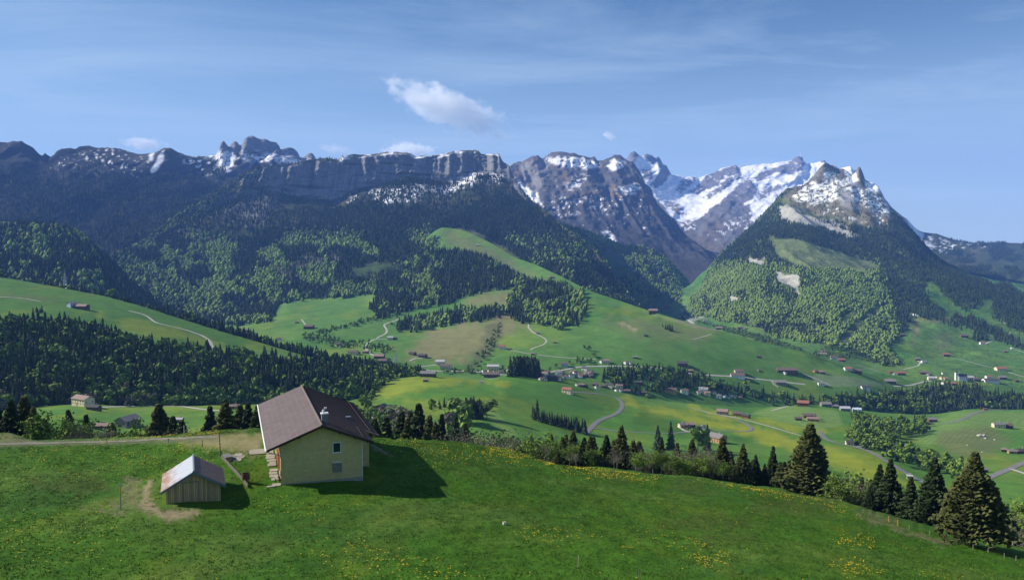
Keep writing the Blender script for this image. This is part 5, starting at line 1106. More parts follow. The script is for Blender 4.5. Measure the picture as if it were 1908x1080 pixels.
A = Vector([float(q) for q in unproj(525, 902, 88.0)]); HA = R(19.3)
house = empty("farmhouse", A, HA); tag(house, "yellow shingled farmhouse with brown panel roof and a green shuttered gable window, on the hill", "farmhouse")
W_, D_, RX, ZR, ZE = 8.9, 25.6, 4.35, 6.45, 4.78      # local x: along the gable, local y: along the ridge
SL, SR = (ZR - 4.15) / (RX + 1.55), (ZR - 4.15) / (10.1 - RX)
zl, zr = ZR - SL * RX - .12, ZR - SR * (W_ - RX) - .12
MB().poly([(0, 0, -.6), (W_, 0, -.6), (W_, 0, zr), (RX, 0, ZR - .12), (0, 0, zl), (0, D_, -.6), (W_, D_, -.6), (W_, D_, zr), (RX, D_, ZR - .12), (0, D_, zl)],
  [(0, 1, 2, 3, 4), (9, 8, 7, 6, 5), (5, 0, 4, 9), (1, 6, 7, 2)]).build("wall", M_WALL, house)
MB().box(-.06, -.06, -2.0, W_ + .06, D_ + .06, 0.05).build("plinth", M_CONC, house)
def roof_slab(name, pts, th, m, parent, uvaxis):
    """pts: four corners (top face); uv in metres"""
    p = [Vector(q) for q in pts]; nrm = (p[1] - p[0]).cross(p[3] - p[0]).normalized(); nrm = nrm if nrm.z > 0 else -nrm
    v = [tuple(q) for q in p] + [tuple(q - nrm * th) for q in p]
    f = [(0, 1, 2, 3), (7, 6, 5, 4), (0, 4, 5, 1), (1, 5, 6, 2), (2, 6, 7, 3), (3, 7, 4, 0)]
    me = bpy.data.meshes.new(name); me.from_pydata(v, [], f); me.update(); uv = me.uv_layers.new(name="UVMap")
    u = (p[1] - p[0]).normalized(); w = nrm.cross(u)
    for lp in me.loops:
        q = Vector(me.vertices[lp.vertex_index].co) - p[0]; uv.data[lp.index].uv = (q.dot(u), q.dot(w))
    return link(name, me, m, parent)
Y0, Y1 = -0.85, D_ + 0.85
def zL(x): return ZR - SL * (RX - x)
def zRt(x): return ZR - SR * (x - RX)
rl = roof_slab("roof_slope", [(-1.55, Y0, zL(-1.55)), (-1.55, Y1, zL(-1.55)), (RX, Y1, ZR), (RX, Y0, ZR)], 0.16, M_ROOF, house, 0)
rr = roof_slab("roof_slope", [(10.1, Y0, zRt(10.1)), (10.1, 5.0, zRt(10.1)), (RX, 5.0, ZR), (RX, Y0, ZR)][::-1], 0.16, M_ROOF, house, 0)
r2 = roof_slab("roof_slope", [(11.75, 5.002, zRt(11.75)), (11.75, Y1, zRt(11.75)), (RX, Y1, ZR), (RX, 5.002, ZR)][::-1], 0.16, M_ROOF, house, 0)
rb = MB()
k = Y0 + 0.3
while k < Y1 - 0.05:
    xe = 10.1 if k < 5.0 else 11.75
    d = Vector((xe - RX, 0, zRt(xe) - ZR)).normalized(); nn = Vector((-d.z, 0, d.x)); 
    a = Vector((RX + .1, k, zRt(RX + .1))); b_ = Vector((xe, k, zRt(xe)))
    rb.poly([a + Vector((0, -.055, 0)), b_ + Vector((0, -.055, 0)), b_ + Vector((0, .055, 0)), a + Vector((0, .055, 0)), a + nn * .07, b_ + nn * .07], [(0, 1, 5, 4), (2, 3, 4, 5), (0, 4, 3), (1, 2, 5)]); k += 0.78
rb.build("roof_rib", plain("dark_rib", (.030, .024, .024), .8, .2, 3), rr)
MB().tube([(RX, Y0, ZR + .03), (RX, Y1, ZR + .03)], 0.13, 8).build("ridge_cap", plain('ridge_tile', (.15, .12, .11), .8, .2, 2), house)
fl = MB(); fl.poly([(-1.57, Y0 - .03, zL(-1.57) - .24), (RX, Y0 - .03, ZR - .24), (RX, Y0 - .03, ZR + .03), (-1.57, Y0 - .03, zL(-1.57) + .03), (-1.57, Y0 + .04, zL(-1.57) - .24), (RX, Y0 + .04, ZR - .24), (RX, Y0 + .04, ZR + .03), (-1.57, Y0 + .04, zL(-1.57) + .03)], [(0, 1, 2, 3), (7, 6, 5, 4), (0, 4, 5, 1), (3, 2, 6, 7), (0, 3, 7, 4)])
fl.poly([(RX, Y0 - .03, ZR - .24), (10.12, Y0 - .03, zRt(10.12) - .24), (10.12, Y0 - .03, zRt(10.12) + .03), (RX, Y0 - .03, ZR + .03), (RX, Y0 + .04, ZR - .24), (10.12, Y0 + .04, zRt(10.12) - .24), (10.12, Y0 + .04, zRt(10.12) + .03), (RX, Y0 + .04, ZR + .03)], [(0, 1, 2, 3), (7, 6, 5, 4), (0, 4, 5, 1), (3, 2, 6, 7), (1, 5, 6, 2)])
fl.build("verge_board", M_DARKW, house)
raf = MB()
for x in (0.4, 1.9, RX, 6.3, 8.0, 9.4):
    z = (zL(x) if x < RX else zRt(x)) - .36; raf.box(x - .07, Y0 + .1, z, x + .07, 0, z + .16)
raf.build("rafter_end", M_DARKW, house)
MB().box(9.0, -0.12 + Y0 + .5, 0, 9.0, 0, 0).build("unused", M_DARKW, house) if False else None
sg = MB(); xs = 9.0; sg.tube([(xs, Y0 + .2, zRt(xs) + .16), (xs, 4.8, zRt(xs) + .16)], 0.035, 5); sg.tube([(10.7, 5.3, zRt(10.7) + .16), (10.7, Y1 - .3, zRt(10.7) + .16)], 0.035, 5)
for yy in [Y0 + .3 + i * .9 for i in range(6)]: sg.box(xs - .03, yy, zRt(xs) - .02, xs + .03, yy + .05, zRt(xs) + .17)
sg.build("snow_guard", M_DARKW, house)
# side wing
wy0, wx = 5.7, 10.6
MB().poly([(W_ - .02, wy0, -.3), (wx, wy0, -.3), (wx, wy0, zRt(wx) - .2), (W_ - .02, wy0, zRt(W_) - .2), (W_ - .02, D_ - .1, -.3), (wx, D_ - .1, -.3), (wx, D_ - .1, zRt(wx) - .2), (W_ - .02, D_ - .1, zRt(W_) - .2)], [(0, 1, 2, 3), (7, 6, 5, 4), (1, 5, 6, 2), (3, 2, 6, 7)]).build("wing_wall", M_WALL, house)
MB().box(W_ + .07, wy0 - .05, -2.4, wx + .06, D_, -.28).build("wing_plinth", M_CONC, house)
MB().box(W_ + .002, 3.6, -.1, W_ + .06, 4.9, 2.3).build("side_door", M_DARKW, house)
# windows on the gable
def window(x, z, w, h, infill, parent, y=0, fr=M_WHITE):
    f = MB(); t = .09
    f.box(x - w / 2 - t, y - .06, z - t, x - w / 2, y + .01, z + h + t).box(x + w / 2, y - .06, z - t, x + w / 2 + t, y + .01, z + h + t).box(x - w / 2, y - .06, z + h, x + w / 2, y + .01, z + h + t).box(x - w / 2, y - .06, z - t, x + w / 2, y + .01, z)
    o = f.build("window", fr, parent); MB().box(x - w / 2, y - .035, z, x + w / 2, y + .012, z + h).build("pane" if infill is M_GLASS else "shutter", infill, o)
    MB().box(x - w / 2 - .14, y - .10, z - t - .05, x + w / 2 + .14, y + .012, z - t - .002).build("sill", fr, o); return o
window(6.05, 3.15, 0.78, 1.02, M_SHUT, house)
w2 = window(6.05, 1.02, 0.86, 0.80, M_GREYWD, house, fr=M_GREYWD); MB().box(5.55, -.09, 1.93, 6.55, .0, 2.03).build("lintel", M_WHITE, w2)
MB().box(0.02, -.01, -.6, .12, .02, zl).build("corner_board", M_WALL, house) if False else None
MB().tube([(W_, -.02, -.3), (W_, -.02, zr - .05)], .05, 4).build("corner_board", M_WHITE, house)
# left side: door, windows, gutter and downpipe
sd = MB(); sd.box(-.05, 2.2, .15, .02, 4.6, 2.55); sd.build("door", M_DOOR, house)
MB().box(-.06, 5.6, .4, .02, 9.5, 2.5).build("barn_door", M_DOOR, house)
for yy in (11.5, 14, 17, 20.5): MB().box(-.05, yy, 1.0, .02, yy + 1.0, 2.0).build("window", M_GLASS, house)
gx = -1.66; gz = zL(-1.55) - .10
MB().tube([(gx, Y0 - .05, gz), (gx, Y1, gz)], .085, 8).build("gutter", M_WHITE, house)
MB().tube([(gx, Y0 + .15, gz - .05), (gx + .3, -.25, gz - .3), (-.15, -.16, gz - .75), (-.02, -.14, gz - 1.05), (-.02, -.14, .0)], .055, 7).build("downpipe", M_ZINC, house)
# chimney
cx_, cy_ = 4.95, 2.1; ch = MB(); ch.box(cx_ - .33, cy_ - .33, zRt(cx_) - .5, cx_ + .33, cy_ + .33, zRt(cx_) + .95); cho = ch.build("chimney", plain("grey_render", (0.20, 0.20, 0.21), 0.9, 0.15, 3), house)
cc = MB().box(cx_ - .42, cy_ - .42, zRt(cx_) + .95, cx_ + .42, cy_ + .42, zRt(cx_) + 1.06); cc.tube([(cx_ - .12, cy_, zRt(cx_) + 1.05), (cx_ - .12, cy_, zRt(cx_) + 1.38), (cx_ + .05, cy_, zRt(cx_) + 1.62), (cx_ + .26, cy_, zRt(cx_) + 1.60)], [.15, .15, .13, .11], 9); cc.build("chimney_pot", M_WHITE, cho)
MB().box(8.5, 10.3, zRt(8.5) + .01, 9.1, 10.8, zRt(8.5) + .10).build("roof_vent", M_ZINC, house)
# ---- things along the left wall
def loc(x, y): v = Vector((x, y, 0)); v.rotate(Matrix.Rotation(HA, 3, 'Z')); return A.x + v.x, A.y + v.y
def gz_at(x, y): return ground(x, y, ['near'])
def irregular(mb, cx, cy, w, d, z, rz, h=.09, top=None):
    n = 7; ring = []
    for i in range(n * 2):
        a = 6.283 * i / (n * 2); c_, s_ = math.cos(a), math.sin(a); q = 1 / max(abs(c_), abs(s_)) * (0.93 + .07 * random.random())
        p = Vector((c_ * q * w / 2, s_ * q * d / 2, 0)); p.rotate(Matrix.Rotation(rz, 3, 'Z')); ring.append((cx + p.x, cy + p.y))
    b = len(mb.v); m_ = len(ring)
    for (x, y) in ring: mb.v.append((x, y, z - .35))
    for (x, y) in ring: mb.v.append((x, y, z + h))
    mb.f.append(tuple(b + m_ + i for i in range(m_)))
    for i in range(m_): mb.f.append((b + i, b + (i + 1) % m_, b + m_ + (i + 1) % m_, b + m_ + i))
SLABS = lambda p, label, cat, name: tag(empty(name, p), label, cat)
te = SLABS((0, 0, 0), 'pale uneven stone slabs laid along the left wall of the farmhouse', 'terrace', 'stone_terrace')
for row, y in enumerate(np.arange(-0.2, 13.5, 1.05)):
    for j in range(1):
        if random.random() < .12: continue
        x = -0.55 - j * 0.85 - .1 * random.random(); X_, Y_ = loc(x, y + .2 * random.random()); z_ = max(gz_at(X_, Y_), A.z - .1); tr = MB(); irregular(tr, X_ - .12 * random.random(), Y_, .80 + .35 * random.random(), 1.12, z_, HA + .10 * (random.random() - .5), .05 + .03 * random.random()); tr.build('slab', M_SLAB, te)
tr = MB(); _p = hit(482, 841, ['near']); X_, Y_ = _p.x, _p.y; irregular(tr, X_, Y_, 2.4, 2.6, gz_at(X_, Y_), HA, .06); tag(tr.build("stone_slab", M_SLAB), "large pale slab in the grass left of the farmhouse door", "slab")
X_, Y_ = loc(-1.2, -0.7); tr = MB(); irregular(tr, X_, Y_, .95, .5, gz_at(X_, Y_), HA, .05); tag(tr.build("stone_slab", M_SLAB), "small round stone slab at the front left corner of the farmhouse", "slab")
bx, by = loc(-.42, 0.55); bo = empty("bench", (bx, by, max(gz_at(bx, by), A.z - .1) + .08), HA); tag(bo, "grey weathered wooden bench against the left wall of the farmhouse", "bench")
MB().box(-.28, 0, .40, .02, 1.6, .45).build("seat", M_BENCH, bo); MB().box(-.30 + .55, 0, .55, .33, 1.6, .95).build("backrest", M_BENCH, bo)
for y_ in (.1, 1.4): MB().box(-.24, y_, -.15, -.16, y_ + .08, .40).build("leg", M_DARKW, bo); MB().box(.16, y_, -.15, .24, y_ + .08, .60).build("leg", M_DARKW, bo)
pl = hit(438, 854, ['near']); te = SLABS((0, 0, 0), 'patch of pale stone slabs in the yard beside the grey trough', 'paving', 'stone_paving')
for i, (u, w) in enumerate([(-.55, .5), (.45, .45), (-.5, -.35), (.5, -.4), (-.2, 1.1)]):
    tr = MB(); irregular(tr, pl.x + u * 1.0, pl.y + w * 1.6, .98, 1.35, gz_at(pl.x + u, pl.y + w * 1.6), .2, .05); tr.build('slab', M_SLAB, te)
# plank edging with the grey lid at its upper end
e0 = hit(413, 853, ['near']); e1 = hit(462, 908, ['near']); ed = empty("plank_edging", e0); tag(ed, "long weathered plank edging running down the bank between shed and farmhouse", "plank")
tr = MB(); nseg = 6
for i in range(nseg):
    a = e0.lerp(e1, i / nseg); b_ = e0.lerp(e1, (i + 1) / nseg); za, zb = gz_at(a.x, a.y), gz_at(b_.x, b_.y); d = (b_ - a).normalized(); s = Vector((-d.y, d.x, 0)) * .05; hh = .38
    P0 = [a - s, b_ - s, b_ + s, a + s]; zz = [za, zb, zb, za]
    tr.poly([(p.x - e0.x, p.y - e0.y, z - .2 - e0.z) for p, z in zip(P0, zz)] + [(p.x - e0.x, p.y - e0.y, z + hh - e0.z) for p, z in zip(P0, zz)], [(4, 5, 6, 7), (0, 1, 5, 4), (2, 3, 7, 6), (1, 2, 6, 5), (3, 0, 4, 7)])
tr.build("plank", plain("old_plank", (.12, .11, .09), .9, .3, 4), ed)
lid = hit(424, 855, ['near']); d = (e1 - e0); rz_ = math.atan2(d.y, d.x); lo = empty("trough", lid, rz_); tag(lo, "grey lidded water trough at the upper end of the plank edging", "trough")
MB().box(-.85, -.38, -.2, .85, .38, .42).build("basin", M_CONC, lo); MB().box(-.92, -.45, .42, .92, .45, .48).build("lid", plain("lid_grey", (0.16, 0.15, 0.15), .7, .2, 3), lo)
def post(px, py, h, r_, m, label, cat="post", name="wooden_post", lean=0.0, extra=None, keys=['near']):
    p = hit(px, py, keys)
    if p is None: x_ = float(unproj(px, py, 128)[0]); p = Vector((x_, 128, ground(x_, 128)))
    o = empty(name, p); tag(o, label, cat)
    MB().tube([(0, 0, -.25), (lean * .5, 0, h * .5), (lean, 0, h)], [r_, r_ * .95, r_ * .85], 7).build("pole", m, o)
    if extra: extra(o, h, r_)
    return o
M_POST = plain("post_wood", (0.17, 0.145, 0.12), .9, .3, 5, stretch=(6, 6, 1)); M_PPOST = plain("pale_post_wood", (0.42, 0.34, 0.22), .9, .2, 5)
post(411, 849, 2.9, .07, M_POST, "tall thin leaning pole beside the plank edging", "pole", "wooden_pole", -.12)
post(377, 833, .95, .06, M_POST, "short fence post in the yellow flowers below the track")
post(314, 824, .6, .05, M_POST, "very short stake where the track bends")
post(199, 826, .8, .05, M_POST, "thin stake at the lower edge of the track on the left")
post(343, 804, 1.3, .05, M_WHITE, "white marker post at the rim behind the track", "post", "marker_post")
def band(o, h, r_): MB().tube([(0, 0, h * .62), (0, 0, h * .86)], r_ * 1.25, 8).build("painted_band", plain("yellow_paint", (.55, .33, .02), .6, .1, 2), o); MB().lathe([(0, h + .09), (r_ * 1.5, h + .05), (r_ * 1.5, h), (0, h)], 8).build("cap", M_ZINC, o)
post(225, 949, 2.6, .055, M_ZINC, "grey hiking marker pole with a yellow band left of the shed", "marker pole", "marker_pole", 0, band)
post(1077, 1056, .95, .035, M_PPOST, "pale stick standing in the meadow near the bottom edge", "stick", "wooden_stake", .06)
post(1190, 1082, .9, .03, M_POST, "grey stick cut off by the bottom edge", "stick", "wooden_stake", .02)
post(904, 1003, .95, .03, M_POST, "thin grey stick left of the white box in the meadow", "stick", "wooden_stake", .05)
post(800, 954, 1.0, .03, M_POST, "thin stick in the grass at the tip of the farmhouse shadow", "stick", "wooden_stake", .03)
# electric wire between posts at the right
FP = [(1608, 955, 0), (1656, 972, 1), (1673, 979, 1), (1694, 986, 0), (1732, 997, 0), (1767, 1007, 0), (1813, 1023, 0), (1841, 1030, 0), (1871, 1039, 0), (1893, 1044, 0), (1925, 1052, 0)]
fo = None; tops = []
for px, py, org in FP:
    p = hit(px, py, ['near'])
    if p is None: x_ = float(unproj(px, py, 112)[0]); p = Vector((x_, 112, ground(x_, 112)))
    tops.append((p.x, p.y, p.z))
fo = empty("pasture_fence", tops[0]); tag(fo, "low wire fence with wooden posts running down the slope below the rightmost spruce", "fence")
M_ORG = plain("fresh_post_wood", (0.55, 0.26, 0.06), .8, .15, 4)
for (x, y, z), (_, _, org) in zip(tops, FP):
    MB().tube([(x - tops[0][0], y - tops[0][1], z - .3 - tops[0][2]), (x - tops[0][0], y - tops[0][1], z + (.9 if org else .65) - tops[0][2])], .06 if org else .035, 6).build("post", M_ORG if org else M_BENCH, fo)
wr = MB()
for hh in (.6,): wr.tube([(x - tops[0][0], y - tops[0][1], z + hh - tops[0][2]) for x, y, z in tops], .006, 4)
wr.build("wire", M_DARKW, fo)
# rusty fire bowl, white salt block
p = hit(458, 898, ['near']); fb = empty("fire_barrel", p, .3); tag(fb, "rusty cut-open barrel used as a fire bowl on the grass beside the farmhouse", "barrel")
MB().lathe([(.02, .28), (.40, .28), (.44, .62), (.43, 1.02), (.40, 1.02), (.40, .64), (.36, .34), (.02, .34)], 14).build("bowl", M_RUST, fb)
for a in (0.3, 2.4, 4.5): MB().tube([(.34 * math.cos(a), .34 * math.sin(a), -.1), (.28 * math.cos(a), .28 * math.sin(a), .3)], .03, 5).build("leg", M_RUST, fb)
MB().box(.30, -.18, .9, .36, .18, 1.3).build("flap", M_RUST, fb)
p = hit(940, 976, ['near']); sb_ = empty("salt_lick_box", p, .4); tag(sb_, "small white box standing alone in the meadow", "box")
MB().box(-.15, -.11, -.1, .15, .11, .20).build("box", M_WHITE, sb_); MB().box(-.17, -.13, .20, .17, .13, .24).build("lid", M_PPOST, sb_)
# ------------------------------------------------------------------ the shed
S = Vector([float(q) for q in unproj(310, 940, 79.6)]); SA = R(22.0)
shed = empty("shed", S, SA); tag(shed, "small plank shed with rusty tin roof standing below the farmhouse", "shed")
def plank_mat():
    m, n, l, b = newmat("shed_planks"); t = n.new("ShaderNodeTexCoord"); s = n.new("ShaderNodeSeparateXYZ"); l.new(t.outputs["Object"], s.inputs[0])
    a = n.new("ShaderNodeMath"); a.operation = 'ADD'; l.new(s.outputs[0], a.inputs[0]); l.new(s.outputs[1], a.inputs[1])
    f = n.new("ShaderNodeMath"); f.operation = 'MULTIPLY'; f.inputs[1].default_value = 5.2; l.new(a.outputs[0], f.inputs[0]); fl_ = n.new("ShaderNodeMath"); fl_.operation = 'FLOOR'; l.new(f.outputs[0], fl_.inputs[0])
    wnz = n.new("ShaderNodeTexWhiteNoise"); wnz.noise_dimensions = '1D'; l.new(fl_.outputs[0], wnz.inputs["W"])
    mpn = n.new("ShaderNodeMapping"); mpn.inputs["Scale"].default_value = (7, 7, 1.2); l.new(t.outputs["Object"], mpn.inputs[0]); z = n.new("ShaderNodeTexNoise"); z.inputs["Scale"].default_value = 1.5; z.inputs["Detail"].default_value = 5; l.new(mpn.outputs[0], z.inputs["Vector"])
    av = n.new("ShaderNodeMath"); av.operation = 'MULTIPLY_ADD'; av.inputs[1].default_value = .55; l.new(wnz.outputs[0], av.inputs[0]); q = n.new("ShaderNodeMath"); q.operation = 'MULTIPLY'; q.inputs[1].default_value = .6; l.new(z.outputs[0], q.inputs[0]); l.new(q.outputs[0], av.inputs[2])
    mx = n.new("ShaderNodeMix"); mx.data_type = 'RGBA'; l.new(av.outputs[0], mx.inputs[0]); mx.inputs[6].default_value = (.17, .135, .09, 1); mx.inputs[7].default_value = (.62, .45, .25, 1)
    fr_ = n.new("ShaderNodeMath"); fr_.operation = 'FRACT'; l.new(f.outputs[0], fr_.inputs[0]); lt = n.new("ShaderNodeMath"); lt.operation = 'GREATER_THAN'; lt.inputs[1].default_value = .09; l.new(fr_.outputs[0], lt.inputs[0])
    mu = n.new("ShaderNodeMix"); mu.data_type = 'RGBA'; l.new(lt.outputs[0], mu.inputs[0]); mu.inputs[6].default_value = (.03, .025, .02, 1); l.new(mx.outputs[2], mu.inputs[7]); l.new(mu.outputs[2], b.inputs["Base Color"]); b.inputs["Roughness"].default_value = .9; return m
M_PLK = plank_mat(); sw, sl, srx, szr = 5.15, 6.2, 2.62, 3.22
SS = .58
def sz(x): return szr - SS * abs(x - srx)
MB().poly([(0, 0, -.5), (sw, 0, -.5), (sw, 0, sz(sw) - .1), (srx, 0, szr - .1), (0, 0, sz(0) - .1), (0, sl, -.5), (sw, sl, -.5), (sw, sl, sz(sw) - .1), (srx, sl, szr - .1), (0, sl, sz(0) - .1)], [(0, 1, 2, 3, 4), (9, 8, 7, 6, 5), (5, 0, 4, 9), (1, 6, 7, 2)]).build("wall", M_PLK, shed)
df = MB(); df.box(1.55, -.05, .0, 1.64, 0, 2.1); df.box(3.0, -.05, .0, 3.09, 0, 2.1); df.box(1.64, -.05, 2.02, 3.0, 0, 2.1)
dfo = MB().box(1.66, -.035, -.1, 2.98, .0, 2.0).build("door", M_PLK, shed); df.build("door_frame", M_GREYWD, dfo)
def tin(name, c, c2, r0, r1, sc, seed):
    m, n, l, b = newmat(name); t = n.new("ShaderNodeTexCoord"); z = n.new("ShaderNodeTexNoise"); z.inputs["Scale"].default_value = sc; z.inputs["Detail"].default_value = 6; z.inputs["Roughness"].default_value = .7; mpn = n.new("ShaderNodeMapping"); mpn.inputs["Location"].default_value = (seed, 0, 0); l.new(t.outputs["Object"], mpn.inputs[0]); l.new(mpn.outputs[0], z.inputs["Vector"])
    g = n.new("ShaderNodeSeparateXYZ"); l.new(t.outputs["Object"], g.inputs[0]); gm = n.new("ShaderNodeMapRange"); gm.inputs[1].default_value = -.6; gm.inputs[2].default_value = 2.6; gm.inputs[3].default_value = .28; gm.inputs[4].default_value = -.12; l.new(g.outputs[0], gm.inputs[0])
    ad = n.new("ShaderNodeMath"); l.new(z.outputs[0], ad.inputs[0]); l.new(gm.outputs[0], ad.inputs[1])
    r = n.new("ShaderNodeMapRange"); r.inputs[1].default_value = r0; r.inputs[2].default_value = r1; l.new(ad.outputs[0], r.inputs[0])
    mx = n.new("ShaderNodeMix"); mx.data_type = 'RGBA'; l.new(r.outputs[0], mx.inputs[0]); mx.inputs[6].default_value = (*c, 1); mx.inputs[7].default_value = (*c2, 1); l.new(mx.outputs[2], b.inputs["Base Color"]); b.inputs["Roughness"].default_value = .6; b.inputs["Metallic"].default_value = .15; return m
M_TIN = tin("tin_rusty_sunlit", (.46, .49, .54), (.33, .17, .09), .57, .76, 1.1, 3); M_TIN2 = tin("tin_rusty_shaded", (.20, .15, .13), (.17, .075, .05), .3, .6, 1.5, 9)  # rusty tin in two tones: sunlit slope coloured paler, shaded slope darker
lx, rx_ = -.50, sw + .50
for x0, m_ in ((lx, M_TIN), (rx_, M_TIN2)):
    pts = [(x0, -.4, sz(x0)), (x0, sl + .4, sz(x0)), (srx, sl + .4, szr), (srx, -.4, szr)]
    if x0 > srx: pts = pts[::-1]
    ro = roof_slab("roof_slope", pts, .07, m_, shed, 0); sm_ = MB(); s_ = 1 if x0 > srx else -1
    y = -.1
    while y < sl + .3:
        sm_.poly([(srx + s_ * .1, y - .025, szr - .058 + .005), (x0, y - .025, sz(x0) + .005), (x0, y + .025, sz(x0) + .005), (srx + s_ * .1, y + .025, szr - .058 + .005), (srx + s_ * .1, y, szr - .058 + .045), (x0, y, sz(x0) + .045)], [(0, 1, 5, 4), (2, 3, 4, 5)]); y += .62
    sm_.build("roof_seam", m_, ro)
MB().tube([(srx, -.42, szr + .03), (srx, sl + .42, szr + .03)], .10, 8).build("ridge_cap", M_ZINC, shed)
M_BLUE = plain("blue_grey_metal", (.14, .18, .25), .45, .1, 2, metal=.3)
vb = MB()
for s_, x0 in ((-1, lx), (1, rx_)):
    a, b_ = (x0, sz(x0)), (srx, szr); vb.poly([(a[0], -.44, a[1] - .24), (b_[0], -.44, b_[1] - .24), (b_[0], -.44, b_[1] + .03), (a[0], -.44, a[1] + .03), (a[0], -.38, a[1] - .24), (b_[0], -.38, b_[1] - .24), (b_[0], -.38, b_[1] + .03), (a[0], -.38, a[1] + .03)], [(0, 1, 2, 3), (7, 6, 5, 4), (0, 4, 5, 1), (3, 2, 6, 7), (0, 3, 7, 4)])
vb.build("verge_flashing", M_BLUE, shed)
# ------------------------------------------------------------------ dandelions, grass tufts, stones on the near hill
def near_pts(mask, per):
    return scatter(LAY['near'], lambda px, py, V, X, Y: mask(px, py) * (V > 2.6), per, rs=rn5, lo=-60, hi=1970)
DP = [([(300,838),(330,830),(400,830),(440,835),(420,842),(330,842)], .9), ([(180,812),(330,808),(400,804),(400,810),(300,815),(180,818)], .7), ([(1000,1000),(1080,985),(1120,1000),(1020,1010)], .5), ([(960,985),(1050,990),(1050,1010),(970,1005)], .6), ([(1040,872),(1100,870),(1200,880),(1180,888),(1060,885)], .6), ([(1160,890),(1230,885),(1230,900),(1180,900)], .4), ([(1310,890),(1480,905),(1600,950),(1560,950),(1400,910)], .35),
      ([(1385,905),(1430,905),(1430,918),(1390,918)], .9), ([(1560,1000),(1625,1002),(1625,1016),(1565,1018)], 1.0), ([(1545,1052),(1610,1050),(1620,1064),(1560,1066)], 1.3), ([(1610,1056),(1655,1064),(1640,1075),(1620,1068)], .8), ([(1290,1030),(1360,1035),(1350,1056),(1290,1052)], .9), ([(1268,1040),(1320,1020),(1350,1030),(1280,1060)], .4), ([(980,985),(1010,990),(1010,1000),(985,1000)], .6), ([(1165,1010),(1185,1012),(1180,1028),(1165,1022)], 1.0),
      ([(800,880),(700,830),(780,828),(870,840),(1000,870),(900,860)], .25), ([(470,925),(600,930),(620,960),(480,960)], .3), ([(560,1000),(680,1000),(720,1040),(640,1060),(560,1030)], .3), ([(0,960),(250,960),(260,1060),(0,1060)], .13), ([(0,860),(280,850),(300,900),(0,905)], .07), ([(700,1020),(860,1060),(900,1080),(650,1080)], .5), ([(160,830),(440,860),(420,880),(330,870),(280,880)], .3), ([(930,830),(1040,845),(1030,862),(900,845)], .5), ([(1180,985),(1320,1010),(1400,1040),(1260,1030)], .22), ([(40,835),(130,840),(120,860),(50,860)], .3), ([(1700,1060),(1800,1075),(1760,1085)], .2)]
def dmask(px, py):
    m = 0.0015 + 0.009 * sm01(fbm(px / 60, py / 25, 501, 4), 0.05, 0.4)
    for p, d in DP: m = np.maximum(m, polymask(px, py, p, 8, 10, 14, 7) * d * (0.35 + 0.9 * sm01(fbm(px / 9, py / 4, 502, 3), -.1, .3)))
    for h_ in ([(520,840),(700,830),(700,905),(520,905)], [(300,880),(420,880),(420,950),(300,950)]): m = m * (1 - polymask(px, py, h_, 1))
    return np.clip(m, 0, 1.3)
P_, a_, b__, c_ = near_pts(dmask, 5.5); print('dandelions', len(P_))
fl_v = np.array([(1, 0, .2), (.3, .95, .25), (-.8, .6, .2), (-.8, -.6, .25), (.3, -.95, .2), (0, 0, .75)]) ; fl_t = np.array([(0, 1, 5), (1, 2, 5), (2, 3, 5), (3, 4, 5), (4, 0, 5)])
s_ = (.030 + .022 * rn5.random(len(P_)))[:, None, None] * (1 + (P_[:, 1] / 150))[:, None, None]; V3 = fl_v[None] * s_ + P_[:, None, :] + np.array([0, 0, .10]); T3 = fl_t[None] + (np.arange(len(P_)) * 6)[:, None, None]
me = mesh_np("dandelions", V3.reshape(-1, 3), tris=T3.reshape(-1, 3)); tag(link("dandelions", me, plain("dandelion_yellow", (.50, .37, .01), .7, .15, 9)), kind='stuff', label='yellow dandelion heads dotted over the near meadow')
def gmask(px, py):
    m = 0.35 + 0.65 * sm01(fbm(px / 25, py / 9, 511, 4), -.25, .25)
    for h_ in ([(500,838),(700,825),(700,905),(500,905)], [(300,880),(420,880),(420,945),(300,945)], [(-300,824),(400,811),(495,806),(490,842),(400,838),(300,826),(-300,838)]): m = m * (1 - polymask(px, py, h_, 1))
    return m * (1 - 0.75 * polymask(px, py, [(225,890),(300,890),(285,940),(380,950),(340,975),(150,950)], 5, 8))
P_, a_, b__, c_ = near_pts(gmask, 13.0); print('tufts', len(P_))
n_ = len(P_); bl_ = []; nb = 4
ang = rn5.random((n_, nb)) * 6.283; ln = (.045 + .09 * rn5.random((n_, nb)) ** 2); off = rn5.normal(0, .10, (n_, nb, 2)); wd = .022 + .03 * rn5.random((n_, nb))
base = P_[:, None, :] + np.concatenate([off, np.full((n_, nb, 1), -.01)], -1); ca, sa = np.cos(ang), np.sin(ang)
v0 = base + np.stack([-sa * wd, ca * wd, 0 * ca], -1); v1 = base + np.stack([sa * wd, -ca * wd, 0 * ca], -1); v2 = base + np.stack([ca * ln * .7, sa * ln * .7, ln], -1)
V3 = np.stack([v0, v1, v2], 2).reshape(-1, 3); me = mesh_np("grass_tufts", V3, tris=np.arange(len(V3)).reshape(-1, 3), smooth_shade=False)
pxg = fbm(P_[:, 0] / 5, P_[:, 1] / 7, 77, 4); tn = np.clip(.5 + .5 * pxg + rn5.normal(0, .2, n_), 0, 1); set_float(me, "tint", np.repeat(tn, nb * 3))
tag(link("grass", me, foliage_mat("grass_blades", (0.028, 0.084, 0.007), (0.085, 0.160, 0.018))), kind='stuff', label='rough spring grass over the near meadow')
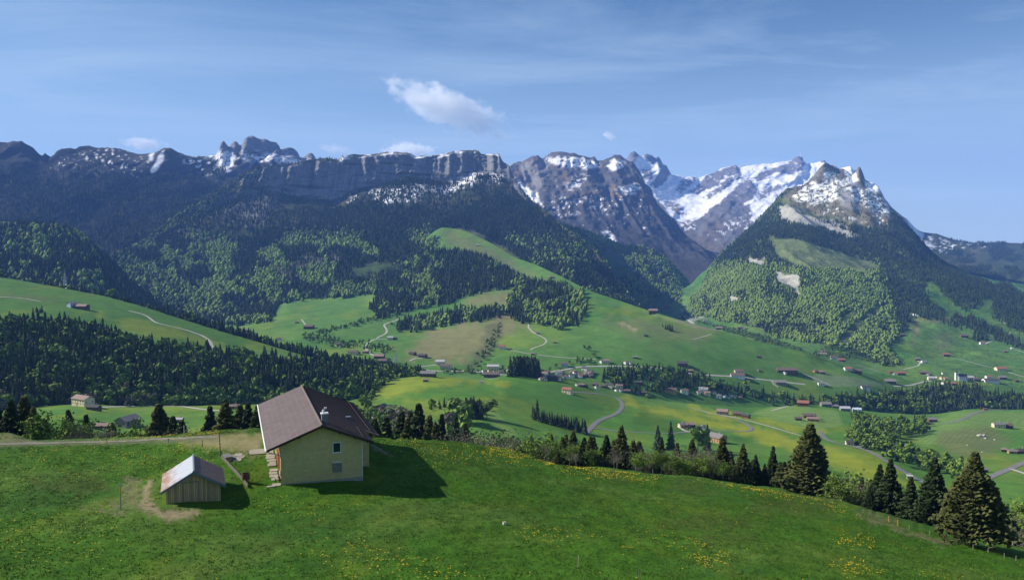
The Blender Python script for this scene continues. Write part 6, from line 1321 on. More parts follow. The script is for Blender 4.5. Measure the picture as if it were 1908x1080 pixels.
# ------------------------------------------------------------------ farms, village, hamlet
def hm(name, c, v=.18, r=.85): return plain(name, c, r, v, .8)
WALLS = dict(wood=hm("weathered_timber", (.125, .088, .06)), timber=hm("fresh_timber", (.42, .25, .11)), white=hm("white_render", (.80, .79, .76), .06), cream=hm("cream_render", (.70, .60, .40)), grey=hm("grey_boards", (.24, .22, .20)), blue=hm("blue_white_gable", (.42, .52, .58)), red=hm("red_boards", (.22, .07, .04)))
ROOFS = dict(brown=hm("brown_tiles", (.145, .105, .088)), red=hm("red_tiles", (.30, .12, .08)), grey=hm("grey_tiles", (.20, .185, .175)), dark=hm("dark_tiles", (.07, .065, .065)), pink=hm("faded_red_tiles", (.27, .185, .155)), light=hm("pale_sheet_roof", (.42, .42, .42)), blue=hm("blue_white_sheet", (.50, .58, .64)))
M_WIN = plain("dark_window", (.035, .04, .05), .3, .2, 1); M_STONE = hm("plinth_stone", (.33, .31, .28))
def Y_lt(v): return v > 900
def building(px, py, wpx, rz, wall, roof, label, asp=.72, hf=.42, group=None, cat="house", name="farmhouse", keys=None, det=True, chim=None, pitch=.5):
    p = hit(px, py, keys)
    if p is None: print('no hit', px, py); return
    l_ = max(wpx * p.y / F0, 4.0); w = l_ * asp
    if px > 880 and abs(rz) >= 60 and Y_lt(p.y): rz = {70: 40, 60: 30, 75: 45}.get(int(abs(rz)), 35); l_ *= .92
    elif abs(rz) >= 55: l_, w = l_ * 1.25, l_ * 1.0
    if wpx > 20 and abs(rz) < 55: w = l_ * .52
    h = max(2.4, min(hf * w, 6.0)); rzr = R(rz); rise = min(pitch * w / 2, 3.6); pitch = rise / (w / 2)
    ext = abs(math.sin(rzr)) * l_ / 2 + abs(math.cos(rzr)) * w / 2
    o = empty(name, (p.x, p.y + ext, ground(p.x, p.y + ext, keys)), rzr); tag(o, label, cat, group)
    o.location.z = max(o.location.z, p.z) * .5 + p.z * .5
    X, Y = l_ / 2, w / 2
    mb = MB(); mb.poly([(-X, -Y, -3), (-X, Y, -3), (-X, Y, h), (-X, 0, h + rise), (-X, -Y, h), (X, -Y, -3), (X, Y, -3), (X, Y, h), (X, 0, h + rise), (X, -Y, h)], [(4, 3, 2, 1, 0), (5, 6, 7, 8, 9), (0, 5, 9, 4), (6, 1, 2, 7), (2, 3, 8, 7), (3, 4, 9, 8)]); mb.build("wall", WALLS[wall], o)
    ov = min(.8, .05 * w + .15); t = .22; rm = MB(); zo = -pitch * ov + .12
    for s in (-1, 1):
        rm.poly([(-X - ov, s * (Y + ov), h + zo), (X + ov, s * (Y + ov), h + zo), (X + ov, 0, h + rise + .12), (-X - ov, 0, h + rise + .12), (-X - ov, s * (Y + ov), h + zo + t), (X + ov, s * (Y + ov), h + zo + t), (X + ov, 0, h + rise + .12 + t), (-X - ov, 0, h + rise + .12 + t)], [(0, 1, 5, 4), (4, 5, 6, 7), (0, 4, 7, 3), (1, 2, 6, 5), (3, 2, 1, 0)])
    ro = rm.build("roof", ROOFS[roof], o)
    if det:
        if chim if chim is not None else (wall not in ('grey',)): MB().box(X * .3 - .5, .4, h + rise * .5, X * .3 + .5, 1.4, h + rise + 1.3).build("chimney", M_STONE, ro)
        nx = max(2, min(5, int(l_ / 3.2)))
        for s, n_, ax in ((-1, nx, 0), ):
            for i in range(n_):
                cx = -X + (i + .5) * 2 * X / n_
                for zz in ((h * .25, h * .62) if h > 4.2 else (h * .35,)): MB().box(cx - .5, -Y - .06, zz, cx + .5, -Y + .02, zz + 1.1).build("window", M_WIN, o)
        for s in (-1, 1):
            for j in range(2):
                cy2 = (-.3 + .6 * j) * w; a, b_ = sorted((s * (X + .06), s * (X - .02))); MB().box(a, cy2 - .5, h * .45, b_, cy2 + .5, h * .45 + 1.2).build("window", M_WIN, o)
        MB().box(-X * .15 - .6, -Y - .07, -.2, -X * .15 + .6, -Y + .02, 2.0).build("door", WALLS['wood'], o)
    return o
HS = [
 # left pasture
 (130,573,13,60,'blue','grey',"small house with blue white gable end at the left end of the long pasture barn"),
 (147,576,27,-8,'wood','pink',"long brown barn on the left pasture beside the blue gabled house"),
 (152,608,14,20,'wood','dark',"low dark hut on the left pasture just above the wooded bank"),
 (532,672,15,10,'wood','dark',"dark roofed house at the right tip of the left pasture"),
 (145,757,42,-30,'cream','pink',"big pale roofed farm beside the track on the far side of the left meadow"),
 (163,752,14,75,'white','brown',"white gabled house built against the right end of the big pale roofed farm"),
 (171,764,25,-10,'wood','dark',"dark low shed on the slope right below the big pale roofed farm"),
 (203,749,17,10,'red','red',"small red house with pale roof peak at the wood edge on the left"),
 (228,797,30,70,'grey','grey',"grey weathered barn alone in the meadow behind the left hedge"),
 (184,800,32,0,'wood','pink',"brown roof half hidden in the left hedge"),
 (332,787,15,0,'wood','light',"pale grey roof between the lone dark spruce and the small spruce"),
 (433,762,22,15,'timber','pink',"orange brown roof peeping between spruces left of the farmhouse"),
 # hollow right of the farmhouse
 (676,772,26,-15,'wood','pink',"pale red roofed house just right of the farmhouse ridge"),
 (703,774,24,30,'red','pink',"farm with faded red roof and dark gable right of the farmhouse"),
 (709,765,16,60,'wood','dark',"dark roofed barn behind the faded red roofed farm"),
 (697,786,16,10,'wood','light',"small pale roofed shed below the faded red roofed farm"),
 (892,772,27,-4,'wood','grey',"weathered barn with wide grey roof in front of the dark grove"),
 (870,771,13,20,'wood','brown',"low brown shed at the left of the weathered grey roofed barn"),
 (911,756,12,60,'grey','light',"little hut with pale pointed roof on the knoll"),
 (793,711,10,0,'wood','pink',"tiny barn alone on top of the yellow flowered hill"),
 (797,702,30,-6,'wood','grey',"long grey roofed barn showing behind the yellow flowered hill"),
 (762,694,14,-50,'wood','dark',"dark roofed house behind the conifers at the yellow hill"),
 (756,694,9,75,'blue','brown',"little house with pale blue gable behind the yellow hill"),
 # central valley slope
 (574,613,18,-5,'wood','brown',"farm with a track leading up from it on the far left valley slope"),
 (553,602,7,0,'wood','brown',"tiny hut above the track on the far left valley slope"),
 (461,618,10,0,'wood','brown',"small house at the foot of the dark forest, far left of the valley"),
 (445,616,8,10,'wood','pink',"tiny house left of the small one at the foot of the dark forest"),
 (519,634,9,0,'white','brown',"tiny white house among trees in the far left valley bottom"),
 (630,646,13,-25,'cream','dark',"little farmhouse on the flat meadow left of the white track"),
 (656,661,17,-12,'cream','brown',"cream gabled house with wide brown roof at the valley bottom"),
 (666,659,9,0,'wood','dark',"dark barn tight to the right of the cream gabled house"),
 (681,658,11,-8,'wood','pink',"low shed where the white track ends"),
 (706,669,19,-8,'wood','pink',"pale brown roofed farm beside the lattice mast"),
 (713,677,17,-12,'wood','brown',"dark brown farm just below the pale brown roofed one"),
 (727,633,11,0,'cream','light',"low pale building at the side branch of the white track"),
 (735,633,8,40,'wood','dark',"dark little house right of the low pale building"),
 (768,662,13,-35,'wood','dark',"left one of two dark barns above the valley road"),
 (787,667,15,-25,'wood','dark',"right one of two dark barns above the valley road"),
 (820,680,17,-5,'cream','light',"yellow walled house with pale roof beside the valley road"),
 (830,688,22,-8,'cream','brown',"long brown roofed house just below the yellow walled one"),
 (936,651,13,-5,'white','red',"white and red farmhouse on the slope above the village"),
 (950,652,7,0,'wood','brown',"small barn right beside the white and red farmhouse"),
 (993,661,7,0,'wood','pink',"tiny hut on the slope above the village church"),
 (1002,622,7,0,'wood','grey',"tiny hut inside the bend of the zigzag track"),
 (1034,639,7,0,'wood','pink',"tiny hut right of the zigzag track"),
 (1052,684,16,-3,'blue','brown',"blue gabled house on the slope above the village road"),
 (1090,691,12,-30,'white','dark',"white cube like house alone between the village and the road"),
 (1122,677,9,70,'white','brown',"white gabled house at the start of the stream belt"),
 (1130,677,12,0,'cream','pink',"pink roofed house joined to the white gabled one by the belt"),
 (1167,679,9,70,'white','pink',"left one of two small white houses beside the road pole"),
 (1175,680,8,70,'white','grey',"right one of two small white houses beside the road pole"),
 (1184,668,9,-10,'wood','grey',"grey hut on the green slope above the two small white houses"),
 (1273,684,20,-8,'wood','dark',"large dark farm with white front standing above the road"),
 (1279,684,8,0,'blue','grey',"small pale blue house front right of the large dark farm"),
 (1287,694,11,0,'red','pink',"pinkish house poking out of the conifer belt"),
 (1378,698,16,-3,'cream','brown',"upper cream house of the pair on the road bend"),
 (1376,706,26,-6,'white','brown',"white fronted barn of the pair on the road bend"),
 (1415,667,9,-8,'wood','dark',"dark hut alone on the smooth green slope"),
 (1414,692,6,70,'grey','grey',"tiny pale hut lower on the smooth green slope"),
 (1204,627,8,0,'wood','dark',"little dark hut left of the small wood on the slope"),
 (1218,585,17,-6,'wood','pink',"farm on the skyline of the green hill"),
 (1342,614,13,-15,'wood','pink',"farm among trees at the right end of the hill crest"),
 # village main
 (919,689,26,-6,'cream','light',"big hall with pale roof and yellow gable at the left end of the village"),
 (902,695,11,60,'white','grey',"white house left of the big hall"),
 (912,693,8,60,'cream','brown',"cream house squeezed between the white house and the hall"),
 (922,695,9,70,'blue','brown',"pale blue house in front of the hall"),
 (936,696,12,0,'cream','brown',"cream house right of the pale blue one"),
 (948,693,9,60,'blue','grey',"small blue grey house at the left foot of the grove"),
 (916,704,33,-8,'wood','brown',"wide brown barn with two wings in front of the village hall"),
 (897,714,9,0,'white','pink',"tiny pale shed by the lane left of the village"),
 (969,688,20,0,'wood','brown',"wide brown roof behind the grove left of the church"),
 (1006,703,8,70,'cream','grey',"first narrow house right of the grove"),
 (1013,699,11,0,'wood','pink',"pink brown roof up right of the grove"),
 (1017,704,8,70,'cream','brown',"yellow narrow house in the middle of the village"),
 (1015,709,10,50,'white','dark',"white gabled house at the lower village edge by the grove"),
 (1030,710,22,-6,'wood','dark',"big dark roof at the lower edge of the village"),
 (1042,699,14,0,'white','grey',"grey roofed house up in the village by the lane"),
 (1043,705,10,0,'cream','brown',"cream house above the big dark roof"),
 (1042,709,8,70,'white','grey',"white house right of the big dark roof"),
 (1050,699,9,60,'timber','red',"orange walled house in the village"),
 (1055,706,12,0,'white','brown',"long white house in the lower village"),
 (1063,700,9,60,'cream','brown',"cream gabled house right of the orange one"),
 (1070,703,9,0,'wood','brown',"brown house at the village crossing"),
 (1067,696,11,0,'cream','pink',"pink roofed house at the upper village edge"),
 (1078,699,10,60,'cream','brown',"gabled house right of the village crossing"),
 (1086,702,12,0,'wood','brown',"brown roofed house near the right end of the village"),
 (1096,700,9,60,'white','pink',"white pink roofed house at the right end of the village"),
 (1101,697,12,0,'wood','brown',"brown barn by the trees at the right end of the village"),
 (1058,734,19,-28,'cream','red',"barn with bright red roof alone on the green knoll"),
 (1075,719,6,70,'white','grey',"tiny white house first in the row along the street"),
 (1083,720,13,0,'wood','pink',"pink brown roof second in the row along the street"),
 (1092,722,9,60,'wood','dark',"dark gable third in the row along the street"),
 (1112,724,10,70,'white','brown',"bright white house in the row along the street"),
 (1109,719,14,0,'wood','brown',"wide brown roof behind the bright white house"),
 (1124,722,11,0,'wood','brown',"brown roof right of the bright white house"),
 (1136,724,16,-30,'cream','dark',"dark roofed big house near the road bend"),
 (1149,729,8,70,'white','pink',"small white house before the last ones at the road bend"),
 (1154,724,15,0,'cream','pink',"wide pink roof at the end of the street row"),
 (1157,730,8,60,'white','brown',"white gable under the wide pink roof"),
 (1169,732,14,0,'wood','brown',"last brown barn before the yellow field"),
 (1190,734,8,70,'blue','grey',"pale blue gable beside the round green tree"),
 (1200,735,12,0,'wood','brown',"brown roof hidden behind the round green tree"),
 (1249,733,26,-3,'timber','brown',"long barn with an orange gable at the middle of the valley"),
 (1276,734,14,0,'white','brown',"white house with brown roof right of the orange gabled barn"),
 (1288,738,7,20,'wood','dark',"little dark hut at the rim of the yellow field"),
 (1302,735,9,60,'white','pink',"first white house of the new row at the belt"),
 (1311,732,17,0,'white','light',"long pale flat looking building in the new row"),
 (1318,737,12,0,'cream','pink',"cream house below the long pale building"),
 (1331,735,9,60,'white','dark',"white gabled house in the middle of the new row"),
 (1339,742,11,0,'white','grey',"bright white low house at the front of the new row"),
 (1346,736,11,0,'wood','dark',"dark roofed house behind the bright white low one"),
 (1351,742,7,70,'blue','blue',"little turquoise house in the new row"),
 (1358,743,7,70,'blue','grey',"pale blue gabled house in the new row"),
 (1364,740,9,60,'white','dark',"white gabled house third from the right of the new row"),
 (1371,742,8,60,'cream','brown',"cream gabled house second from the right of the new row"),
 (1378,744,10,0,'wood','brown',"brown house last in the new row"),
 (1193,717,12,-30,'wood','dark',"dark steep roofed house in the clearing of the stream belt"),
 (1228,710,7,0,'wood','pink',"tiny roof in the trees right of the clearing"),
 # farms in the front meadows
 (1349,773,21,-25,'grey','pink',"grey barn with pale brown roof beside the straight road"),
 (1375,775,16,-12,'timber','brown',"timber farmhouse with brown roof beside the straight road"),
 (1392,779,15,-40,'red','dark',"red boarded house at the right end of the timber farmhouse"),
 (1272,797,14,20,'cream','grey',"left grey roofed house of the farm cluster"),
 (1288,796,17,5,'wood','pink',"large pale brown roof in the middle of the farm cluster"),
 (1283,799,9,60,'wood','dark',"dark shed in front of the large pale brown roof"),
 (1302,800,8,20,'wood','dark',"dark lean-to between the cluster and the white fronted house"),
 (1312,800,9,70,'white','grey',"white fronted house at the right end of the farm cluster"),
 (1341,826,24,-55,'timber','grey',"timber chalet with grey roof below the farm cluster"),
 (1500,757,21,-22,'red','red',"red roofed farm at the top of the pale mown field"),
 (1541,758,19,-4,'grey','grey',"left long grey barn right of the red roofed farm"),
 (1557,760,13,-4,'grey','grey',"right shorter grey barn right of the red roofed farm"),
 (1577,766,18,-8,'grey','light',"long low pale shed at the edge of the leafy hollow"),
 (1599,769,15,-10,'blue','blue',"white and turquoise building at the edge of the leafy hollow"),
 (1510,779,24,-3,'wood','brown',"wide brown roofed farm just left above the broadest spruce"),
 (1517,785,22,-12,'timber','pink',"pale brown barn in front of the wide brown roofed farm"),
 (1489,783,13,-8,'wood','brown',"low brown shed at the left of the wide brown roofed farm"),
 (1604,825,18,-40,'timber','brown',"timber house with brown roof just above the road junction"),
 (1585,829,14,-8,'cream','dark',"small dark roofed house left below the timber farmhouse"),
 (1652,838,30,-3,'timber','red',"long barn with red brown roof and orange gable beside the road"),
 (1688,838,15,-4,'wood','red',"open sided shed with red roof right of the long barn"),
 (1699,843,7,-10,'red','dark',"tiny red shed at the right end of the open sided shed"),
 (1697,893,9,-20,'cream','light',"little pale hut where the road passes the pointed spruces"),
 (1834,880,16,0,'wood','grey',"grey roof showing just behind the rightmost spruce"),
 (1740,786,16,-5,'wood','grey',"low grey barn right of the leafy hollow"),
 (1731,791,7,-5,'wood','brown',"small hut below the low grey barn"),
 (1795,762,14,-3,'timber','brown',"orange walled house at the edge of the dark stream belt"),
 (1807,762,7,70,'blue','blue',"pale turquoise gable joined to the orange walled house"),
 (1776,766,10,-5,'red','red',"red roofed hut left of the orange walled house"),
 (1837,764,7,0,'red','brown',"tiny red hut where the right road leaves the belt"),
 (1864,797,22,-3,'cream','grey',"wide grey roofed farm above the rough knoll"),
 (1880,798,18,-5,'wood','brown',"brown barn joined to the right of the wide grey roofed farm"),
 (1874,842,11,-20,'wood','pink',"small brown house left in the farm at the right edge"),
 (1889,845,14,-10,'timber','grey',"timber fronted house in the farm at the right edge"),
 (1908,845,18,0,'wood','dark',"dark barn cut by the right edge"),
 # right slopes and hamlet
 (1468,697,40,-2,'wood','brown',"very long farm with white gable above the grey ploughed field"),
 (1464,698,9,70,'white','brown',"white gable in front of the very long farm"),
 (1520,694,9,60,'timber','red',"orange gabled house right of the very long farm"),
 (1532,696,11,0,'wood','pink',"pinkish barn beside the orange gabled house"),
 (1582,692,14,-4,'white','red',"red roofed house with white front on the middle slope"),
 (1588,694,10,0,'wood','brown',"brown shed just below the red roofed house with white front"),
 (1599,696,16,-8,'wood','brown',"brown farm right of the red roofed house with white front"),
 (1531,719,11,-3,'white','grey',"white house alone on the road below the ploughed field"),
 (1457,719,19,-10,'grey','grey',"grey barn below the road near the stream belt"),
 (1615,728,16,-3,'white','dark',"dark roofed barn with white gable below the road"),
 (1662,716,20,-12,'wood','grey',"brown farm with grey roof inside the loop of the lane"),
 (1661,695,8,0,'red','red',"left small red roofed house above the looped lane"),
 (1667,698,5,70,'blue','blue',"tiny pale hall between the two red roofed houses"),
 (1681,699,15,-4,'wood','red',"right red roofed house above the looped lane"),
 (1533,658,11,0,'wood','pink',"pinkish hut at the end of the green ridge"),
 (1535,664,15,-20,'grey','grey',"long grey roof lying along the green ridge"),
 (1555,669,12,0,'white','brown',"white walled house on the green ridge"),
 (1570,674,13,-10,'wood','red',"red brown farm lowest on the green ridge"),
 (1628,675,6,0,'wood','dark',"tiny dark hut below the lower tip of the forest"),
 (1502,615,6,0,'white','brown',"tiny white house on the meadow inside the forest"),
 (1437,639,9,-5,'wood','brown',"left brown farm at the foot of the wooded mountain"),
 (1447,640,9,-5,'wood','grey',"right farm at the foot of the wooded mountain"),
 (1544,627,6,0,'wood','pink',"tiny hut beside the tree lined gully"),
 (1264,594,5,0,'wood','brown',"tiny house deep in the side valley"),
 (1315,599,8,-10,'white','grey',"white farm in the mouth of the side valley"),
 (1379,613,9,0,'wood','brown',"brown farm at the forest edge of the side valley"),
 (1391,613,6,0,'wood','pink',"small shed right of the brown farm in the side valley"),
 (1640,638,5,60,'white','grey',"tiny white hut below the dark forest"),
 (1683,626,9,-4,'wood','brown',"brown hut at the right side of the dark forest"),
 (1799,629,13,-10,'wood','brown',"brown farm on the slope right of the dark forest"),
 (1832,642,9,-5,'white','red',"little red roofed house at the foot of the winding lane"),
 (1765,664,13,-3,'wood','red',"red roofed farm in the middle of the right slope"),
 (1710,671,9,0,'wood','pink',"upper pink roofed house at the small hairpin"),
 (1722,676,8,0,'white','pink',"lower pink roofed house at the small hairpin"),
 (1868,691,18,-5,'cream','red',"long red roofed farm near the right edge"),
 (1874,656,7,0,'wood','pink',"tiny pink barn high near the right edge"),
 (1887,650,5,0,'white','light',"tiny white hut at the end of the lane near the right edge"),
 (1725,698,14,-20,'wood','brown',"brown farm at the upper left of the hamlet"),
 (1733,700,10,60,'grey','grey',"grey gabled barn in the upper left of the hamlet"),
 (1738,709,13,-10,'cream','light',"pale long house at the lower left of the hamlet"),
 (1747,704,6,70,'cream','pink',"small yellow house in the hamlet"),
 (1757,707,9,60,'cream','brown',"cream gabled house in the hamlet"),
 (1764,708,9,0,'cream','pink',"cream house with long side left of the hamlet church"),
 (1760,717,9,60,'white','grey',"white house below the hamlet church"),
 (1779,718,12,0,'wood','red',"red roof at the rim of the belt below the hamlet church"),
 (1796,708,13,0,'cream','grey',"low long house tight to the right of the hamlet church"),
 (1809,708,14,0,'cream','light',"pale long house right of the hamlet church"),
 (1821,710,13,0,'wood','brown',"brown low barn right of the pale long house"),
 (1759,697,6,0,'white','brown',"tiny white hut above the hamlet church"),
 (1844,706,11,0,'white','red',"tall white inn with red roof at the right of the hamlet"),
 (1850,714,27,-5,'white','dark',"long white hall with dark roof in front of the white inn"),
 (1870,707,14,-4,'wood','grey',"low grey barn right of the white inn"),
 (1896,711,8,-4,'wood','brown',"small brown barn near the right edge of the hamlet"),
 (1817,718,8,0,'wood','dark',"small dark shed below the pale long house"),
 # high alps
 (890,458,6,0,'wood','light',"alpine hut on the upper pasture under the cliff"),
 (1009,497,8,0,'wood','brown',"alpine hut at the wood edge of the ridge pasture"),
 (1023,500,6,0,'wood','brown',"smaller alpine hut just below the first on the ridge pasture"),
 (1029,519,9,-5,'wood','brown',"alpine farm in the middle of the ridge pasture"),
 (1045,555,6,0,'wood','grey',"tiny hut right of the wooded spur")]
for h_ in HS:
    px, py, w_, rz_, wl_, rf_, lab = h_
    if 895 < px < 1180 and 683 < py < 733 and px != 1058: w_ *= .9
    nm = 'barn' if ('barn' in lab or 'shed' in lab) else ('hut' if 'hut' in lab else 'farmhouse' if 'farm' in lab else 'house')
    building(px, py, w_ * .95, rz_, wl_, rf_, lab, cat=nm if nm != 'farmhouse' else 'farm', name={'barn': 'wooden_barn', 'hut': 'alpine_hut', 'farmhouse': 'farm_building', 'house': 'village_house'}[nm], det=w_ >= 9, hf=.60 if wl_ in ('white', 'cream', 'blue') else .42)
vr = random.Random(5)
for i in range(24):
    px = 1004 + 100 * vr.random(); py = 697 + 12 * vr.random() if px < 1050 else 696 + 9 * vr.random()
    building(px, py, 7 + 4 * vr.random(), vr.choice([20, 30, 40, -30, 0]), vr.choice(['white', 'cream', 'white', 'wood', 'cream']), vr.choice(['brown', 'grey', 'pink', 'dark']), 'small house packed among others in the middle of the village', cat='house', name='village_house', det=False, hf=.6, group='houses packed in the village')
def church(px, py, hpx, label, white, twx, nave, rz):
    p = hit(px, py); o = empty("church", p, rz); tag(o, label, "church"); H = hpx * p.y / F0; t = twx * p.y / F0 / 2; th = H * .66
    MB().box(-t, -t, -4, t, t, th).build("tower", white, o)
    MB().lathe([(t * 1.25, th), (t * .8, th + H * .06), (t * .5, th + H * .10), (t * .55, th + H * .13), (.12, H), (0.02, H * 1.04)], 8).build("spire", ROOFS['dark'], o)
    MB().box(-t * .4, -t - .08, th * .72, t * .4, -t + .02, th * .86).build("clock_face", M_WIN, o)
    L_, wv, h = nave; L_ *= p.y / F0; wv *= p.y / F0; h *= p.y / F0
    MB().poly([(t + .01, -wv / 2, -4), (t + .01, wv / 2, -4), (t + .01, wv / 2, h), (t + .01, 0, h * 1.75), (t + .01, -wv / 2, h), (t + L_, -wv / 2, -4), (t + L_, wv / 2, -4), (t + L_, wv / 2, h), (t + L_, 0, h * 1.75), (t + L_, -wv / 2, h)], [(4, 3, 2, 1, 0), (5, 6, 7, 8, 9), (0, 5, 9, 4), (6, 1, 2, 7), (2, 3, 8, 7), (3, 4, 9, 8)]).build("nave", white, o)
    rf = MB()
    for s in (-1, 1): rf.poly([(t + .02, s * (wv / 2 + .5), h - .2), (t + L_ + .5, s * (wv / 2 + .5), h - .2), (t + L_ + .5, 0, h * 1.75 + .25), (t + .02, 0, h * 1.75 + .25)], [(0, 1, 2, 3)])
    rf.build("roof", ROOFS['dark'], o)
    for i in range(4): x = t + L_ * (i + .5) / 4; MB().box(x - .6, -wv / 2 - .07, h * .3, x + .6, -wv / 2 + .02, h * .8).build("window", M_WIN, o)
church(982, 689, 24, "white village church tower with dark pointed spire rising behind the grove", WALLS['white'], 6.5, (16, 10, 7), .05)
church(1782, 708, 22, "white hamlet church with dark onion topped tower on the right slope", WALLS['white'], 5.0, (15, 9, 7), -.1)
# masts, pylons, crane
M_STEEL = plain("galvanised_steel", (.36, .40, .42), .5, .1, 1, metal=.3)
def pylon(px, top, Y, label, wb, arms=True, m=M_STEEL, rr=.16, keys=None):
    x = float(unproj(px, top, Y)[0]); z = ground(x, Y, keys); H = float(unproj(px, top, Y)[2]) - z; o = empty("pylon", (x, Y, z), .35); tag(o, label, "pylon"); lg = []
    def at_(f): return wb * (1 - f) ** 1.2 / 2 + .45
    for sx, sy in ((-1, -1), (1, -1), (1, 1), (-1, 1)): MB().tube([(sx * at_(f), sy * at_(f), H * f - 1 * (f == 0)) for f in (0, .3, .6, 1)], rr, 4).build("leg", m, o)
    br = MB(); F_ = [0, .16, .32, .46, .6, .72, .84, .93, 1]
    for a, b_ in zip(F_[:-1], F_[1:]):
        q0, q1 = at_(a), at_(b_); c0 = [(-q0, -q0), (q0, -q0), (q0, q0), (-q0, q0)]; c1 = [(-q1, -q1), (q1, -q1), (q1, q1), (-q1, q1)]
        for i in range(4):
            j = (i + 1) % 4; br.tube([(*c0[i], H * a), (*c1[j], H * b_)], rr * .6, 3, False); br.tube([(*c0[j], H * a), (*c1[i], H * b_)], rr * .6, 3, False)
    br.build("bracing", m, o)
    if arms:
        for f, w in ((.72, 4.2), (.84, 3.4), (.95, 2.6)): MB().tube([(-w, 0, H * f), (0, 0, H * f + .8), (w, 0, H * f)], rr * .9, 4).build("cross_arm", m, o)
pylon(121, 509, 1560, "tall lattice pylon on the skyline of the left pasture", 11, rr=.55)
pylon(736, 659, 1500, "faint lattice mast standing in the valley beside the brown farms", 8, rr=.30)
def mast(px, py, hpx, label, cat="pole", name="utility_pole", m=M_POST, r_=.22):
    p = hit(px, py); o = empty(name, p); tag(o, label, cat); H = hpx * p.y / F0; MB().tube([(0, 0, -1), (0, 0, H)], r_, 5).build("pole", m, o); return o, H
o, H = mast(1179, 680, 13, "single grey pole beside the two small white houses"); MB().box(-1.2, -.1, H - 1, 1.2, .1, H - .7).build("cross_arm", M_POST, o)
o, H = mast(1045, 700, 18, "slim pole rising over the village houses"); MB().box(-1.0, -.1, H - 1, 1.0, .1, H - .7).build("cross_arm", M_POST, o)
M_CRANE = plain("crane_yellow", (.60, .30, .03), .5, .1, 1); o, H = mast(1315, 738, 17, "small orange yellow construction crane over the new row of houses", "crane", "tower_crane", M_CRANE, .45); MB().box(-4, -.3, H - .4, 9, .3, H + .3).build("jib", M_CRANE, o); MB().box(-5, -.6, H - 1.6, -3.4, .6, H + .2).build("counterweight", M_CONC, o)
x, y, z = [float(q) for q in unproj(1491, 294, 11480)]; o = empty("summit_mast", (x, y, z)); tag(o, "antenna mast on the summit of the snowy massif", "mast"); MB().tube([(0, 0, -60), (0, 0, 25), (0, 0, 80)], [7, 5, 2], 6).build("pole", M_WHITE, o); MB().lathe([(14, -30), (14, 4), (6, 10), (0, 10)], 8, (25, 0, 0)).build("station", M_CONC, o)
# pale boulders on the rough knoll
for i, (px, py, r_) in enumerate([(1826, 812, 3.2), (1833, 812, 3.0), (1836, 817, 1.8), (1853, 819, 1.4), (1802, 829, 1.0), (1830, 842, 1.1)]):
    p = hit(px, py); b = bmesh_ = None; mb = MB(); n_ = 8
    prof = [(.3, -.6), (1.0, -.3), (1.05, .25), (.75, .8), (.05, 1.15)]; mb.lathe([(a * r_, b2 * r_ * .8) for a, b2 in prof], n_)
    mb.v = [(x * (1 + .25 * math.sin(7 * k + i)), y * (1 + .2 * math.cos(5 * k + i)), z * (1 + .15 * math.sin(3 * k))) for k, (x, y, z) in enumerate(mb.v)]
    o = mb.build("boulder", plain("limestone", (.42, .39, .34), .9, .25, .6)); o.location = p; tag(o, "pale limestone boulder on the rough grassy knoll at the right", "boulder", "boulders on the knoll")
# ------------------------------------------------------------------ roads and tracks
M_ROAD = plain("road_grey", (.17, .165, .16), .9, .12, .15); M_TRACK = plain("gravel_track", (.40, .375, .33), .9, .15, .2); M_DIRT = plain("grassy_gravel", (.18, .165, .125), .95, .3, 1.2, detail=8)
def road(pts, w, m, name="road", lift=.35, keys=None, step=5.0, rag=0.0):
    P = np.array(pts, float); d = np.concatenate([[0], np.cumsum(np.hypot(*np.diff(P, axis=0).T))]); n = max(3, int(d[-1] / step)); s = np.linspace(0, d[-1], n)
    # smooth the corners, then lay it on the ground
    xs, ys = np.interp(s, d, P[:, 0]), np.interp(s, d, P[:, 1]); k_ = np.array([1, 2, 3, 2, 1.]) / 9
    if n > 6: xs[2:-2] = np.convolve(xs, k_, 'valid'); ys[2:-2] = np.convolve(ys, k_, 'valid')
    W = []
    for a, b in zip(xs, ys):
        h = hit(a, b, keys)
        if h is not None and (not W or (h - W[-1]).length < 400): W.append(h)
    if len(W) < 3: return
    V = []; Fc = []
    for i, p in enumerate(W):
        t = (W[min(i + 1, len(W) - 1)] - W[max(i - 1, 0)]); t.z = 0; t = t.normalized() if t.length > 1e-6 else Vector((1, 0, 0)); q = Vector((-t.y, t.x, 0)) * (w / 2)
        for sgn in (-1, -.33, .33, 1):
            ww = sgn * (1 + rag * (random.random() - .5) * (abs(sgn) == 1)); e = p + q * ww; z = ground(e.x, e.y, keys); z = z if z is not None and abs(z - p.z) < 8 else p.z; V.append((e.x, e.y, z + lift * (1 if abs(sgn) < 1 else .8)))
    for i in range(len(W) - 1):
        for j in range(3): Fc.append((i * 4 + j, i * 4 + j + 1, i * 4 + j + 5, i * 4 + j + 4))
    me = bpy.data.meshes.new(name); me.from_pydata(V, [], Fc); me.update(); me.polygons.foreach_set("use_smooth", [True] * len(me.polygons)); tag(link(name, me, m), kind='structure')
FR, GN, RT, PS = ['front'], ['green'], ['right'], ['pasture']
road([(1066,730),(1100,732),(1130,735),(1150,741),(1161,750),(1160,760),(1152,769),(1135,776),(1115,783),(1104,793),(1098,801),(1092,806)], 5.5, M_ROAD, keys=FR)
road([(1092,806),(1094,800),(1104,796),(1120,799),(1150,803),(1200,806),(1250,807),(1290,804),(1312,802),(1345,803),(1390,804),(1404,801),(1401,795),(1385,787),(1362,778),(1345,774)], 4.2, M_ROAD, keys=FR)
road([(1310,803),(1322,811),(1332,819),(1348,826)], 4.2, M_ROAD, keys=FR); road([(1265,795),(1275,802),(1288,805)], 3.5, M_TRACK, keys=FR)
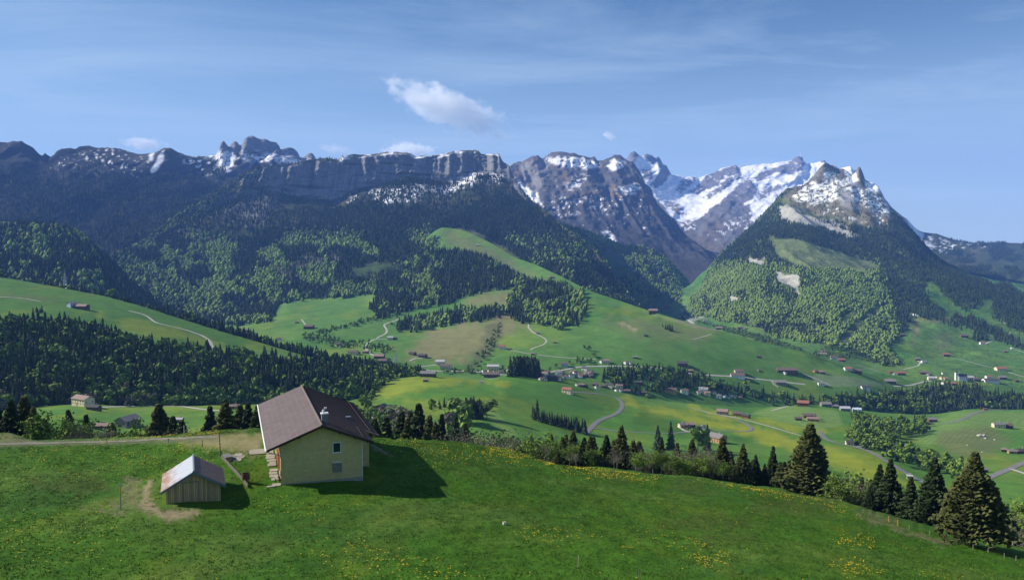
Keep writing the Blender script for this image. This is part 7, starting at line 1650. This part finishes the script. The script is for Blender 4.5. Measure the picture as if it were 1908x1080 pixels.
road([(1290,760),(1325,770),(1360,776),(1400,785),(1440,796),(1480,808),(1530,822)], 3.6, M_TRACK, keys=FR)
road([(1528,803),(1534,815),(1550,823),(1580,829),(1605,835),(1630,845),(1655,860),(1690,882),(1720,898),(1745,908)], 5.5, M_ROAD, keys=FR); road([(1600,835),(1606,828)], 7, M_ROAD, keys=FR)
road([(1437,765),(1450,761),(1475,755),(1492,753)], 4.2, M_TRACK, keys=FR)
road([(1748,789),(1775,787),(1792,782),(1812,771),(1828,765),(1850,763),(1880,763)], 6.0, M_ROAD, keys=FR); road([(1830,895),(1850,886),(1875,876),(1908,861),(1960,842)], 7, M_ROAD, keys=FR); road([(1882,873),(1895,877),(1915,884)], 4, M_TRACK, keys=FR)
road([(168,759),(200,758),(240,757),(300,756),(340,757),(360,760),(390,764),(430,766)], 5, M_TRACK, keys=FR); road([(860,774),(875,772),(900,772)], 6, M_TRACK, keys=FR)
road([(1000,697),(1025,693),(1050,689),(1075,684),(1100,682),(1160,682),(1230,685),(1265,693),(1310,698),(1380,702),(1440,709),(1500,716)], 5.0, M_TRACK, keys=['green']); road([(1060,707),(1080,710),(1100,716)], 6, M_ROAD, keys=GN)
road([(1500,716),(1540,719),(1600,720),(1680,719),(1702,717),(1715,712),(1735,709)], 5, M_TRACK, keys=['right']); road([(1437,708),(1443,717),(1450,721)], 4, M_TRACK, keys=GN)
road([(1634,716),(1632,712),(1640,709),(1655,709)], 4, M_TRACK, keys=RT); road([(1495,696),(1520,705),(1548,718)], 3.5, M_TRACK, keys=RT + GN); road([(1560,672),(1610,683),(1640,693)], 3, M_TRACK, keys=RT)
road([(700,664),(690,659),(683,655),(680,648),(682,641),(690,634),(702,631),(728,632)], 5.5, M_TRACK, keys=GN); road([(702,630),(710,625),(722,621),(724,616),(718,609),(711,605),(722,602),(738,597),(745,593)], 4.5, M_TRACK, keys=GN)
road([(730,683),(770,686),(810,691),(860,691),(900,693)], 5, M_TRACK, keys=GN); road([(763,672),(775,667),(787,668)], 4, M_TRACK, keys=GN); road([(860,690),(900,694),(940,698),(960,699)], 4, M_TRACK, keys=GN); road([(895,712),(915,706),(945,700)], 4.5, M_TRACK, keys=GN); road([(775,684),(800,681),(822,679)], 4, M_TRACK, keys=GN)
road([(985,604),(984,611),(990,618),(1003,624),(1018,631),(1022,636),(1012,643),(995,647),(988,652)], 3.6, M_TRACK, keys=GN); road([(950,652),(975,657),(1010,662),(1050,666),(1110,669)], 2.6, M_TRACK, keys=GN); road([(562,595),(570,606),(580,612)], 3, M_TRACK, keys=GN)
road([(1050,551),(1100,556),(1160,571),(1215,585),(1260,598),(1310,611),(1345,617)], 1.3, M_DIRT, keys=GN); road([(1290,632),(1310,628),(1325,622)], 2.4, M_TRACK, keys=GN)
road([(-60,550),(0,553),(40,555),(78,562)], 3.6, M_TRACK, keys=PS); road([(240,579),(262,584),(278,590),(286,600),(310,606),(345,614),(375,624),(392,634),(396,645),(396,655),(403,664)], 5, M_TRACK, keys=PS); road([(425,668),(445,671),(465,668)], 3.5, M_TRACK, keys=PS)
road([(1683,688),(1700,684),(1716,681),(1717,676),(1710,672)], 4.5, M_TRACK, keys=RT); road([(1835,641),(1845,635),(1858,632),(1867,630),(1869,624),(1885,620)], 5, M_TRACK, keys=RT); road([(1770,665),(1800,672),(1840,683),(1870,690)], 3.2, M_TRACK, keys=RT); road([(1879,693),(1908,702),(1940,708)], 4.5, M_TRACK, keys=RT); road([(1888,650),(1915,658)], 4, M_TRACK, keys=RT); road([(1855,587),(1862,592),(1870,600),(1874,603)], 5, M_TRACK, keys=RT); road([(1710,520),(1722,518),(1740,516)], 4, M_TRACK, keys=RT)
road([(1266,588),(1275,592),(1285,598),(1292,603)], 14, M_TRACK, name="stream_bed", keys=RT)
road([(-120,829),(0,826.5),(60,825.5),(130,824),(200,822),(260,820),(310,817),(370,814),(410,813)], 1.9, M_DIRT, name="path", lift=.03, keys=['near'], step=6, rag=.5)
road([(693,828),(700,832),(712,840),(722,846)], .6, M_DIRT, name="path", lift=.03, keys=['near'], step=5, rag=.6)
# ------------------------------------------------------------------ small fair-weather clouds beyond the massif
def cloud(px, py, wpx, hpx, tilt, Y, label, dens, seed, thr=.46, sc=3.0):
    x, y, z = [float(q) for q in unproj(px, py, Y)]; k = Y / F0
    bpy_me = MB(); n1, n2 = 10, 16
    prof = [(math.sin(math.pi * i / n1), -math.cos(math.pi * i / n1)) for i in range(n1 + 1)]; prof = [(max(a, .001), b) for a, b in prof]; bpy_me.lathe(prof, n2)
    m, n, l, b = newmat("cloud_vapour"); n.remove(b); pv = n.new("ShaderNodeVolumePrincipled"); pv.inputs["Color"].default_value = (1, 1, 1, 1); pv.inputs["Anisotropy"].default_value = 0.0
    t = n.new("ShaderNodeTexCoord"); ln = n.new("ShaderNodeVectorMath"); ln.operation = 'LENGTH'; l.new(t.outputs["Object"], ln.inputs[0])
    mp_ = n.new("ShaderNodeMapping"); mp_.inputs["Location"].default_value = (seed, seed * .7, 0); mp_.inputs["Scale"].default_value = (wpx / hpx * .55, 1, .8); l.new(t.outputs["Object"], mp_.inputs[0])
    z_ = n.new("ShaderNodeTexNoise"); z_.inputs["Scale"].default_value = sc; z_.inputs["Detail"].default_value = 6; z_.inputs["Roughness"].default_value = .62; l.new(mp_.outputs[0], z_.inputs["Vector"])
    f = n.new("ShaderNodeMapRange"); f.inputs[1].default_value = .15; f.inputs[2].default_value = 1.0; f.inputs[3].default_value = .22; f.inputs[4].default_value = -.30; l.new(ln.outputs["Value"], f.inputs[0])
    a = n.new("ShaderNodeMath"); l.new(z_.outputs[0], a.inputs[0]); l.new(f.outputs[0], a.inputs[1])
    r = n.new("ShaderNodeMapRange"); r.inputs[1].default_value = thr; r.inputs[2].default_value = thr + .22; r.inputs[4].default_value = dens; l.new(a.outputs[0], r.inputs[0]); l.new(r.outputs[0], pv.inputs["Density"])
    l.new(pv.outputs[0], n["Material Output"].inputs["Volume"])
    o = bpy_me.build("cloud", m); o.location = (x, y, z); o.scale = (wpx * k / 2, hpx * k * .9, hpx * k / 2); o.rotation_euler = (0, R(tilt), 0); tag(o, label, "cloud")
cloud(836, 203, 335, 100, 21, 14400, "largest white cloud, drawn out slantwise above the central mountain", .0042, 3.1, .41)
cloud(268, 268, 115, 36, 4, 14400, "small white cloud just above the left mountain range", .006, 7.3, .40, 2.4)
cloud(762, 281, 140, 44, 3, 14400, "white cloud peeping over the flat top of the central mountain", .007, 5.2, .38, 2.4)
cloud(1136, 254, 40, 17, 24, 14400, "tiny wisp of cloud above the rocky mountain", .009, 2.2, .36, 2.2)
cloud(625, 278, 110, 30, 8, 14400, "thin faint cloud between the crags and the flat topped mountain", .003, 4.4, .44, 2.6)
# ------------------------------------------------------------------ the air between here and the mountains
hb = MB().box(-13500, -300, -453, 15000, 13300, 1480)
mh, n, l, b = newmat("haze_air")
n.remove(b); pv = n.new("ShaderNodeVolumePrincipled")
pv.inputs["Color"].default_value = (0.19, 0.39, 1.0, 1); pv.inputs["Density"].default_value = 4.8e-5; pv.inputs["Anisotropy"].default_value = 0.0
l.new(pv.outputs[0], n["Material Output"].inputs["Volume"])
ho = hb.build("haze", mh); tag(ho, kind='stuff', label='thin blue air haze over the whole valley')
